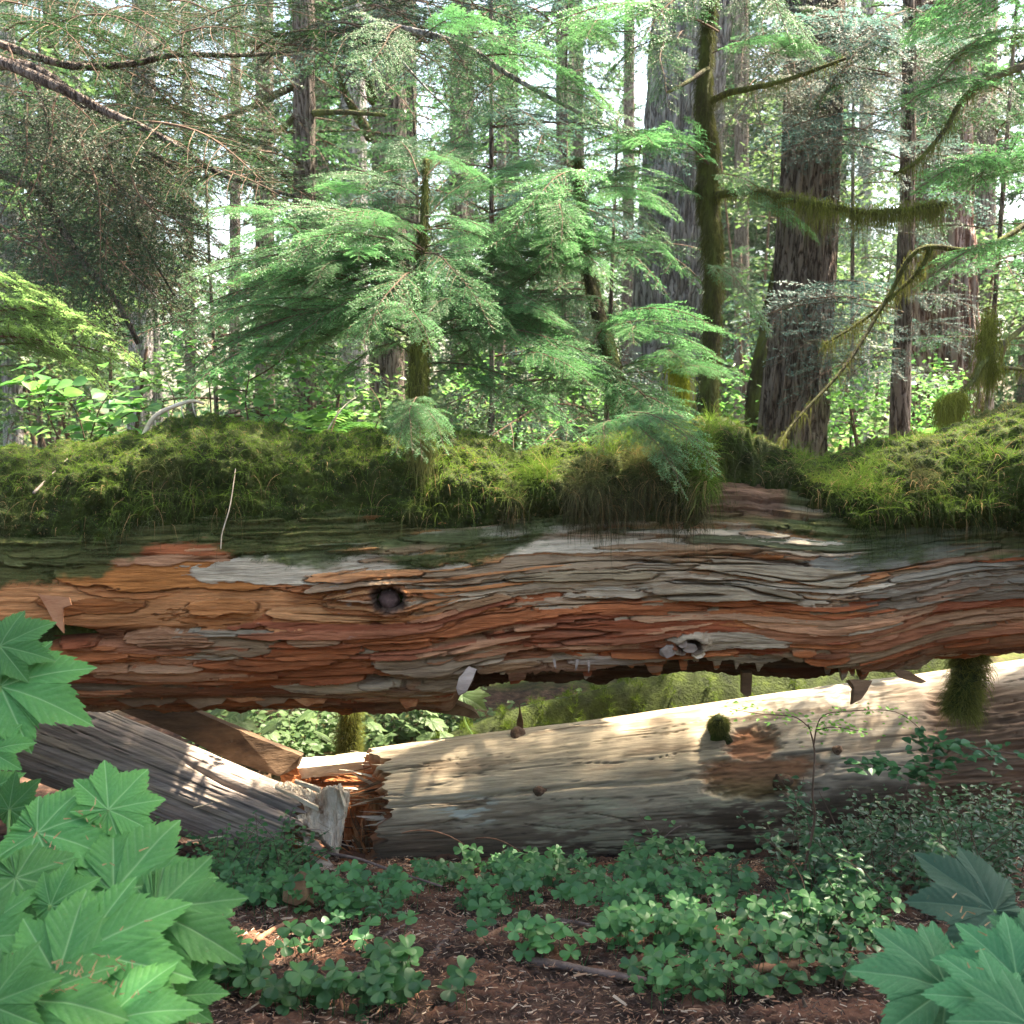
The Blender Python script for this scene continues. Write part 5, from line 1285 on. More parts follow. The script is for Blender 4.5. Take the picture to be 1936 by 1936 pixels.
# ------------------------------------------------------------------ boughs with blue green needles at the right
rt = empty("right_hemlock", (3.6, 5.2, -.2), "hemlock beyond the right margin whose mossy limbs and blue green boughs cross the right side", "tree")
trunk_obj("trunk", [Vector((3.6, 5.2, -.2)), Vector((3.6, 5.2, 2)), Vector((3.6, 5.2, 6)), Vector((3.6, 5.2, 11))], [.2, .17, .13, .04], M['trunk_brown'], rt, 40, 60, .02, .05, 450)
RBL = [([P(2000, 100, 5.0), P(1872, 150, 4.6), P(1820, 190, 4.5), P(1790, 240, 4.4), P(1740, 300, 4.3), P(1690, 330, 4.3)], .016, .005),
       ([P(2010, 560, 4.6), P(1872, 672, 4.1), P(1840, 720, 4.0), P(1800, 755, 3.95), P(1780, 765, 3.9)], .012, .005),
       ([P(2000, 380, 5.2), P(1860, 470, 5.0), P(1740, 470, 5.0), P(1680, 560, 5.0), P(1600, 690, 4.9), P(1500, 800, 4.8), P(1470, 850, 4.7)], .014, .005),
       ([P(1950, 700, 4.5), P(1862, 700, 4.3), P(1850, 760, 4.2), P(1845, 800, 4.1)], .008, .004),
       ([P(1760, 470, 5.0), P(1730, 520, 5.0), P(1640, 600, 5.0), P(1560, 650, 5.0)], .012, .004),
       ([P(1990, 60, 4.8), P(1870, 80, 4.6), P(1800, 110, 4.5)], .012, .005)]
for k, (pt, r0, r1) in enumerate(RBL):
    limb(rt, pt, r0, r1, 'mossy_bark', 30, 460 + k); drape(pt, 650 if k in (0, 1, 2, 4) else 250, .02, .12, rt, 470 + k, spread=.010)
drape([P(1780, 765, 3.9), P(1800, 757, 3.92), P(1815, 748, 3.95)], 1500, .06, .16, rt, 480, c0=(.12, .13, .02), c1=(.28, .29, .05), spread=.012)
drape([P(1872, 600, 4.2), P(1866, 660, 4.1), P(1872, 700, 4.1)], 1300, .04, .16, rt, 481, c0=(.06, .07, .01), c1=(.2, .22, .04), spread=.02)
RB_ = [((1900, 170, 4.6), (1680, 210, 4.2)), ((2000, 350, 4.8), (1700, 340, 4.3)), ((2000, 330, 4.8), (1760, 330, 4.4)), ((1980, 60, 4.8), (1720, 190, 4.3)), ((1950, 300, 4.8), (1800, 380, 4.4)), ((1990, 20, 4.9), (1650, 70, 4.4)), ((2000, 480, 4.8), (1720, 520, 4.4))]
for b_, t_ in RB_: place_bough(BG[g_.randrange(4)], P(*b_), P(*t_), g_.uniform(-.4, .4), rt)
RB2 = [((1700, 230, 6.4), (1420, 290, 6.0)), ((1710, 260, 6.4), (1560, 300, 5.9)), ((1705, 280, 6.4), (1800, 290, 5.9)), ((1705, 590, 6.4), (1430, 610, 6.0)), ((1705, 560, 6.4), (1500, 560, 6.0)), ((1705, 620, 6.4), (1560, 680, 5.9)),
       ((1710, 560, 6.4), (1870, 600, 6.0)), ((1715, 160, 6.4), (1500, 180, 6.0)), ((1715, 120, 6.4), (1560, 90, 6.0)), ((1715, 100, 6.4), (1850, 80, 6.0)), ((1715, 60, 6.4), (1620, 120, 6)), ((1710, 640, 6.4), (1850, 680, 6.0)), ((1705, 660, 6.4), (1600, 760, 5.9)),
       ((1715, 60, 6.4), (1450, 80, 6.0)), ((1715, 20, 6.4), (1560, 200, 6.0)), ((1715, 140, 6.4), (1480, 240, 6.3)), ((1715, 200, 6.4), (1640, 320, 6.3)), ((1710, 440, 6.4), (1860, 520, 6.2)), ((1710, 400, 6.4), (1580, 470, 6.2))]
RB2 += [((1705, 300, 6.4), (1440, 330, 6.0)), ((1705, 270, 6.4), (1500, 300, 5.8)), ((1705, 600, 6.4), (1400, 640, 6.0)), ((1705, 640, 6.4), (1480, 700, 5.9)), ((1705, 620, 6.4), (1860, 640, 6.0)), ((1710, 300, 6.4), (1870, 330, 6.0)), ((1710, 90, 6.4), (1440, 40, 6.0)), ((1715, 60, 6.4), (1600, 170, 5.9)), ((1705, 680, 6.4), (1500, 770, 5.9)), ((1705, 330, 6.4), (1600, 400, 5.9))]
for b_, t_ in RB2: place_bough(BB[g_.randrange(2)], P(*b_), P(*t_), (1 if t_[0] > b_[0] else -1) * g_.uniform(0, .5), big[3], wscale=1.3)
for b_, t_ in [((1530, 80, 7.5), (1420, 140, 7.0)), ((1530, 60, 7.5), (1640, 90, 7.0)), ((1530, 30, 7.5), (1500, 120, 6.9)), ((1530, 160, 7.5), (1400, 200, 7.0)), ((1535, 130, 7.5), (1650, 200, 7.0)), ((1530, 110, 7.5), (1560, 250, 7.0)), ((1525, 560, 7.5), (1430, 640, 7)), ((1525, 640, 7.5), (1640, 700, 7.0))]:
    place_bough(BD[g_.randrange(3)], P(*b_), P(*t_), g_.uniform(-.5, .5), big[1])
for k in range(52):
    a = g_.uniform(1400, 1880); b = g_.uniform(20, 250); Yq = g_.uniform(6.6, 8.2)
    place_bough((BD + BB[:1])[g_.randrange(4)], P(a - g_.uniform(-60, 120), b - 30, Yq), P(a + g_.uniform(-150, 150), b + g_.uniform(10, 90), Yq - .5), g_.uniform(-.4, .6), big[1], wscale=1.2)
# bare limbs of the free standing trunk and the sunlit dead branches
r0_ = mids[0][0]
limb(r0_, [P(560, 160, 9), P(490, 195, 8.8), P(420, 225, 8.6), P(375, 232, 8.5)], .035, .015, 'mossy_bark', 20, 501)
limb(r0_, [P(560, 218, 9), P(515, 262, 8.8), P(470, 292, 8.6), P(410, 260, 8.5)], .03, .012, 'mossy_bark', 20, 502)
limb(r0_, [P(585, 215, 9), P(640, 212, 8.8), P(730, 218, 8.6)], .03, .012, 'mossy_bark', 20, 503)
limb(r0_, [P(548, 335, 9), P(480, 290, 8.8), P(400, 262, 8.6)], .03, .015, 'mossy_bark', 20, 504)
limb(mids[2][0], [P(700, 260, 10.3), P(660, 190, 9.8), P(630, 120, 9.4)], .05, .02, 'mossy_bark', 20, 505)
limb(mids[2][0], [P(705, 190, 10.3), P(690, 130, 9.8), P(650, 95, 9.5)], .05, .02, 'mossy_bark', 20, 506)
# long thin slanting dark branch in the upper middle
db = empty("slanting_branch", P(720, 10, 4.6), "long thin dark branch slanting down through the upper middle sprays", "branch")
limb(db, [P(700, 40, 4.6), P(860, 80, 4.5), P(960, 140, 4.4), P(1040, 185, 4.35), P(1150, 240, 4.3)], .014, .006, 'trunk_grey', 30, 507)
limb(db, [P(700, 40, 4.6), P(740, 90, 4.55), P(790, 150, 4.5), P(850, 210, 4.45)], .006, .003, 'trunk_grey', 24, 508)
for b_, t_ in [((860, 80, 4.5), (1060, 120, 4.2)), ((900, 110, 4.5), (1180, 200, 4.2)), ((960, 140, 4.4), (860, 300, 4.1)), ((760, 50, 4.55), (700, 190, 4.2)), ((1000, 165, 4.4), (1200, 260, 4.1)), ((800, 60, 4.5), (960, 40, 4.3)), ((840, 70, 4.5), (900, 220, 4.2))]:
    place_bough(BG[g_.randrange(4)], P(*b_), P(*t_), g_.uniform(-.5, .5), db)

# ------------------------------------------------------------------ background wood: trees one can tell apart, then the mass behind
def leaf_cloud(name, n, size, box, mat, seed, flat=.5):
    g = np.random.default_rng(seed)
    c = g.random((n, 3)) * 2 - 1
    keep = (np.linalg.norm(c, axis=1) < 1) & (fbm(c[:, 0] * 2.4, c[:, 1] * 2.4, c[:, 2] * 2.4, seed, 3) > .06)
    c = c[keep]; n = len(c)
    c = c * np.array(box)
    a = g.uniform(0, 2 * np.pi, n); d = np.stack([np.cos(a), np.sin(a), g.normal(-.25, .35, n)], 1)
    d /= np.linalg.norm(d, axis=1)[:, None]
    s = np.cross(d, [0, 0, 1.0]) + g.normal(0, flat, (n, 3)); s /= np.linalg.norm(s, axis=1)[:, None]
    L = size * g.uniform(.6, 1.3, n)[:, None]
    V = np.stack([c, c + d * L * .45 + s * L * .36, c + d * L, c + d * L * .45 - s * L * .36], 1).reshape(-1, 3)
    return mesh_data(name, V, np.arange(len(V)).reshape(-1, 4), [M[mat]], False, {"tint": np.repeat(g.random(n), 4)})
LC = [leaf_cloud("maple_crown", 9000, .075, (1, 1, .8), 'broad_sun', 600), leaf_cloud("maple_crown", 9000, .075, (1, 1, .8), 'broad', 601)]
def crown_mesh(name, seed, mat, H_=9.0, Rr=2.6, n=26000, size=.16):
    """a far conifer crown: tiers of drooping sprays of leaf sized faces"""
    g = np.random.default_rng(seed); nb = 90; Vs = []; Ts = []
    for k in range(nb):
        z = H_ * (k + g.random()) / nb; L = Rr * (1 - z / H_) ** .8 * g.uniform(.6, 1.15) + .3; a = g.uniform(0, 2 * np.pi)
        m = int(n / nb * (L / Rr) * 1.6) + 10
        u = g.random(m) ** .7; wv = g.normal(0, .22, m) * L * (1 - .5 * u) * np.minimum(u * 3, 1)
        x = u * L; y = wv; zz = z - .35 * u ** 2 * L + g.normal(0, .05, m) - .25 * np.abs(wv)
        p = np.stack([x * np.cos(a) - y * np.sin(a), x * np.sin(a) + y * np.cos(a), zz], 1)
        d = np.stack([np.cos(a) + g.normal(0, .6, m), np.sin(a) + g.normal(0, .6, m), g.normal(-.3, .25, m)], 1); d /= np.linalg.norm(d, axis=1)[:, None]
        s = np.cross(d, [0, 0, 1.0]) + g.normal(0, .2, (m, 3)); s /= np.linalg.norm(s, axis=1)[:, None]
        Lf = size * g.uniform(.5, 1.3, m)[:, None]
        Vs.append(np.stack([p, p + d * Lf * .5 + s * Lf * .22, p + d * Lf, p + d * Lf * .5 - s * Lf * .22], 1).reshape(-1, 3)); Ts.append(np.repeat(np.clip(u + g.normal(0, .15, m), 0, 1), 4))
    V = np.vstack(Vs); return mesh_data(name, V, np.arange(len(V)).reshape(-1, 4), [M[mat]], False, {"tint": np.concatenate(Ts)})
CM = [crown_mesh("crown", 610, 'needle_far'), crown_mesh("crown", 611, 'needle_far'), crown_mesh("crown", 612, 'needle_dark')]
def ftrunk_mesh(sd):
    V, F = tube([(0, 0, -.3), (0, 0, 1), (.05, 0, 6), (0, .05, 12), (0, 0, 17)], [.26, .2, .17, .12, .04], 14, sd, .08, bark=.012)
    return mesh_data("trunk", V, F, [M['trunk_brown']])
TM_ = [ftrunk_mesh(1), ftrunk_mesh(2)]
fg = random.Random(31); k = 0; spots = []
FAR_LABEL = "one of the many distant conifers whose crowns fill the bright background"
while k < 28:
    Y = fg.uniform(15, 46); X = fg.uniform(-.62, .62) * Y
    if any((X - a) ** 2 + (Y - b) ** 2 < 4.5 for a, b in spots): continue
    px = 968 + X / Y * FPX
    if (400 < px < 560 or 1180 < px < 1260 or 1590 < px < 1690) and fg.random() < .75: continue      # the sky hole
    spots.append((X, Y)); s = fg.uniform(.8, 1.25)
    r = empty("distant_conifer", (X, Y, float(gz(X, Y))), FAR_LABEL, "tree", "distant conifers", rz=fg.uniform(0, 6.28))
    t = bpy.data.objects.new("trunk", TM_[k % 2]); COL.objects.link(t); t.parent = r; t.scale = (s, s, s)
    lowc = fg.uniform(.4, 3.2)
    c = bpy.data.objects.new("crown", CM[(0, 1, 0, 1, 2)[k % 5]]); COL.objects.link(c); c.parent = r; c.location = (0, 0, lowc); c.scale = (s, s, s * fg.uniform(1.0, 1.5))
    k += 1
# sunlit understory shrubs and vine maples
shr = [(700, 760, 9, .9, 0), (900, 790, 8, .7, 0), (1000, 780, 11, .9, 1), (1440, 810, 9, .8, 1), (1600, 780, 12, 1.0, 0), (1590, 600, 13, 1.3, 0), (100, 520, 12, 1.5, 0), 
       (1660, 480, 15, 1.3, 0), (180, 700, 8, .8, 0), (60, 300, 13, 1.6, 0), (1440, 300, 14, 1.0, 0), (1850, 560, 13, 1.0, 0), (560, 780, 7.5, .6, 1), (1250, 800, 7, .5, 0), (1700, 800, 7.5, .6, 1)]
WHERE = ["low behind the broken snag", "low between the snag and the moss dip", "just above the moss dip", "at the foot of the mossy thin tree", "right beside the foot of the dark fir", "halfway up right of the dark fir", "near the left edge at mid height", "between the dark fir and the slim trunk", "behind the sunlit spray at left", "upper left behind the dark boughs", "between mossy tree and dark fir", "at the right edge beside the cedar", "low behind the left moss hump", "behind the hanging moss tuft", "low before the reddish cedar"]
for i, (px, py, Y, s, m) in enumerate(shr):
    p = P(px, py, Y); z0 = float(gz(p.x, p.y))
    r = empty("vine_maple" if m == 0 else "understory_bush", (p.x, p.y, z0), ("sunlit yellow green vine maple " if m == 0 else "bluish green understory bush ") + WHERE[i], "shrub", "vine maples in the background" if m == 0 else "understory bushes in the background")
    for j in (-1, .3, 1):
        V, F = tube(smooth_path([(0, 0, -.05), (.2 * s * j, .1, (p.z - z0) * .5), (.5 * s * j, -.1 * j, (p.z - z0) * 1.0 + .2 * s)], 10), np.linspace(.03, .01, 10), 6)
        obj("stem", mesh_data("stem", V + np.array([p.x, p.y, z0]), F, [M['twig']]), r)
    c = bpy.data.objects.new("crown", LC[m]); COL.objects.link(c); c.parent = r; c.location = (0, 0, p.z - z0); c.scale = (s, s, s)
# the far-off wood as one mass
def far_wood():
    g = np.random.default_rng(91); n = 42000
    Y = g.uniform(42, 75, n); X = g.uniform(-.75, .75, n) * Y; Z = g.random(n) ** 1.3 * 17
    den = fbm(X * .16, Y * .1, Z * .22, 93, 3)
    keep = den > .02 + .35 * (Z / 17) ; X, Y, Z = X[keep], Y[keep], Z[keep]; n = len(X)
    p = np.stack([X, Y, Z], 1); d = g.normal(0, 1, (n, 3)); d[:, 2] -= .3; d /= np.linalg.norm(d, axis=1)[:, None]
    s = np.cross(d, g.normal(0, 1, (n, 3))); s /= np.linalg.norm(s, axis=1)[:, None]; L = g.uniform(.25, .6, n)[:, None]
    V = np.stack([p, p + d * L * .5 + s * L * .3, p + d * L, p + d * L * .5 - s * L * .3], 1).reshape(-1, 3)
    tag(obj("distant_wood", mesh_data("distant_wood", V, np.arange(len(V)).reshape(-1, 4), [M['needle_far']], False, {"tint": np.repeat(g.random(n), 4)})), "hazy sunlit mass of distant forest foliage", None, None, "stuff")["category"] = "forest"
far_wood()

# ------------------------------------------------------------------ shade overhead: unseen boughs added to block the sun, with gaps for lit spots
LIT = [ # (pixel, depth, z or None, radius) places the added boughs leave open to the sun
 ((1180, 1410), 3.85, .12), ((1400, 1375), 4.0, .14), ((1300, 1330), 4.15, .16), ((1560, 1290), 4.3, .2), ((1000, 1400), 4.0, .14), ((620, 1520), 3.5, .12), ((400, 1490), 3.65, .10), ((470, 1530), 3.6, .07), ((1700, 1290), 4.3, .2),
 ((620, 1760), 2.95, .24), ((560, 1790), 2.9, .12), ((760, 1760), 2.95, .10), ((1280, 1650), 3.35, .05), ((1130, 1655), 3.3, .05), ((1560, 1770), 2.95, .04), ((740, 1720), 3.05, .08), ((800, 1400), 3.95, .12), ((560, 1440), 3.75, .12), ((500, 1380), 3.9, .12), ((1450, 1860), 2.75, .08), ((980, 1720), 3.05, .05), ((300, 805), 3.5, .05), ((500, 810), 3.5, .08), ((1130, 845), 3.5, .06), ((620, 520), 3.9, .3), ((480, 450), 3.8, .25), ((1000, 420), 4.2, .25), ((1180, 640), 4.0, .25), ((180, 680), 4.2, .22), ((90, 640), 4.3, .2), ((540, 1500), 3.55, .08)]
LITP = [(P(a[0], a[1], y * (1.115 if y > 3.45 and a[1] > 1200 else 1)), r) for (a, y, r) in LIT]
cgr = np.random.default_rng(17); can = []
CAN_Y1 = 4.35
for (root, bx0) in ((lt, Vector((-3.25, 5.0, 0))), (rt, Vector((3.6, 5.2, 0)))):
    k = 0; tr = 0
    sgn = -1 if root is lt else 1
    while k < 98 and tr < 6000:
        tr += 1
        # a shaded spot on the ground layer, carried up along the sun's ray
        tx = cgr.uniform(-2.4, 0.0) if sgn < 0 else cgr.uniform(0, 2.2)
        ty = cgr.uniform(1.6, CAN_Y1); tz = cgr.uniform(0, 1.2); zc_ = cgr.uniform(3.7, 6.2)
        q = Vector((tx, ty, tz)) + SUN * ((zc_ - tz) / SUN.z)
        a = cgr.uniform(0, 2 * np.pi); L = cgr.uniform(.75, 1.25)
        tip = q + Vector((math.cos(a) * L, math.sin(a) * L, -.15)); midp = (q + tip) / 2
        bad = ty > 3.3 and cgr.random() < .25
        for lp, rr in LITP:
            s = (midp.z - lp.z) / SUN.z; c = lp + SUN * s
            v = midp - c; v = v - SUN * v.dot(SUN)
            if v.length < rr + L * .28: bad = True; break
        if bad: continue
        sx1, sy1 = pix(tip.x, tip.y, tip.z - .2)
        if sy1 > -40 and -100 < sx1 < 2040: continue
        place_bough((BD + BG)[cgr.integers(7)], q, tip, cgr.uniform(-.4, .4), root, "sun_block_bough", 1.5); k += 1

# the wood at the photographer's back and sides, which keeps the low light out
def back_wood():
    g = np.random.default_rng(191); n = 60000
    a = g.uniform(R(150), R(390), n); r = g.uniform(12, 17, n); Z = g.random(n) * 5.5
    a = a; X = r * np.cos(a); Y = r * np.sin(a) + 1.0
    keep = (fbm(X * .5, Y * .5, Z * .5, 193, 3) > -.25) & ((Y < 1.5)); X, Y, Z = X[keep], Y[keep], Z[keep]; n = len(X)
    p = np.stack([X, Y, Z], 1); d = g.normal(0, 1, (n, 3)); d[:, 2] -= .3; d /= np.linalg.norm(d, axis=1)[:, None]
    s = np.cross(d, g.normal(0, 1, (n, 3))); s /= np.linalg.norm(s, axis=1)[:, None]; L = g.uniform(.15, .4, n)[:, None]
    V = np.stack([p, p + d * L * .5 + s * L * .35, p + d * L, p + d * L * .5 - s * L * .35], 1).reshape(-1, 3)
    tag(obj("surrounding_wood", mesh_data("surrounding_wood", V, np.arange(len(V)).reshape(-1, 4), [M['needle_dark']], False, {"tint": np.repeat(g.random(n), 4)})), "dense dark forest foliage around the clearing", "forest", None, "stuff")
back_wood()
# ================================================================== big lobed leaves in the foreground corners
def leaf_material(name, a, bcol, vein, lum=1.0):
    # blotches of age and insect damage are part of the blade
    m, nt, b = mat_new(name, .58, .28)
    t = attr(nt, "tint", "Fac"); c = ramp(nt, t, [(0, a), (1, bcol)])
    n = ramp(nt, noise_node(nt, 30, 5, .65), [(.3, (.84, .86, .84)), (.7, (1.14, 1.12, 1.14))])
    c = mixc(nt, 1.0, c, n, 'MULTIPLY')
    c = mixc(nt, attr(nt, "vein", "Fac"), c, vein)
    sp = ramp(nt, noise_node(nt, 420, 2, .6), [(.70, (0, 0, 0)), (.76, (1, 1, 1))])
    c = mixc(nt, mixc(nt, .75, (0, 0, 0), sp), c, (.28, .32, .2))
    bl = ramp(nt, noise_node(nt, 9, 5, .7), [(.66, (0, 0, 0)), (.72, (1, 1, 1))])
    c = mixc(nt, mixc(nt, .55, (0, 0, 0), bl), c, (.20, .17, .06))
    oi = N(nt, "ShaderNodeObjectInfo"); hs = N(nt, "ShaderNodeHueSaturation"); mr = N(nt, "ShaderNodeMapRange"); mr.inputs[3].default_value = .75; mr.inputs[4].default_value = 1.25
    nt.links.new(oi.outputs["Random"], mr.inputs[0]); nt.links.new(mr.outputs[0], hs.inputs["Value"]); nt.links.new(c, hs.inputs["Color"])
    nt.links.new(hs.outputs[0], b.inputs["Base Color"])
    bump(nt, b, noise_node(nt, 160, 5, .6), .35, .002)
    tr = N(nt, "ShaderNodeBsdfTranslucent"); mx = N(nt, "ShaderNodeMixShader"); mx.inputs[0].default_value = .42
    nt.links.new(hs.outputs[0], tr.inputs[0]); nt.links.new(b.outputs[0], mx.inputs[1]); nt.links.new(tr.outputs[0], mx.inputs[2])
    nt.links.new(mx.outputs[0], nt.nodes["Material Output"].inputs[0])
    return m
ML_A = leaf_material("club_leaf", (.035, .185, .055), (.085, .27, .055), (.19, .38, .16))
ML_B = leaf_material("club_leaf_teal", (.025, .14, .06), (.055, .22, .08), (.14, .31, .15))
ML_C = leaf_material("club_leaf_dark", (.014, .06, .035), (.025, .09, .05), (.05, .12, .08))
def club_leaf(name, seed, mat, lobes=((0, 1.0), (40, .93), (-40, .93), (80, .80), (-80, .80), (122, .56), (-122, .56), (160, .36), (-160, .36)), k=.54):
    """a palmately lobed, sharply toothed leaf of unit length; joint at the origin, main lobe along +X"""
    g = np.random.default_rng(seed)
    NA, NR = 720, 30
    ph = np.linspace(-np.pi, np.pi, NA, endpoint=False)
    Ls = [(R(a + g.normal(0, 3)), L * g.uniform(.93, 1.07)) for a, L in lobes]
    Rr = np.full(NA, .14); own = np.zeros(NA, int)
    for i, (A, L) in enumerate(Ls):
        d = (ph - A + np.pi) % (2 * np.pi) - np.pi; ad = np.abs(d)
        r = k * L / (k * np.cos(ad) + np.sin(ad)) 
        # belly: broad below, drawn out at the tip
        u = np.clip(r * np.cos(ad) / L, 0, 1)
        r = r * (1 + .10 * np.sin(np.pi * u) )
        # teeth, pointing at the tip
        q = (u * 7.5 + i * .37) % 1.0; q2 = (u * 22 + i * .21) % 1.0
        r = r * (1 + (.10 * (q - .5) + .05 * (q2 - .5)) * (1 - u ** 6))
        r = np.where(ad < R(62), r, 0)
        own = np.where(r > Rr, i, own); Rr = np.maximum(Rr, r)
    rad = np.linspace(0, 1, NR) ** .9
    PH, RD = np.meshgrid(ph, rad, indexing='ij'); RR = RD * Rr[:, None]
    X = RR * np.cos(PH); Y = RR * np.sin(PH)
    A = np.array([l[0] for l in Ls])[own][:, None]; L = np.array([l[1] for l in Ls])[own][:, None]
    a = X * np.cos(A) + Y * np.sin(A); b_ = -X * np.sin(A) + Y * np.cos(A); ab = np.abs(b_)
    vmain = np.exp(-(ab / (.006 + .006 * (1 - a / L))) ** 2)
    sv = ((a - ab * 1.15) / L * 9.0) % 1.0; sv = np.minimum(sv, 1 - sv)
    vsec = np.exp(-(sv / .055) ** 2) * (ab > .006) * sstep(0, .1, ab / L)
    tv = ((ab * 1.6 + a * .8) / L * 30) % 1.0; tv = np.minimum(tv, 1 - tv); vter = np.exp(-(tv / .12) ** 2)
    Z = .30 * ab * (1 - .35 * RD) + .0028 * (1 - np.cos(2 * np.pi * sv)) * sstep(0, .08, ab) - .004 * vmain
    Z = Z - .16 * RR ** 2 - .10 * np.clip(X, 0, 2) ** 3 + .03 * fbm(X * 2.4, Y * 2.4, 0, seed, 3) + .10 * (1 - np.exp(-((PH * 0 + RR) / .3))) * 0
    Z = Z + .015 * np.sin(PH * 9 + seed) * RD ** 2
    vein = np.clip(.95 * vmain + .42 * vsec + .10 * vter, 0, 1)
    tint = np.clip(.30 + .16 * sv * 2 * .8 + .50 * RD ** 3 + .25 * fbm(X * 3, Y * 3, 0, seed + 2, 3), 0, 1)
    V = np.stack([X, Y, Z], -1).reshape(-1, 3)
    F = grid_faces(NA, NR); 
    i = np.arange(NR - 1); wrapf = np.stack([(NA - 1) * NR + i, i, i + 1, (NA - 1) * NR + i + 1], 1)
    return mesh_data(name, V, np.vstack([F, wrapf]), [mat], True, {"vein": vein.ravel(), "tint": tint.ravel()})
CL = [club_leaf("leaf_blade", 700 + i, ML_A) for i in range(4)]
CLB = [club_leaf("leaf_blade", 710 + i, ML_B) for i in range(2)]
CLC = [club_leaf("leaf_blade", 720, ML_C)]
def put_leaf(mesh, J, T, root, face=.5, roll=0.0, tilt=0.0, name="leaf", petiole=None):
    """joint J, tip T; the blade turns its upper side to the camera and the sky"""
    J, T = Vector(J), Vector(T); x = (T - J); L = x.length; x.normalize()
    cdir = (Vector((0, 0, CH)) - J).normalized()
    n = (cdir * face + Vector((0, 0, 1)) * (1 - face)); n = n - x * n.dot(x); n.normalize()
    y = n.cross(x)
    m = Matrix((x, y, n)).transposed().to_4x4()
    o = bpy.data.objects.new(name, mesh); COL.objects.link(o)
    o.parent = root; o.matrix_parent_inverse = Matrix.Translation(root.location).inverted()
    o.matrix_basis = Matrix.Translation(J) @ m @ Matrix.Rotation(roll, 4, 'X') @ Matrix.Scale(L, 4)
    if petiole is not None:
        pts = smooth_path([J, J + Vector((0, 0, -.05)) + (Vector(petiole) - J) * .3, Vector(petiole)], 12)
        V, F = tube(pts, np.linspace(.003, .005, 12), 8)
        obj("stalk", mesh_data("stalk", V, F, [MSTALK]), root)
    return o
MSTALK = ramp_mat("leaf_stalk", [(.3, (.06, .14, .04)), (.7, (.14, .26, .08))], 20)
p1 = empty("large_leaved_shrub", G(-60, 2250), "big toothed maple shaped leaves sprinkled with fallen needles filling the lower left corner", "shrub")
B1 = Vector(p1.location) + Vector((0, 0, .25))
LFS = [ # joint, tip, depth of joint, depth of tip, face, roll
 ((205, 1531), (275, 1450), 2.02, 2.10, .62, .05, 0, 1.15),
 ((70, 1573), (216, 1612), 1.98, 1.94, .60, .0, 1, 1.0),
 ((216, 1688), (418, 1628), 1.90, 1.96, .62, -.05, 2, 1.0),
 ((292, 1724), (446, 1796), 1.86, 1.80, .60, .05, 3, 1.0),
 ((150, 1800), (366, 1830), 1.76, 1.72, .58, .05, 0, 1.0),
 ((95, 1712), (165, 1668), 1.84, 1.86, .60, .1, 1, 1.2),
 ((110, 1850), (285, 1708), 1.72, 1.82, .62, -.1, 2, 1.0),
 ((60, 1890), (190, 1900), 1.68, 1.64, .55, .0, 3, 1.2),
 ((30, 1660), (100, 1760), 1.88, 1.82, .6, .0, 0, 1.2),
 ((0, 1296), (156, 1346), 2.30, 2.26, .62, .0, 1, .98),
 ((0, 1222), (120, 1236), 2.34, 2.32, .62, .1, 2, .85),
 ((-20, 1420), (74, 1392), 2.2, 2.2, .6, .0, 3, .8),
 ((18, 1530), (78, 1462), 2.3, 2.32, .6, .0, 0, .9), ((-30, 1500), (50, 1500), 2.35, 2.35, .6, .0, 1, 1.0),
 ((330, 1885), (432, 1864), 1.78, 1.78, .55, .1, 2, 1.0),
 ((-60, 1780), (40, 1760), 1.8, 1.78, .6, .0, 1, 1.3),
 ((200, 1930), (330, 1900), 1.66, 1.66, .55, .0, 1, 1.2),
 ((150, 1640), (210, 1700), 1.98, 1.93, .55, .1, 3, 1.0),
 ((-20, 1900), (60, 1860), 1.66, 1.66, .6, 0, 0, 1.6)]
for (j, t, y0, y1, fc, rl, mi, sc_) in LFS:
    J = P(*j, y0); T = P(*t, y1); T = J + (T - J) * sc_
    put_leaf(CL[mi], J, T, p1, fc, rl, petiole=B1 + Vector((grnd.uniform(-.1, .1), grnd.uniform(-.1, .1), 0)))
# fallen needles lying on those leaves
def litter_on(seed, spots, n, name, root_label, l0=.006, l1=.016):
    g = np.random.default_rng(seed); Vs = []
    for (cx, cy, r, Y, k) in spots:
        for _ in range(k):
            px, py = g.normal(cx, r), g.normal(cy, r * .6)
            p = np.array(P(px, py, Y - .012)); a = g.uniform(0, np.pi); L = g.uniform(l0, l1) * 1.25
            d = np.array([math.cos(a), math.sin(a) * .3 + .0, math.sin(a) * .75]); s = np.array([-math.sin(a), .2, math.cos(a)]) * .0013
            Vs += [p - d * L / 2 - s, p + d * L / 2 - s * .3, p + d * L / 2 + s * .3, p - d * L / 2 + s]
    V = np.array(Vs); m = ramp_mat("dry_needle", [(.3, (.34, .15, .06)), (.6, (.55, .34, .18))], 60)
    o = obj(name, mesh_data(name, V, np.arange(len(V)).reshape(-1, 4), [m], False)); tag(o, root_label, "needles", None, "stuff")
litter_on(5, [(150, 1850, 40, 1.72, 46), (190, 1880, 34, 1.70, 40), (120, 1880, 26, 1.69, 26), (215, 1815, 20, 1.745, 12), (90, 1590, 22, 1.95, 8), (180, 1545, 26, 2.0, 9), (210, 1640, 40, 1.90, 6), (250, 1770, 40, 1.80, 6)], 0, "fallen_needles", "dry brown conifer needles scattered on the big left leaves")
p2 = empty("large_leaved_shrub", G(2100, 2100), "large teal lobed leaves of a shrub pushing in at the lower right corner", "shrub")
B2 = Vector(p2.location) + Vector((0, 0, .2))
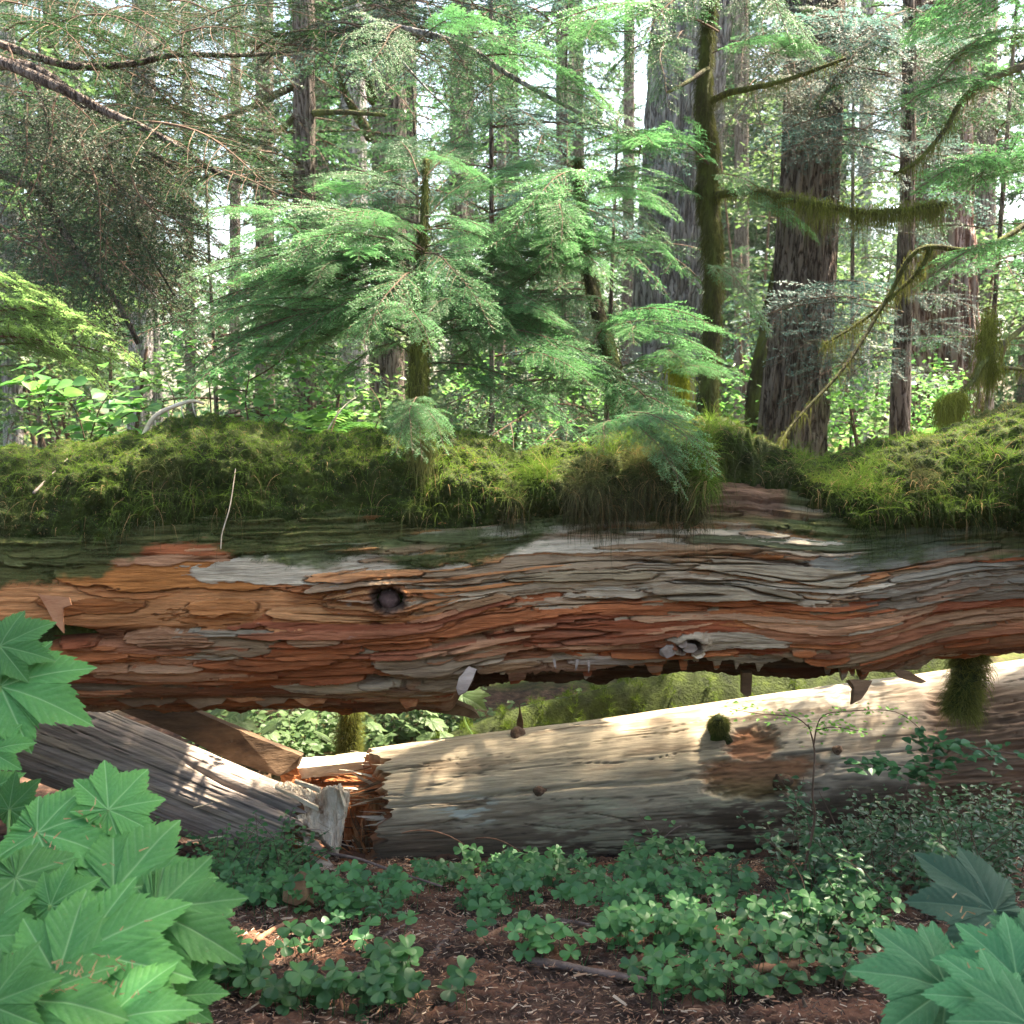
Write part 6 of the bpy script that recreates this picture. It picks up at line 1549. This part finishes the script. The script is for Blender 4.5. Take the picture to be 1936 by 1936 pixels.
for (j, t, y0, y1, fc, rl, ms_, sc_) in [((1880, 1722), (1718, 1694), 1.98, 1.96, .58, .0, CLC[0], 1.0), ((1775, 1850), (1690, 1738), 1.84, 1.90, .62, .0, CLB[0], 1.0), ((1790, 1868), (1612, 1818), 1.80, 1.80, .60, .1, CLB[1], 1.0),
                                         ((1925, 1850), (1775, 1810), 1.76, 1.78, .6, -.1, CLB[0], 1.1), ((1900, 1900), (1750, 1868), 1.70, 1.70, .6, .0, CLB[1], 1.0), ((1960, 1800), (1835, 1768), 1.80, 1.82, .6, .1, CLB[0], 1.0), ((1950, 1940), (1840, 1925), 1.64, 1.64, .6, 0, CLB[1], 1.4)]:
    J = P(*j, y0); T = P(*t, y1); T = J + (T - J) * sc_
    put_leaf(ms_, J, T, p2, fc, rl, petiole=B2)
litter_on(6, [(1850, 1790, 40, 1.79, 7), (1820, 1840, 30, 1.75, 7), (1850, 1720, 30, 1.93, 6)], 0, "fallen_needles", "few pale needles on the teal leaves at lower right")

# ------------------------------------------------------------------ wood sorrel: every leaf three folded hearts on a thread stalk
def heart(n=9, s=1.0, fold=.35):
    """one heart shaped leaflet: joint at the origin, notch at +X"""
    rows = []
    u = np.linspace(0, 1, n)
    for v in np.linspace(-1, 1, 7):
        half = np.sin(np.clip(u, 0, 1) * np.pi * .62) ** .8 * .60
        half = half * np.where(u > .78, np.sqrt(np.clip(1 - ((u - .78) / .30) ** 2, 0, 1)), 1)
        x = u * (1 - .16 * np.exp(-(v / .28) ** 2) * u ** 3)
        y = v * half; z = fold * np.abs(y) - .18 * u ** 2
        rows.append(np.stack([x, y, z], 1))
    V = np.stack(rows, 1).reshape(-1, 3) * s
    return V, grid_faces(n, 7)
HV, HF = heart()
def sorrel(name, areas, seed, label, hgt=(.02, .12), size=(.013, .033), mat='sorrel'):
    g = np.random.default_rng(seed); Vs, Fs, Ts = [], [], []; off = 0; SV, SF = [], []; so_ = 0
    for (cx, cy, rx, ry, n) in areas:
        for _ in range(n):
            a = g.uniform(0, 2 * np.pi); r = math.sqrt(g.random()); px, py = cx + rx * r * math.cos(a), cy + ry * r * math.sin(a)
            h = g.uniform(*hgt); q = G(px, min(py + 12 + h * 300, 1990))
            base = np.array(q); top = base + np.array([g.normal(0, .015), g.normal(-.01, .015), h])
            s = g.uniform(*size); rot = g.uniform(0, 2 * np.pi); tn = np.array([g.normal(0, .28), g.normal(-.38, .25), 1.0]); tn /= np.linalg.norm(tn)
            ux = np.cross(tn, [0, 1, 0.1]); ux /= np.linalg.norm(ux); uy = np.cross(tn, ux); tb = np.clip(g.normal(.5, .22), 0, 1)
            for k in range(3):
                aa = rot + k * 2.094 + g.normal(0, .08); c, s_ = math.cos(aa), math.sin(aa)
                L = HV * s * g.uniform(.9, 1.08)
                x = L[:, 0] * c - L[:, 1] * s_; y = L[:, 0] * s_ + L[:, 1] * c
                Vs.append(top + x[:, None] * ux + y[:, None] * uy + (L[:, 2] )[:, None] * tn); Fs.append(HF + off); off += len(HV)
                Ts.append(np.clip(tb + g.normal(0, .06) + .15 * (HV[:, 0] - .5), 0, 1))
            V, F = tube([base, (base + top) / 2 + g.normal(0, .004, 3), top], [.0011, .0009, .0008], 3, close=False)
            SV.append(V); SF.append(F[0] + so_); so_ += len(V)
    V = np.vstack(Vs + SV); F = [np.vstack(Fs), np.vstack(SF) + off]
    T = np.concatenate(Ts + [np.full(so_, .2)])
    o = obj(name, mesh_data(name, V, F, [M[mat]], True, {"tint": T})); tag(o, label, "ground cover", None, "stuff")
    return o
sorrel("wood_sorrel", [(900, 1640, 150, 22, 60), (1050, 1640, 120, 22, 55), (1270, 1635, 110, 36, 70), (1130, 1680, 230, 34, 90), (1300, 1720, 200, 44, 56), (690, 1690, 100, 30, 70), (640, 1730, 40, 20, 8), (1230, 1765, 130, 26, 46), (1400, 1780, 110, 40, 24), (1260, 1830, 70, 22, 16),
                       (920, 1690, 50, 16, 22), (1480, 1700, 120, 50, 40), (540, 1690, 70, 30, 40), (480, 1670, 80, 40, 50), (1600, 1730, 100, 50, 40), (1330, 1860, 120, 22, 30)], 8, "carpet of three leaved wood sorrel spreading in front of the bare log")
sorrel("wood_sorrel", [(410, 1840, 80, 30, 44), (560, 1880, 60, 14, 20), (740, 1842, 50, 20, 18), (700, 1885, 110, 14, 26), (430, 1780, 36, 36, 12), (870, 1880, 30, 8, 3), (570, 1780, 26, 12, 6)], 9, "dark patch of wood sorrel along the bottom edge beside the big leaves", size=(.024, .036))
sorrel("wood_sorrel", [(935, 1740, 26, 26, 5), (1000, 1780, 36, 26, 6), (1070, 1790, 40, 26, 6), (990, 1755, 20, 10, 2), (680, 1770, 16, 10, 2), (760, 1785, 10, 10, 1)], 10, "few bright single sorrel leaves on the bare soil in the middle", size=(.026, .034))

# ------------------------------------------------------------------ small leaved undergrowth
def leaflet(n=6, wv=.30):
    u = np.linspace(0, 1, n); rows = []
    for v in (-1, -.5, 0, .5, 1):
        half = np.sin(np.pi * np.clip(u, 0, 1) ** .8) * wv + .002
        rows.append(np.stack([u, v * half, .35 * np.abs(v * half) - .15 * u ** 2], 1))
    return np.stack(rows, 1).reshape(-1, 3), grid_faces(n, 5)
LV, LFc = leaflet()
def bushlet(name, spots, seed, label, mat='shrub', size=(.016, .030), hgt=(.08, .26), per=(7, 15), cat="shrub", stem_r=.0016, wv=1.0, group=None, spread=.09):
    """leafy stems: spots are (px, py of the foot, n, rx, ry)"""
    g = np.random.default_rng(seed); Vs, Fs, Ts = [], [], []; off = 0; SV, SF = [], []; so_ = 0
    foot = None
    for (cx, cy, n, rx, ry) in spots:
        for _ in range(n):
            q = np.array(G(cx + g.uniform(-rx, rx), cy + g.uniform(-ry, ry)))
            if foot is None: foot = q
            h = g.uniform(*hgt); lean = np.array([g.normal(0, spread), g.normal(-.03, spread), 0]) * (h / .2)
            pts = smooth_path([q, q + lean * .3 + [0, 0, h * .55], q + lean + [0, 0, h]], 10)
            V, F = tube(pts, np.linspace(stem_r, stem_r * .5, 10), 4, close=False); SV.append(V); SF.append(F[0] + so_); so_ += len(V)
            m = g.integers(*per); tb = np.clip(g.normal(.45, .2), 0, 1)
            for j in range(m):
                u = .25 + .75 * (j + g.random() * .5) / m; c = np.array([np.interp(u, np.linspace(0, 1, 10), pts[:, k]) for k in range(3)])
                aa = j * 2.4 + g.normal(0, .4); s = g.uniform(*size) * (1.1 - .3 * u)
                d = np.array([math.cos(aa), math.sin(aa), g.normal(.05, .25)]); d /= np.linalg.norm(d); nn = np.array([g.normal(0, .25), g.normal(-.3, .25), 1.0]); y = np.cross(nn, d); y /= np.linalg.norm(y); nn = np.cross(d, y)
                c = c + d * .012
                Vs.append(c + (LV[:, :1] * d + LV[:, 1:2] * wv * y + LV[:, 2:3] * nn) * s); Fs.append(LFc + off); off += len(LV); Ts.append(np.full(len(LV), np.clip(tb + g.normal(0, .12), 0, 1)))
    root = empty(name, foot, label, cat, group)
    V = np.vstack(Vs); obj("foliage", mesh_data("foliage", V, np.vstack(Fs), [M[mat]], True, {"tint": np.concatenate(Ts)}), root)
    if len(SV) <= 12:
        o_ = 0
        for v_, f_ in zip(SV, SF): obj("stem", mesh_data("stem", v_, f_ - o_, [M['twig']]), root); o_ += len(v_)
    else: obj("stem", mesh_data("stem", np.vstack(SV), np.vstack(SF), [M['twig']]), root)
    return root
bushlet("huckleberry_shrub", [(1700, 1700, 90, 170, 60), (1620, 1660, 40, 120, 40), (1820, 1650, 90, 110, 60), (1520, 1680, 14, 60, 20)], 21, "dark small leaved shrub massed under the right end of the bare log", hgt=(.10, .34), per=(12, 24), size=(.020, .036))
bushlet("huckleberry_shrub", [(1840, 1600, 34, 80, 30), (1780, 1630, 26, 120, 30)], 22, "taller leafy stems rising against the broken right part of the bare log", hgt=(.14, .34), per=(12, 20), size=(.018, .032), spread=.07)
bushlet("bleeding_heart_plant", [(500, 1660, 60, 80, 26), (470, 1700, 40, 70, 30)], 23, "soft pale green small leaved plant at the foot of the weathered log", mat='sorrel', hgt=(.06, .22), per=(12, 22), size=(.014, .026), wv=1.5)
bushlet("herb", [(478, 1570, 3, 14, 8)], 24, "thin herb with pale paired leaves in front of the weathered log", mat='sorrel', hgt=(.10, .16), per=(6, 9), size=(.014, .022), wv=1.2, spread=.02)
bushlet("star_flowered_plant", [(1380, 1690, 6, 40, 8), (1490, 1690, 6, 50, 10), (960, 1660, 4, 40, 8), (1240, 1645, 5, 60, 8)], 25, "narrow pointed leaves in small fans before the dark foot of the bare log", hgt=(.06, .12), per=(6, 9), size=(.04, .06), wv=.55)["kind"] = "stuff"
bushlet("herb", [(1260, 1650, 9, 60, 14), (1350, 1690, 7, 50, 16)], 26, "sunlit light green leafy herbs in the middle of the sorrel carpet", mat='sorrel', hgt=(.08, .17), per=(5, 9), size=(.02, .034), wv=1.4)["kind"] = "stuff"
bushlet("herb", [(1540, 1800, 20, 130, 40), (1460, 1870, 8, 60, 20), (1590, 1870, 10, 60, 20), (1500, 1780, 14, 60, 20)], 27, "low dark three leaved herbs beside the teal leaves", hgt=(.05, .12), per=(4, 7), size=(.025, .042), wv=1.5)["kind"] = "stuff"
bushlet("herb", [(700, 1745, 4, 40, 16), (680, 1715, 5, 40, 10)], 28, "bluish pointed leaves among the sorrel right of the snapped log end", hgt=(.05, .09), per=(6, 8), size=(.03, .045), wv=.6)
# slender sapling in front of the bare log
hs_ = empty("slender_sapling", G(1512, 1720), "slender upright sapling with tiny lime leaves standing in front of the bare log", "sapling")
def st(pts, r0, r1, par, sd=1, name="stem"):
    sp = smooth_path(pts, 22); V, F = tube(sp, np.linspace(r0, r1, 22), 6, sd, .2); obj(name, mesh_data(name, V, F, [M['twig']]), par); return sp
st([G(1512, 1720), P(1522, 1640, 3.12), P(1540, 1550, 3.12), P(1536, 1500, 3.1), P(1540, 1420, 3.1), P(1528, 1370, 3.08)], .0045, .002, hs_)
tw1 = st([P(1538, 1412, 3.1), P(1552, 1357, 3.08), P(1600, 1345, 3.06), P(1690, 1345, 3.04), P(1740, 1378, 3.02)], .0022, .001, hs_, 2, "branch")
tw2 = st([P(1530, 1375, 3.08), P(1500, 1355, 3.06), P(1440, 1350, 3.04), P(1380, 1340, 3.0)], .002, .001, hs_, 3, "branch")
tw3 = st([P(1545, 1380, 3.08), P(1580, 1375, 3.04), P(1640, 1385, 3.02)], .0018, .001, hs_, 4, "branch")
def leaf_twig(paths, n, size, mat, parent, seed, spread=.03, wv=1.0):
    g = np.random.default_rng(seed); Vs, Fs, Ts = [], [], []; off = 0
    for p_ in paths:
        for _ in range(n):
            u = g.random() ** .7; c = np.array([np.interp(u, np.linspace(0, 1, len(p_)), p_[:, k]) for k in range(3)]) + g.normal(0, spread, 3) * [1, 1, .5]
            a = g.uniform(0, 6.28); d = np.array([math.cos(a), math.sin(a), g.normal(0, .2)]); d /= np.linalg.norm(d); nn = np.array([g.normal(0, .3), g.normal(-.35, .3), 1]); y = np.cross(nn, d); y /= np.linalg.norm(y); nn = np.cross(d, y); s = g.uniform(*size)
            Vs.append(c + (LV[:, :1] * d + LV[:, 1:2] * wv * y + LV[:, 2:3] * nn) * s); Fs.append(LFc + off); off += len(LV); Ts.append(np.full(len(LV), g.random()))
    return obj("foliage", mesh_data("foliage", np.vstack(Vs), np.vstack(Fs), [M[mat]], True, {"tint": np.concatenate(Ts)}), parent)
M['lime'] = leaf_mat("lime_leaves", (.10, .26, .04), (.22, .42, .08), .5, .45, .35)
leaf_twig([tw1, tw2, tw3], 60, (.009, .018), 'lime', hs_, 5, .022)
br = empty("leafy_branch", P(2000, 1440, 3.3), "dark rounded leaves on a branch that reaches in from the right over the bare log", "branch")
bp = [smooth_path([P(2010, 1440, 3.3), P(1880, 1420, 3.2), P(1800, 1410, 3.15), P(1730, 1400, 3.1)], 20), smooth_path([P(1880, 1425, 3.2), P(1780, 1450, 3.1), P(1680, 1445, 3.05), P(1600, 1445, 3.0)], 20), smooth_path([P(1800, 1415, 3.15), P(1740, 1470, 3.1)], 10)]
for k, q in enumerate(bp):
    V, F = tube(q, np.linspace(.003, .0012, len(q)), 5); obj("branch", mesh_data("branch", V, F, [M['twig']]), br)
leaf_twig(bp, 70, (.022, .036), 'shrub', br, 6, .028, 1.3)
# shrubs rooted behind and on the moss at the left
def leafy(name, stems, n, size, mat, label, seed, wv=1.4, spread=.05, cat="shrub"):
    r = empty(name, stems[0][0], label, cat); ps = []
    for k, s_ in enumerate(stems): ps.append(st(s_, .003, .0012, r, k + seed, "stem"))
    leaf_twig(ps, n, size, mat, r, seed, spread, wv); return r
leafy("salmonberry_shrub", [[P(165, 850, 3.7), P(145, 780, 3.7), P(110, 740, 3.65)], [P(165, 850, 3.7), P(190, 770, 3.7), P(230, 720, 3.7)], [P(120, 850, 3.75), P(80, 760, 3.7), P(60, 700, 3.7)], [P(165, 850, 3.7), P(230, 790, 3.65), P(280, 770, 3.6)]], 26, (.04, .075), 'broad', "teal broad leaves rising behind the moss at the far left", 31)
leafy("salmonberry_shrub", [[P(475, 815, 3.6), P(464, 760, 3.65), P(470, 700, 3.7), P(440, 660, 3.8)], [P(470, 720, 3.7), P(520, 690, 3.8), P(560, 650, 3.9)], [P(468, 740, 3.7), P(420, 730, 3.8), P(380, 700, 3.9)], [P(400, 800, 3.9), P(390, 700, 3.9), P(350, 640, 4.0)], [P(520, 820, 3.9), P(550, 780, 3.9), P(565, 770, 3.9)]], 40, (.025, .05), 'broad', "leafy stems with small pale green leaves above the left moss hump", 32, spread=.07)
leafy("berry_bush", [[P(620, 830, 4.1), P(640, 760, 4.2), P(600, 700, 4.3)], [P(560, 830, 4.1), P(500, 780, 4.2), P(450, 740, 4.3)], [P(700, 830, 4.2), P(720, 770, 4.3), P(690, 720, 4.4)], [P(300, 830, 4.2), P(330, 760, 4.3), P(300, 700, 4.4)]], 70, (.02, .04), 'broad', "blue green fine leaved bush behind the moss between the left hump and the snag", 33, spread=.09)
tw = stick(hit(610, 826, .08), P(672, 752, 3.6), .003, MW_PALE, "thin pale bare shoot slanting up from the moss left of the snag", .02, .006, 60, "shoot")
# little fern on the moss face
def fern(name, base, n, L, label, seed, mat='broad', droop=.5, dirs=None):
    root = empty(name, base, label, "fern"); g = np.random.default_rng(seed); Vs, Fs, Ts = [], [], []; off = 0
    for k in range(n):
        a = dirs[k] if dirs else g.uniform(0, 2 * np.pi); ln = L * g.uniform(.7, 1.1)
        t = np.linspace(0, 1, 22); d = np.array([math.cos(a), math.sin(a), 0]); up_ = g.uniform(.4, .9)
        pts = np.array(base) + d * (ln * t)[:, None] * .9 + np.array([0, 0, 1]) * (ln * (up_ * t - droop * 1.4 * t ** 2))[:, None]
        sd = np.cross(d, [0, 0, 1.0])
        for i in range(2, 22):
            T_ = pts[i] - pts[i - 1]; T_ /= np.linalg.norm(T_); w_ = ln * .26 * math.sin(math.pi * (1 - t[i]) ** .8 * .85 + .15)
            for s_ in (-1, 1):
                dd = sd * s_ + T_ * .35; dd /= np.linalg.norm(dd); nn = np.array([0, 0, 1.0]); y = np.cross(nn, dd); y /= np.linalg.norm(y)
                Vs.append(pts[i] + (LV[:, :1] * dd + LV[:, 1:2] * y * .55 + LV[:, 2:3] * nn) * w_); Fs.append(LFc + off); off += len(LV); Ts.append(np.full(len(LV), g.random()))
    obj("frond", mesh_data("frond", np.vstack(Vs), np.vstack(Fs), [M[mat]], True, {"tint": np.concatenate(Ts)}), root); return root
fern("small_fern", hit(1095, 868, .12), 4, .035, "tiny blue green fern on the shaggy moss right of centre", 41, dirs=[-2.6, -.6, -1.6, .3])
fern("sword_fern", P(620, 830, 4.6), 9, .42, "blue green fern arching behind the moss left of the snag", 42)
fern("sword_fern", P(1240, 850, 4.6), 7, .30, "pale fern tips behind the moss beside the mossy tree foot", 43)
fern("sword_fern", P(1760, 850, 4.8), 10, .36, "bright young fern behind the moss dip at the right", 44, 'broad')
fern("sword_fern", P(900, 1395, 5.6), 9, .34, "fern leaves seen low through the gap under the big log", 45, 'broad_sun')
# maple seedlings lit by the sun in the gap under the log
MS = club_leaf("leaf_blade", 730, M['broad_sun'])
gp = empty("maple_seedling", G(640, 1440), "cluster of glaring sunlit lobed leaves in the gap behind the snapped logs", "seedling")
gg2 = random.Random(3)
for k in range(70):
    px = gg2.uniform(400, 870); py = gg2.uniform(1335, 1400) if px > 560 else gg2.uniform(1330, 1385) + (px - 400) * .1
    Y = gg2.uniform(4.7, 6.0); J = P(px, py, Y); a = gg2.uniform(-.4, 3.6); T = J + Vector((math.cos(a), math.sin(a) * .6, -.25)) * gg2.uniform(.05, .11)
    put_leaf(MS, J, T, gp, .25, 0)
mpl = empty("maple_seedling", P(890, 1330, 4.6), "single pale sunlit lobed leaf hanging under the big log by the grey splinter", "seedling")
put_leaf(MS, P(870, 1315, 4.3), P(910, 1335, 4.2), mpl, .5, 0, petiole=P(900, 1400, 4.6)); put_leaf(MS, P(860, 1312, 4.3), P(845, 1335, 4.2), mpl, .5, 0)
bushlet("herb", [(1000, 1400, 60, 200, 12), (620, 1400, 110, 260, 24), (560, 1440, 40, 150, 10), (1200, 1370, 20, 120, 6)], 29, "fresh green herbs on the sunny floor behind the logs", mat='broad_sun', hgt=(.05, .22), per=(8, 14), size=(.03, .06), wv=1.3)["kind"] = "stuff"

# ------------------------------------------------------------------ litter on the floor: splinters, flakes and needles nobody could count
def litter():
    g = np.random.default_rng(55); n = 60000
    X = g.uniform(-1.9, 1.9, n); Y = 2.3 + 1.6 * g.random(n); Z = gz(X, Y) + .018 + g.random(n) * .008
    L = np.where(g.random(n) < .025, g.uniform(.018, .045, n), g.uniform(.004, .018, n)); Wd = np.where(L > .02, L * g.uniform(.08, .3, n), L * g.uniform(.08, .35, n))
    a = g.uniform(0, 2 * np.pi, n); d = np.stack([np.cos(a), np.sin(a), g.normal(0, .18, n)], 1); s = np.stack([-np.sin(a), np.cos(a), g.normal(0, .35, n)], 1)
    p = np.stack([X, Y, Z], 1); l = (L / 2)[:, None]; w_ = (Wd / 2)[:, None]; up = np.array([0, 0, 1.0]) * w_ * .8
    k0 = g.uniform(.4, 1, (n, 1)); k1 = g.uniform(.1, .9, (n, 1))
    V = np.stack([p - d * l - s * w_ * k0, p + d * l - s * w_ * k1, p + d * l + s * w_ * k1, p - d * l + s * w_ * k0, p - d * l * .9 + up, p + d * l * .9 + up], 1).reshape(-1, 3)
    o6 = (np.arange(n) * 6)[:, None]
    F = [np.concatenate([o6 + np.array([[0, 1, 5, 4]]), o6 + np.array([[4, 5, 2, 3]])]), np.concatenate([o6 + np.array([[0, 4, 3]]), o6 + np.array([[1, 2, 5]])])]
    pal = np.array([(.24, .12, .07), (.14, .08, .05), (.34, .20, .12), (.08, .05, .038), (.20, .10, .06), (.42, .31, .22), (.05, .03, .025), (.11, .065, .045), (.10, .07, .05)])
    c = pal[g.integers(0, len(pal), n)] * g.uniform(.7, 1.2, (n, 1))
    m, nt, b = mat_new("litter", .85, .2); nt.links.new(attr(nt, "col"), b.inputs["Base Color"])
    tag(obj("forest_litter", mesh_data("forest_litter", V, F, [m], False, {"col": np.repeat(c, 6, 0)})), "red brown bark flakes, splinters and needles strewn over the soil", "litter", None, "stuff")
litter()
# ================================================================== the moist air of the wood
def haze(dens=.0006):
    x0, x1, y0, y1, z0, z1 = -70, 70, -12, 95, -3, 24
    V = [(x, y, z) for x in (x0, x1) for y in (y0, y1) for z in (z0, z1)]
    F = [(0, 1, 3, 2), (4, 6, 7, 5), (0, 4, 5, 1), (2, 3, 7, 6), (0, 2, 6, 4), (1, 5, 7, 3)]
    m = bpy.data.materials.new("haze"); m.use_nodes = True; nt = m.node_tree; nt.nodes.clear()
    o_ = nt.nodes.new("ShaderNodeOutputMaterial"); v = nt.nodes.new("ShaderNodeVolumePrincipled")
    v.inputs["Color"].default_value = (.95, 1.0, .95, 1); v.inputs["Density"].default_value = dens; v.inputs["Anisotropy"].default_value = .3
    nt.links.new(v.outputs[0], o_.inputs["Volume"])
    tag(obj("haze", mesh_data("haze", V, np.array(F), [m], False)), "thin bright haze in the forest air", None, None, "stuff")
haze()
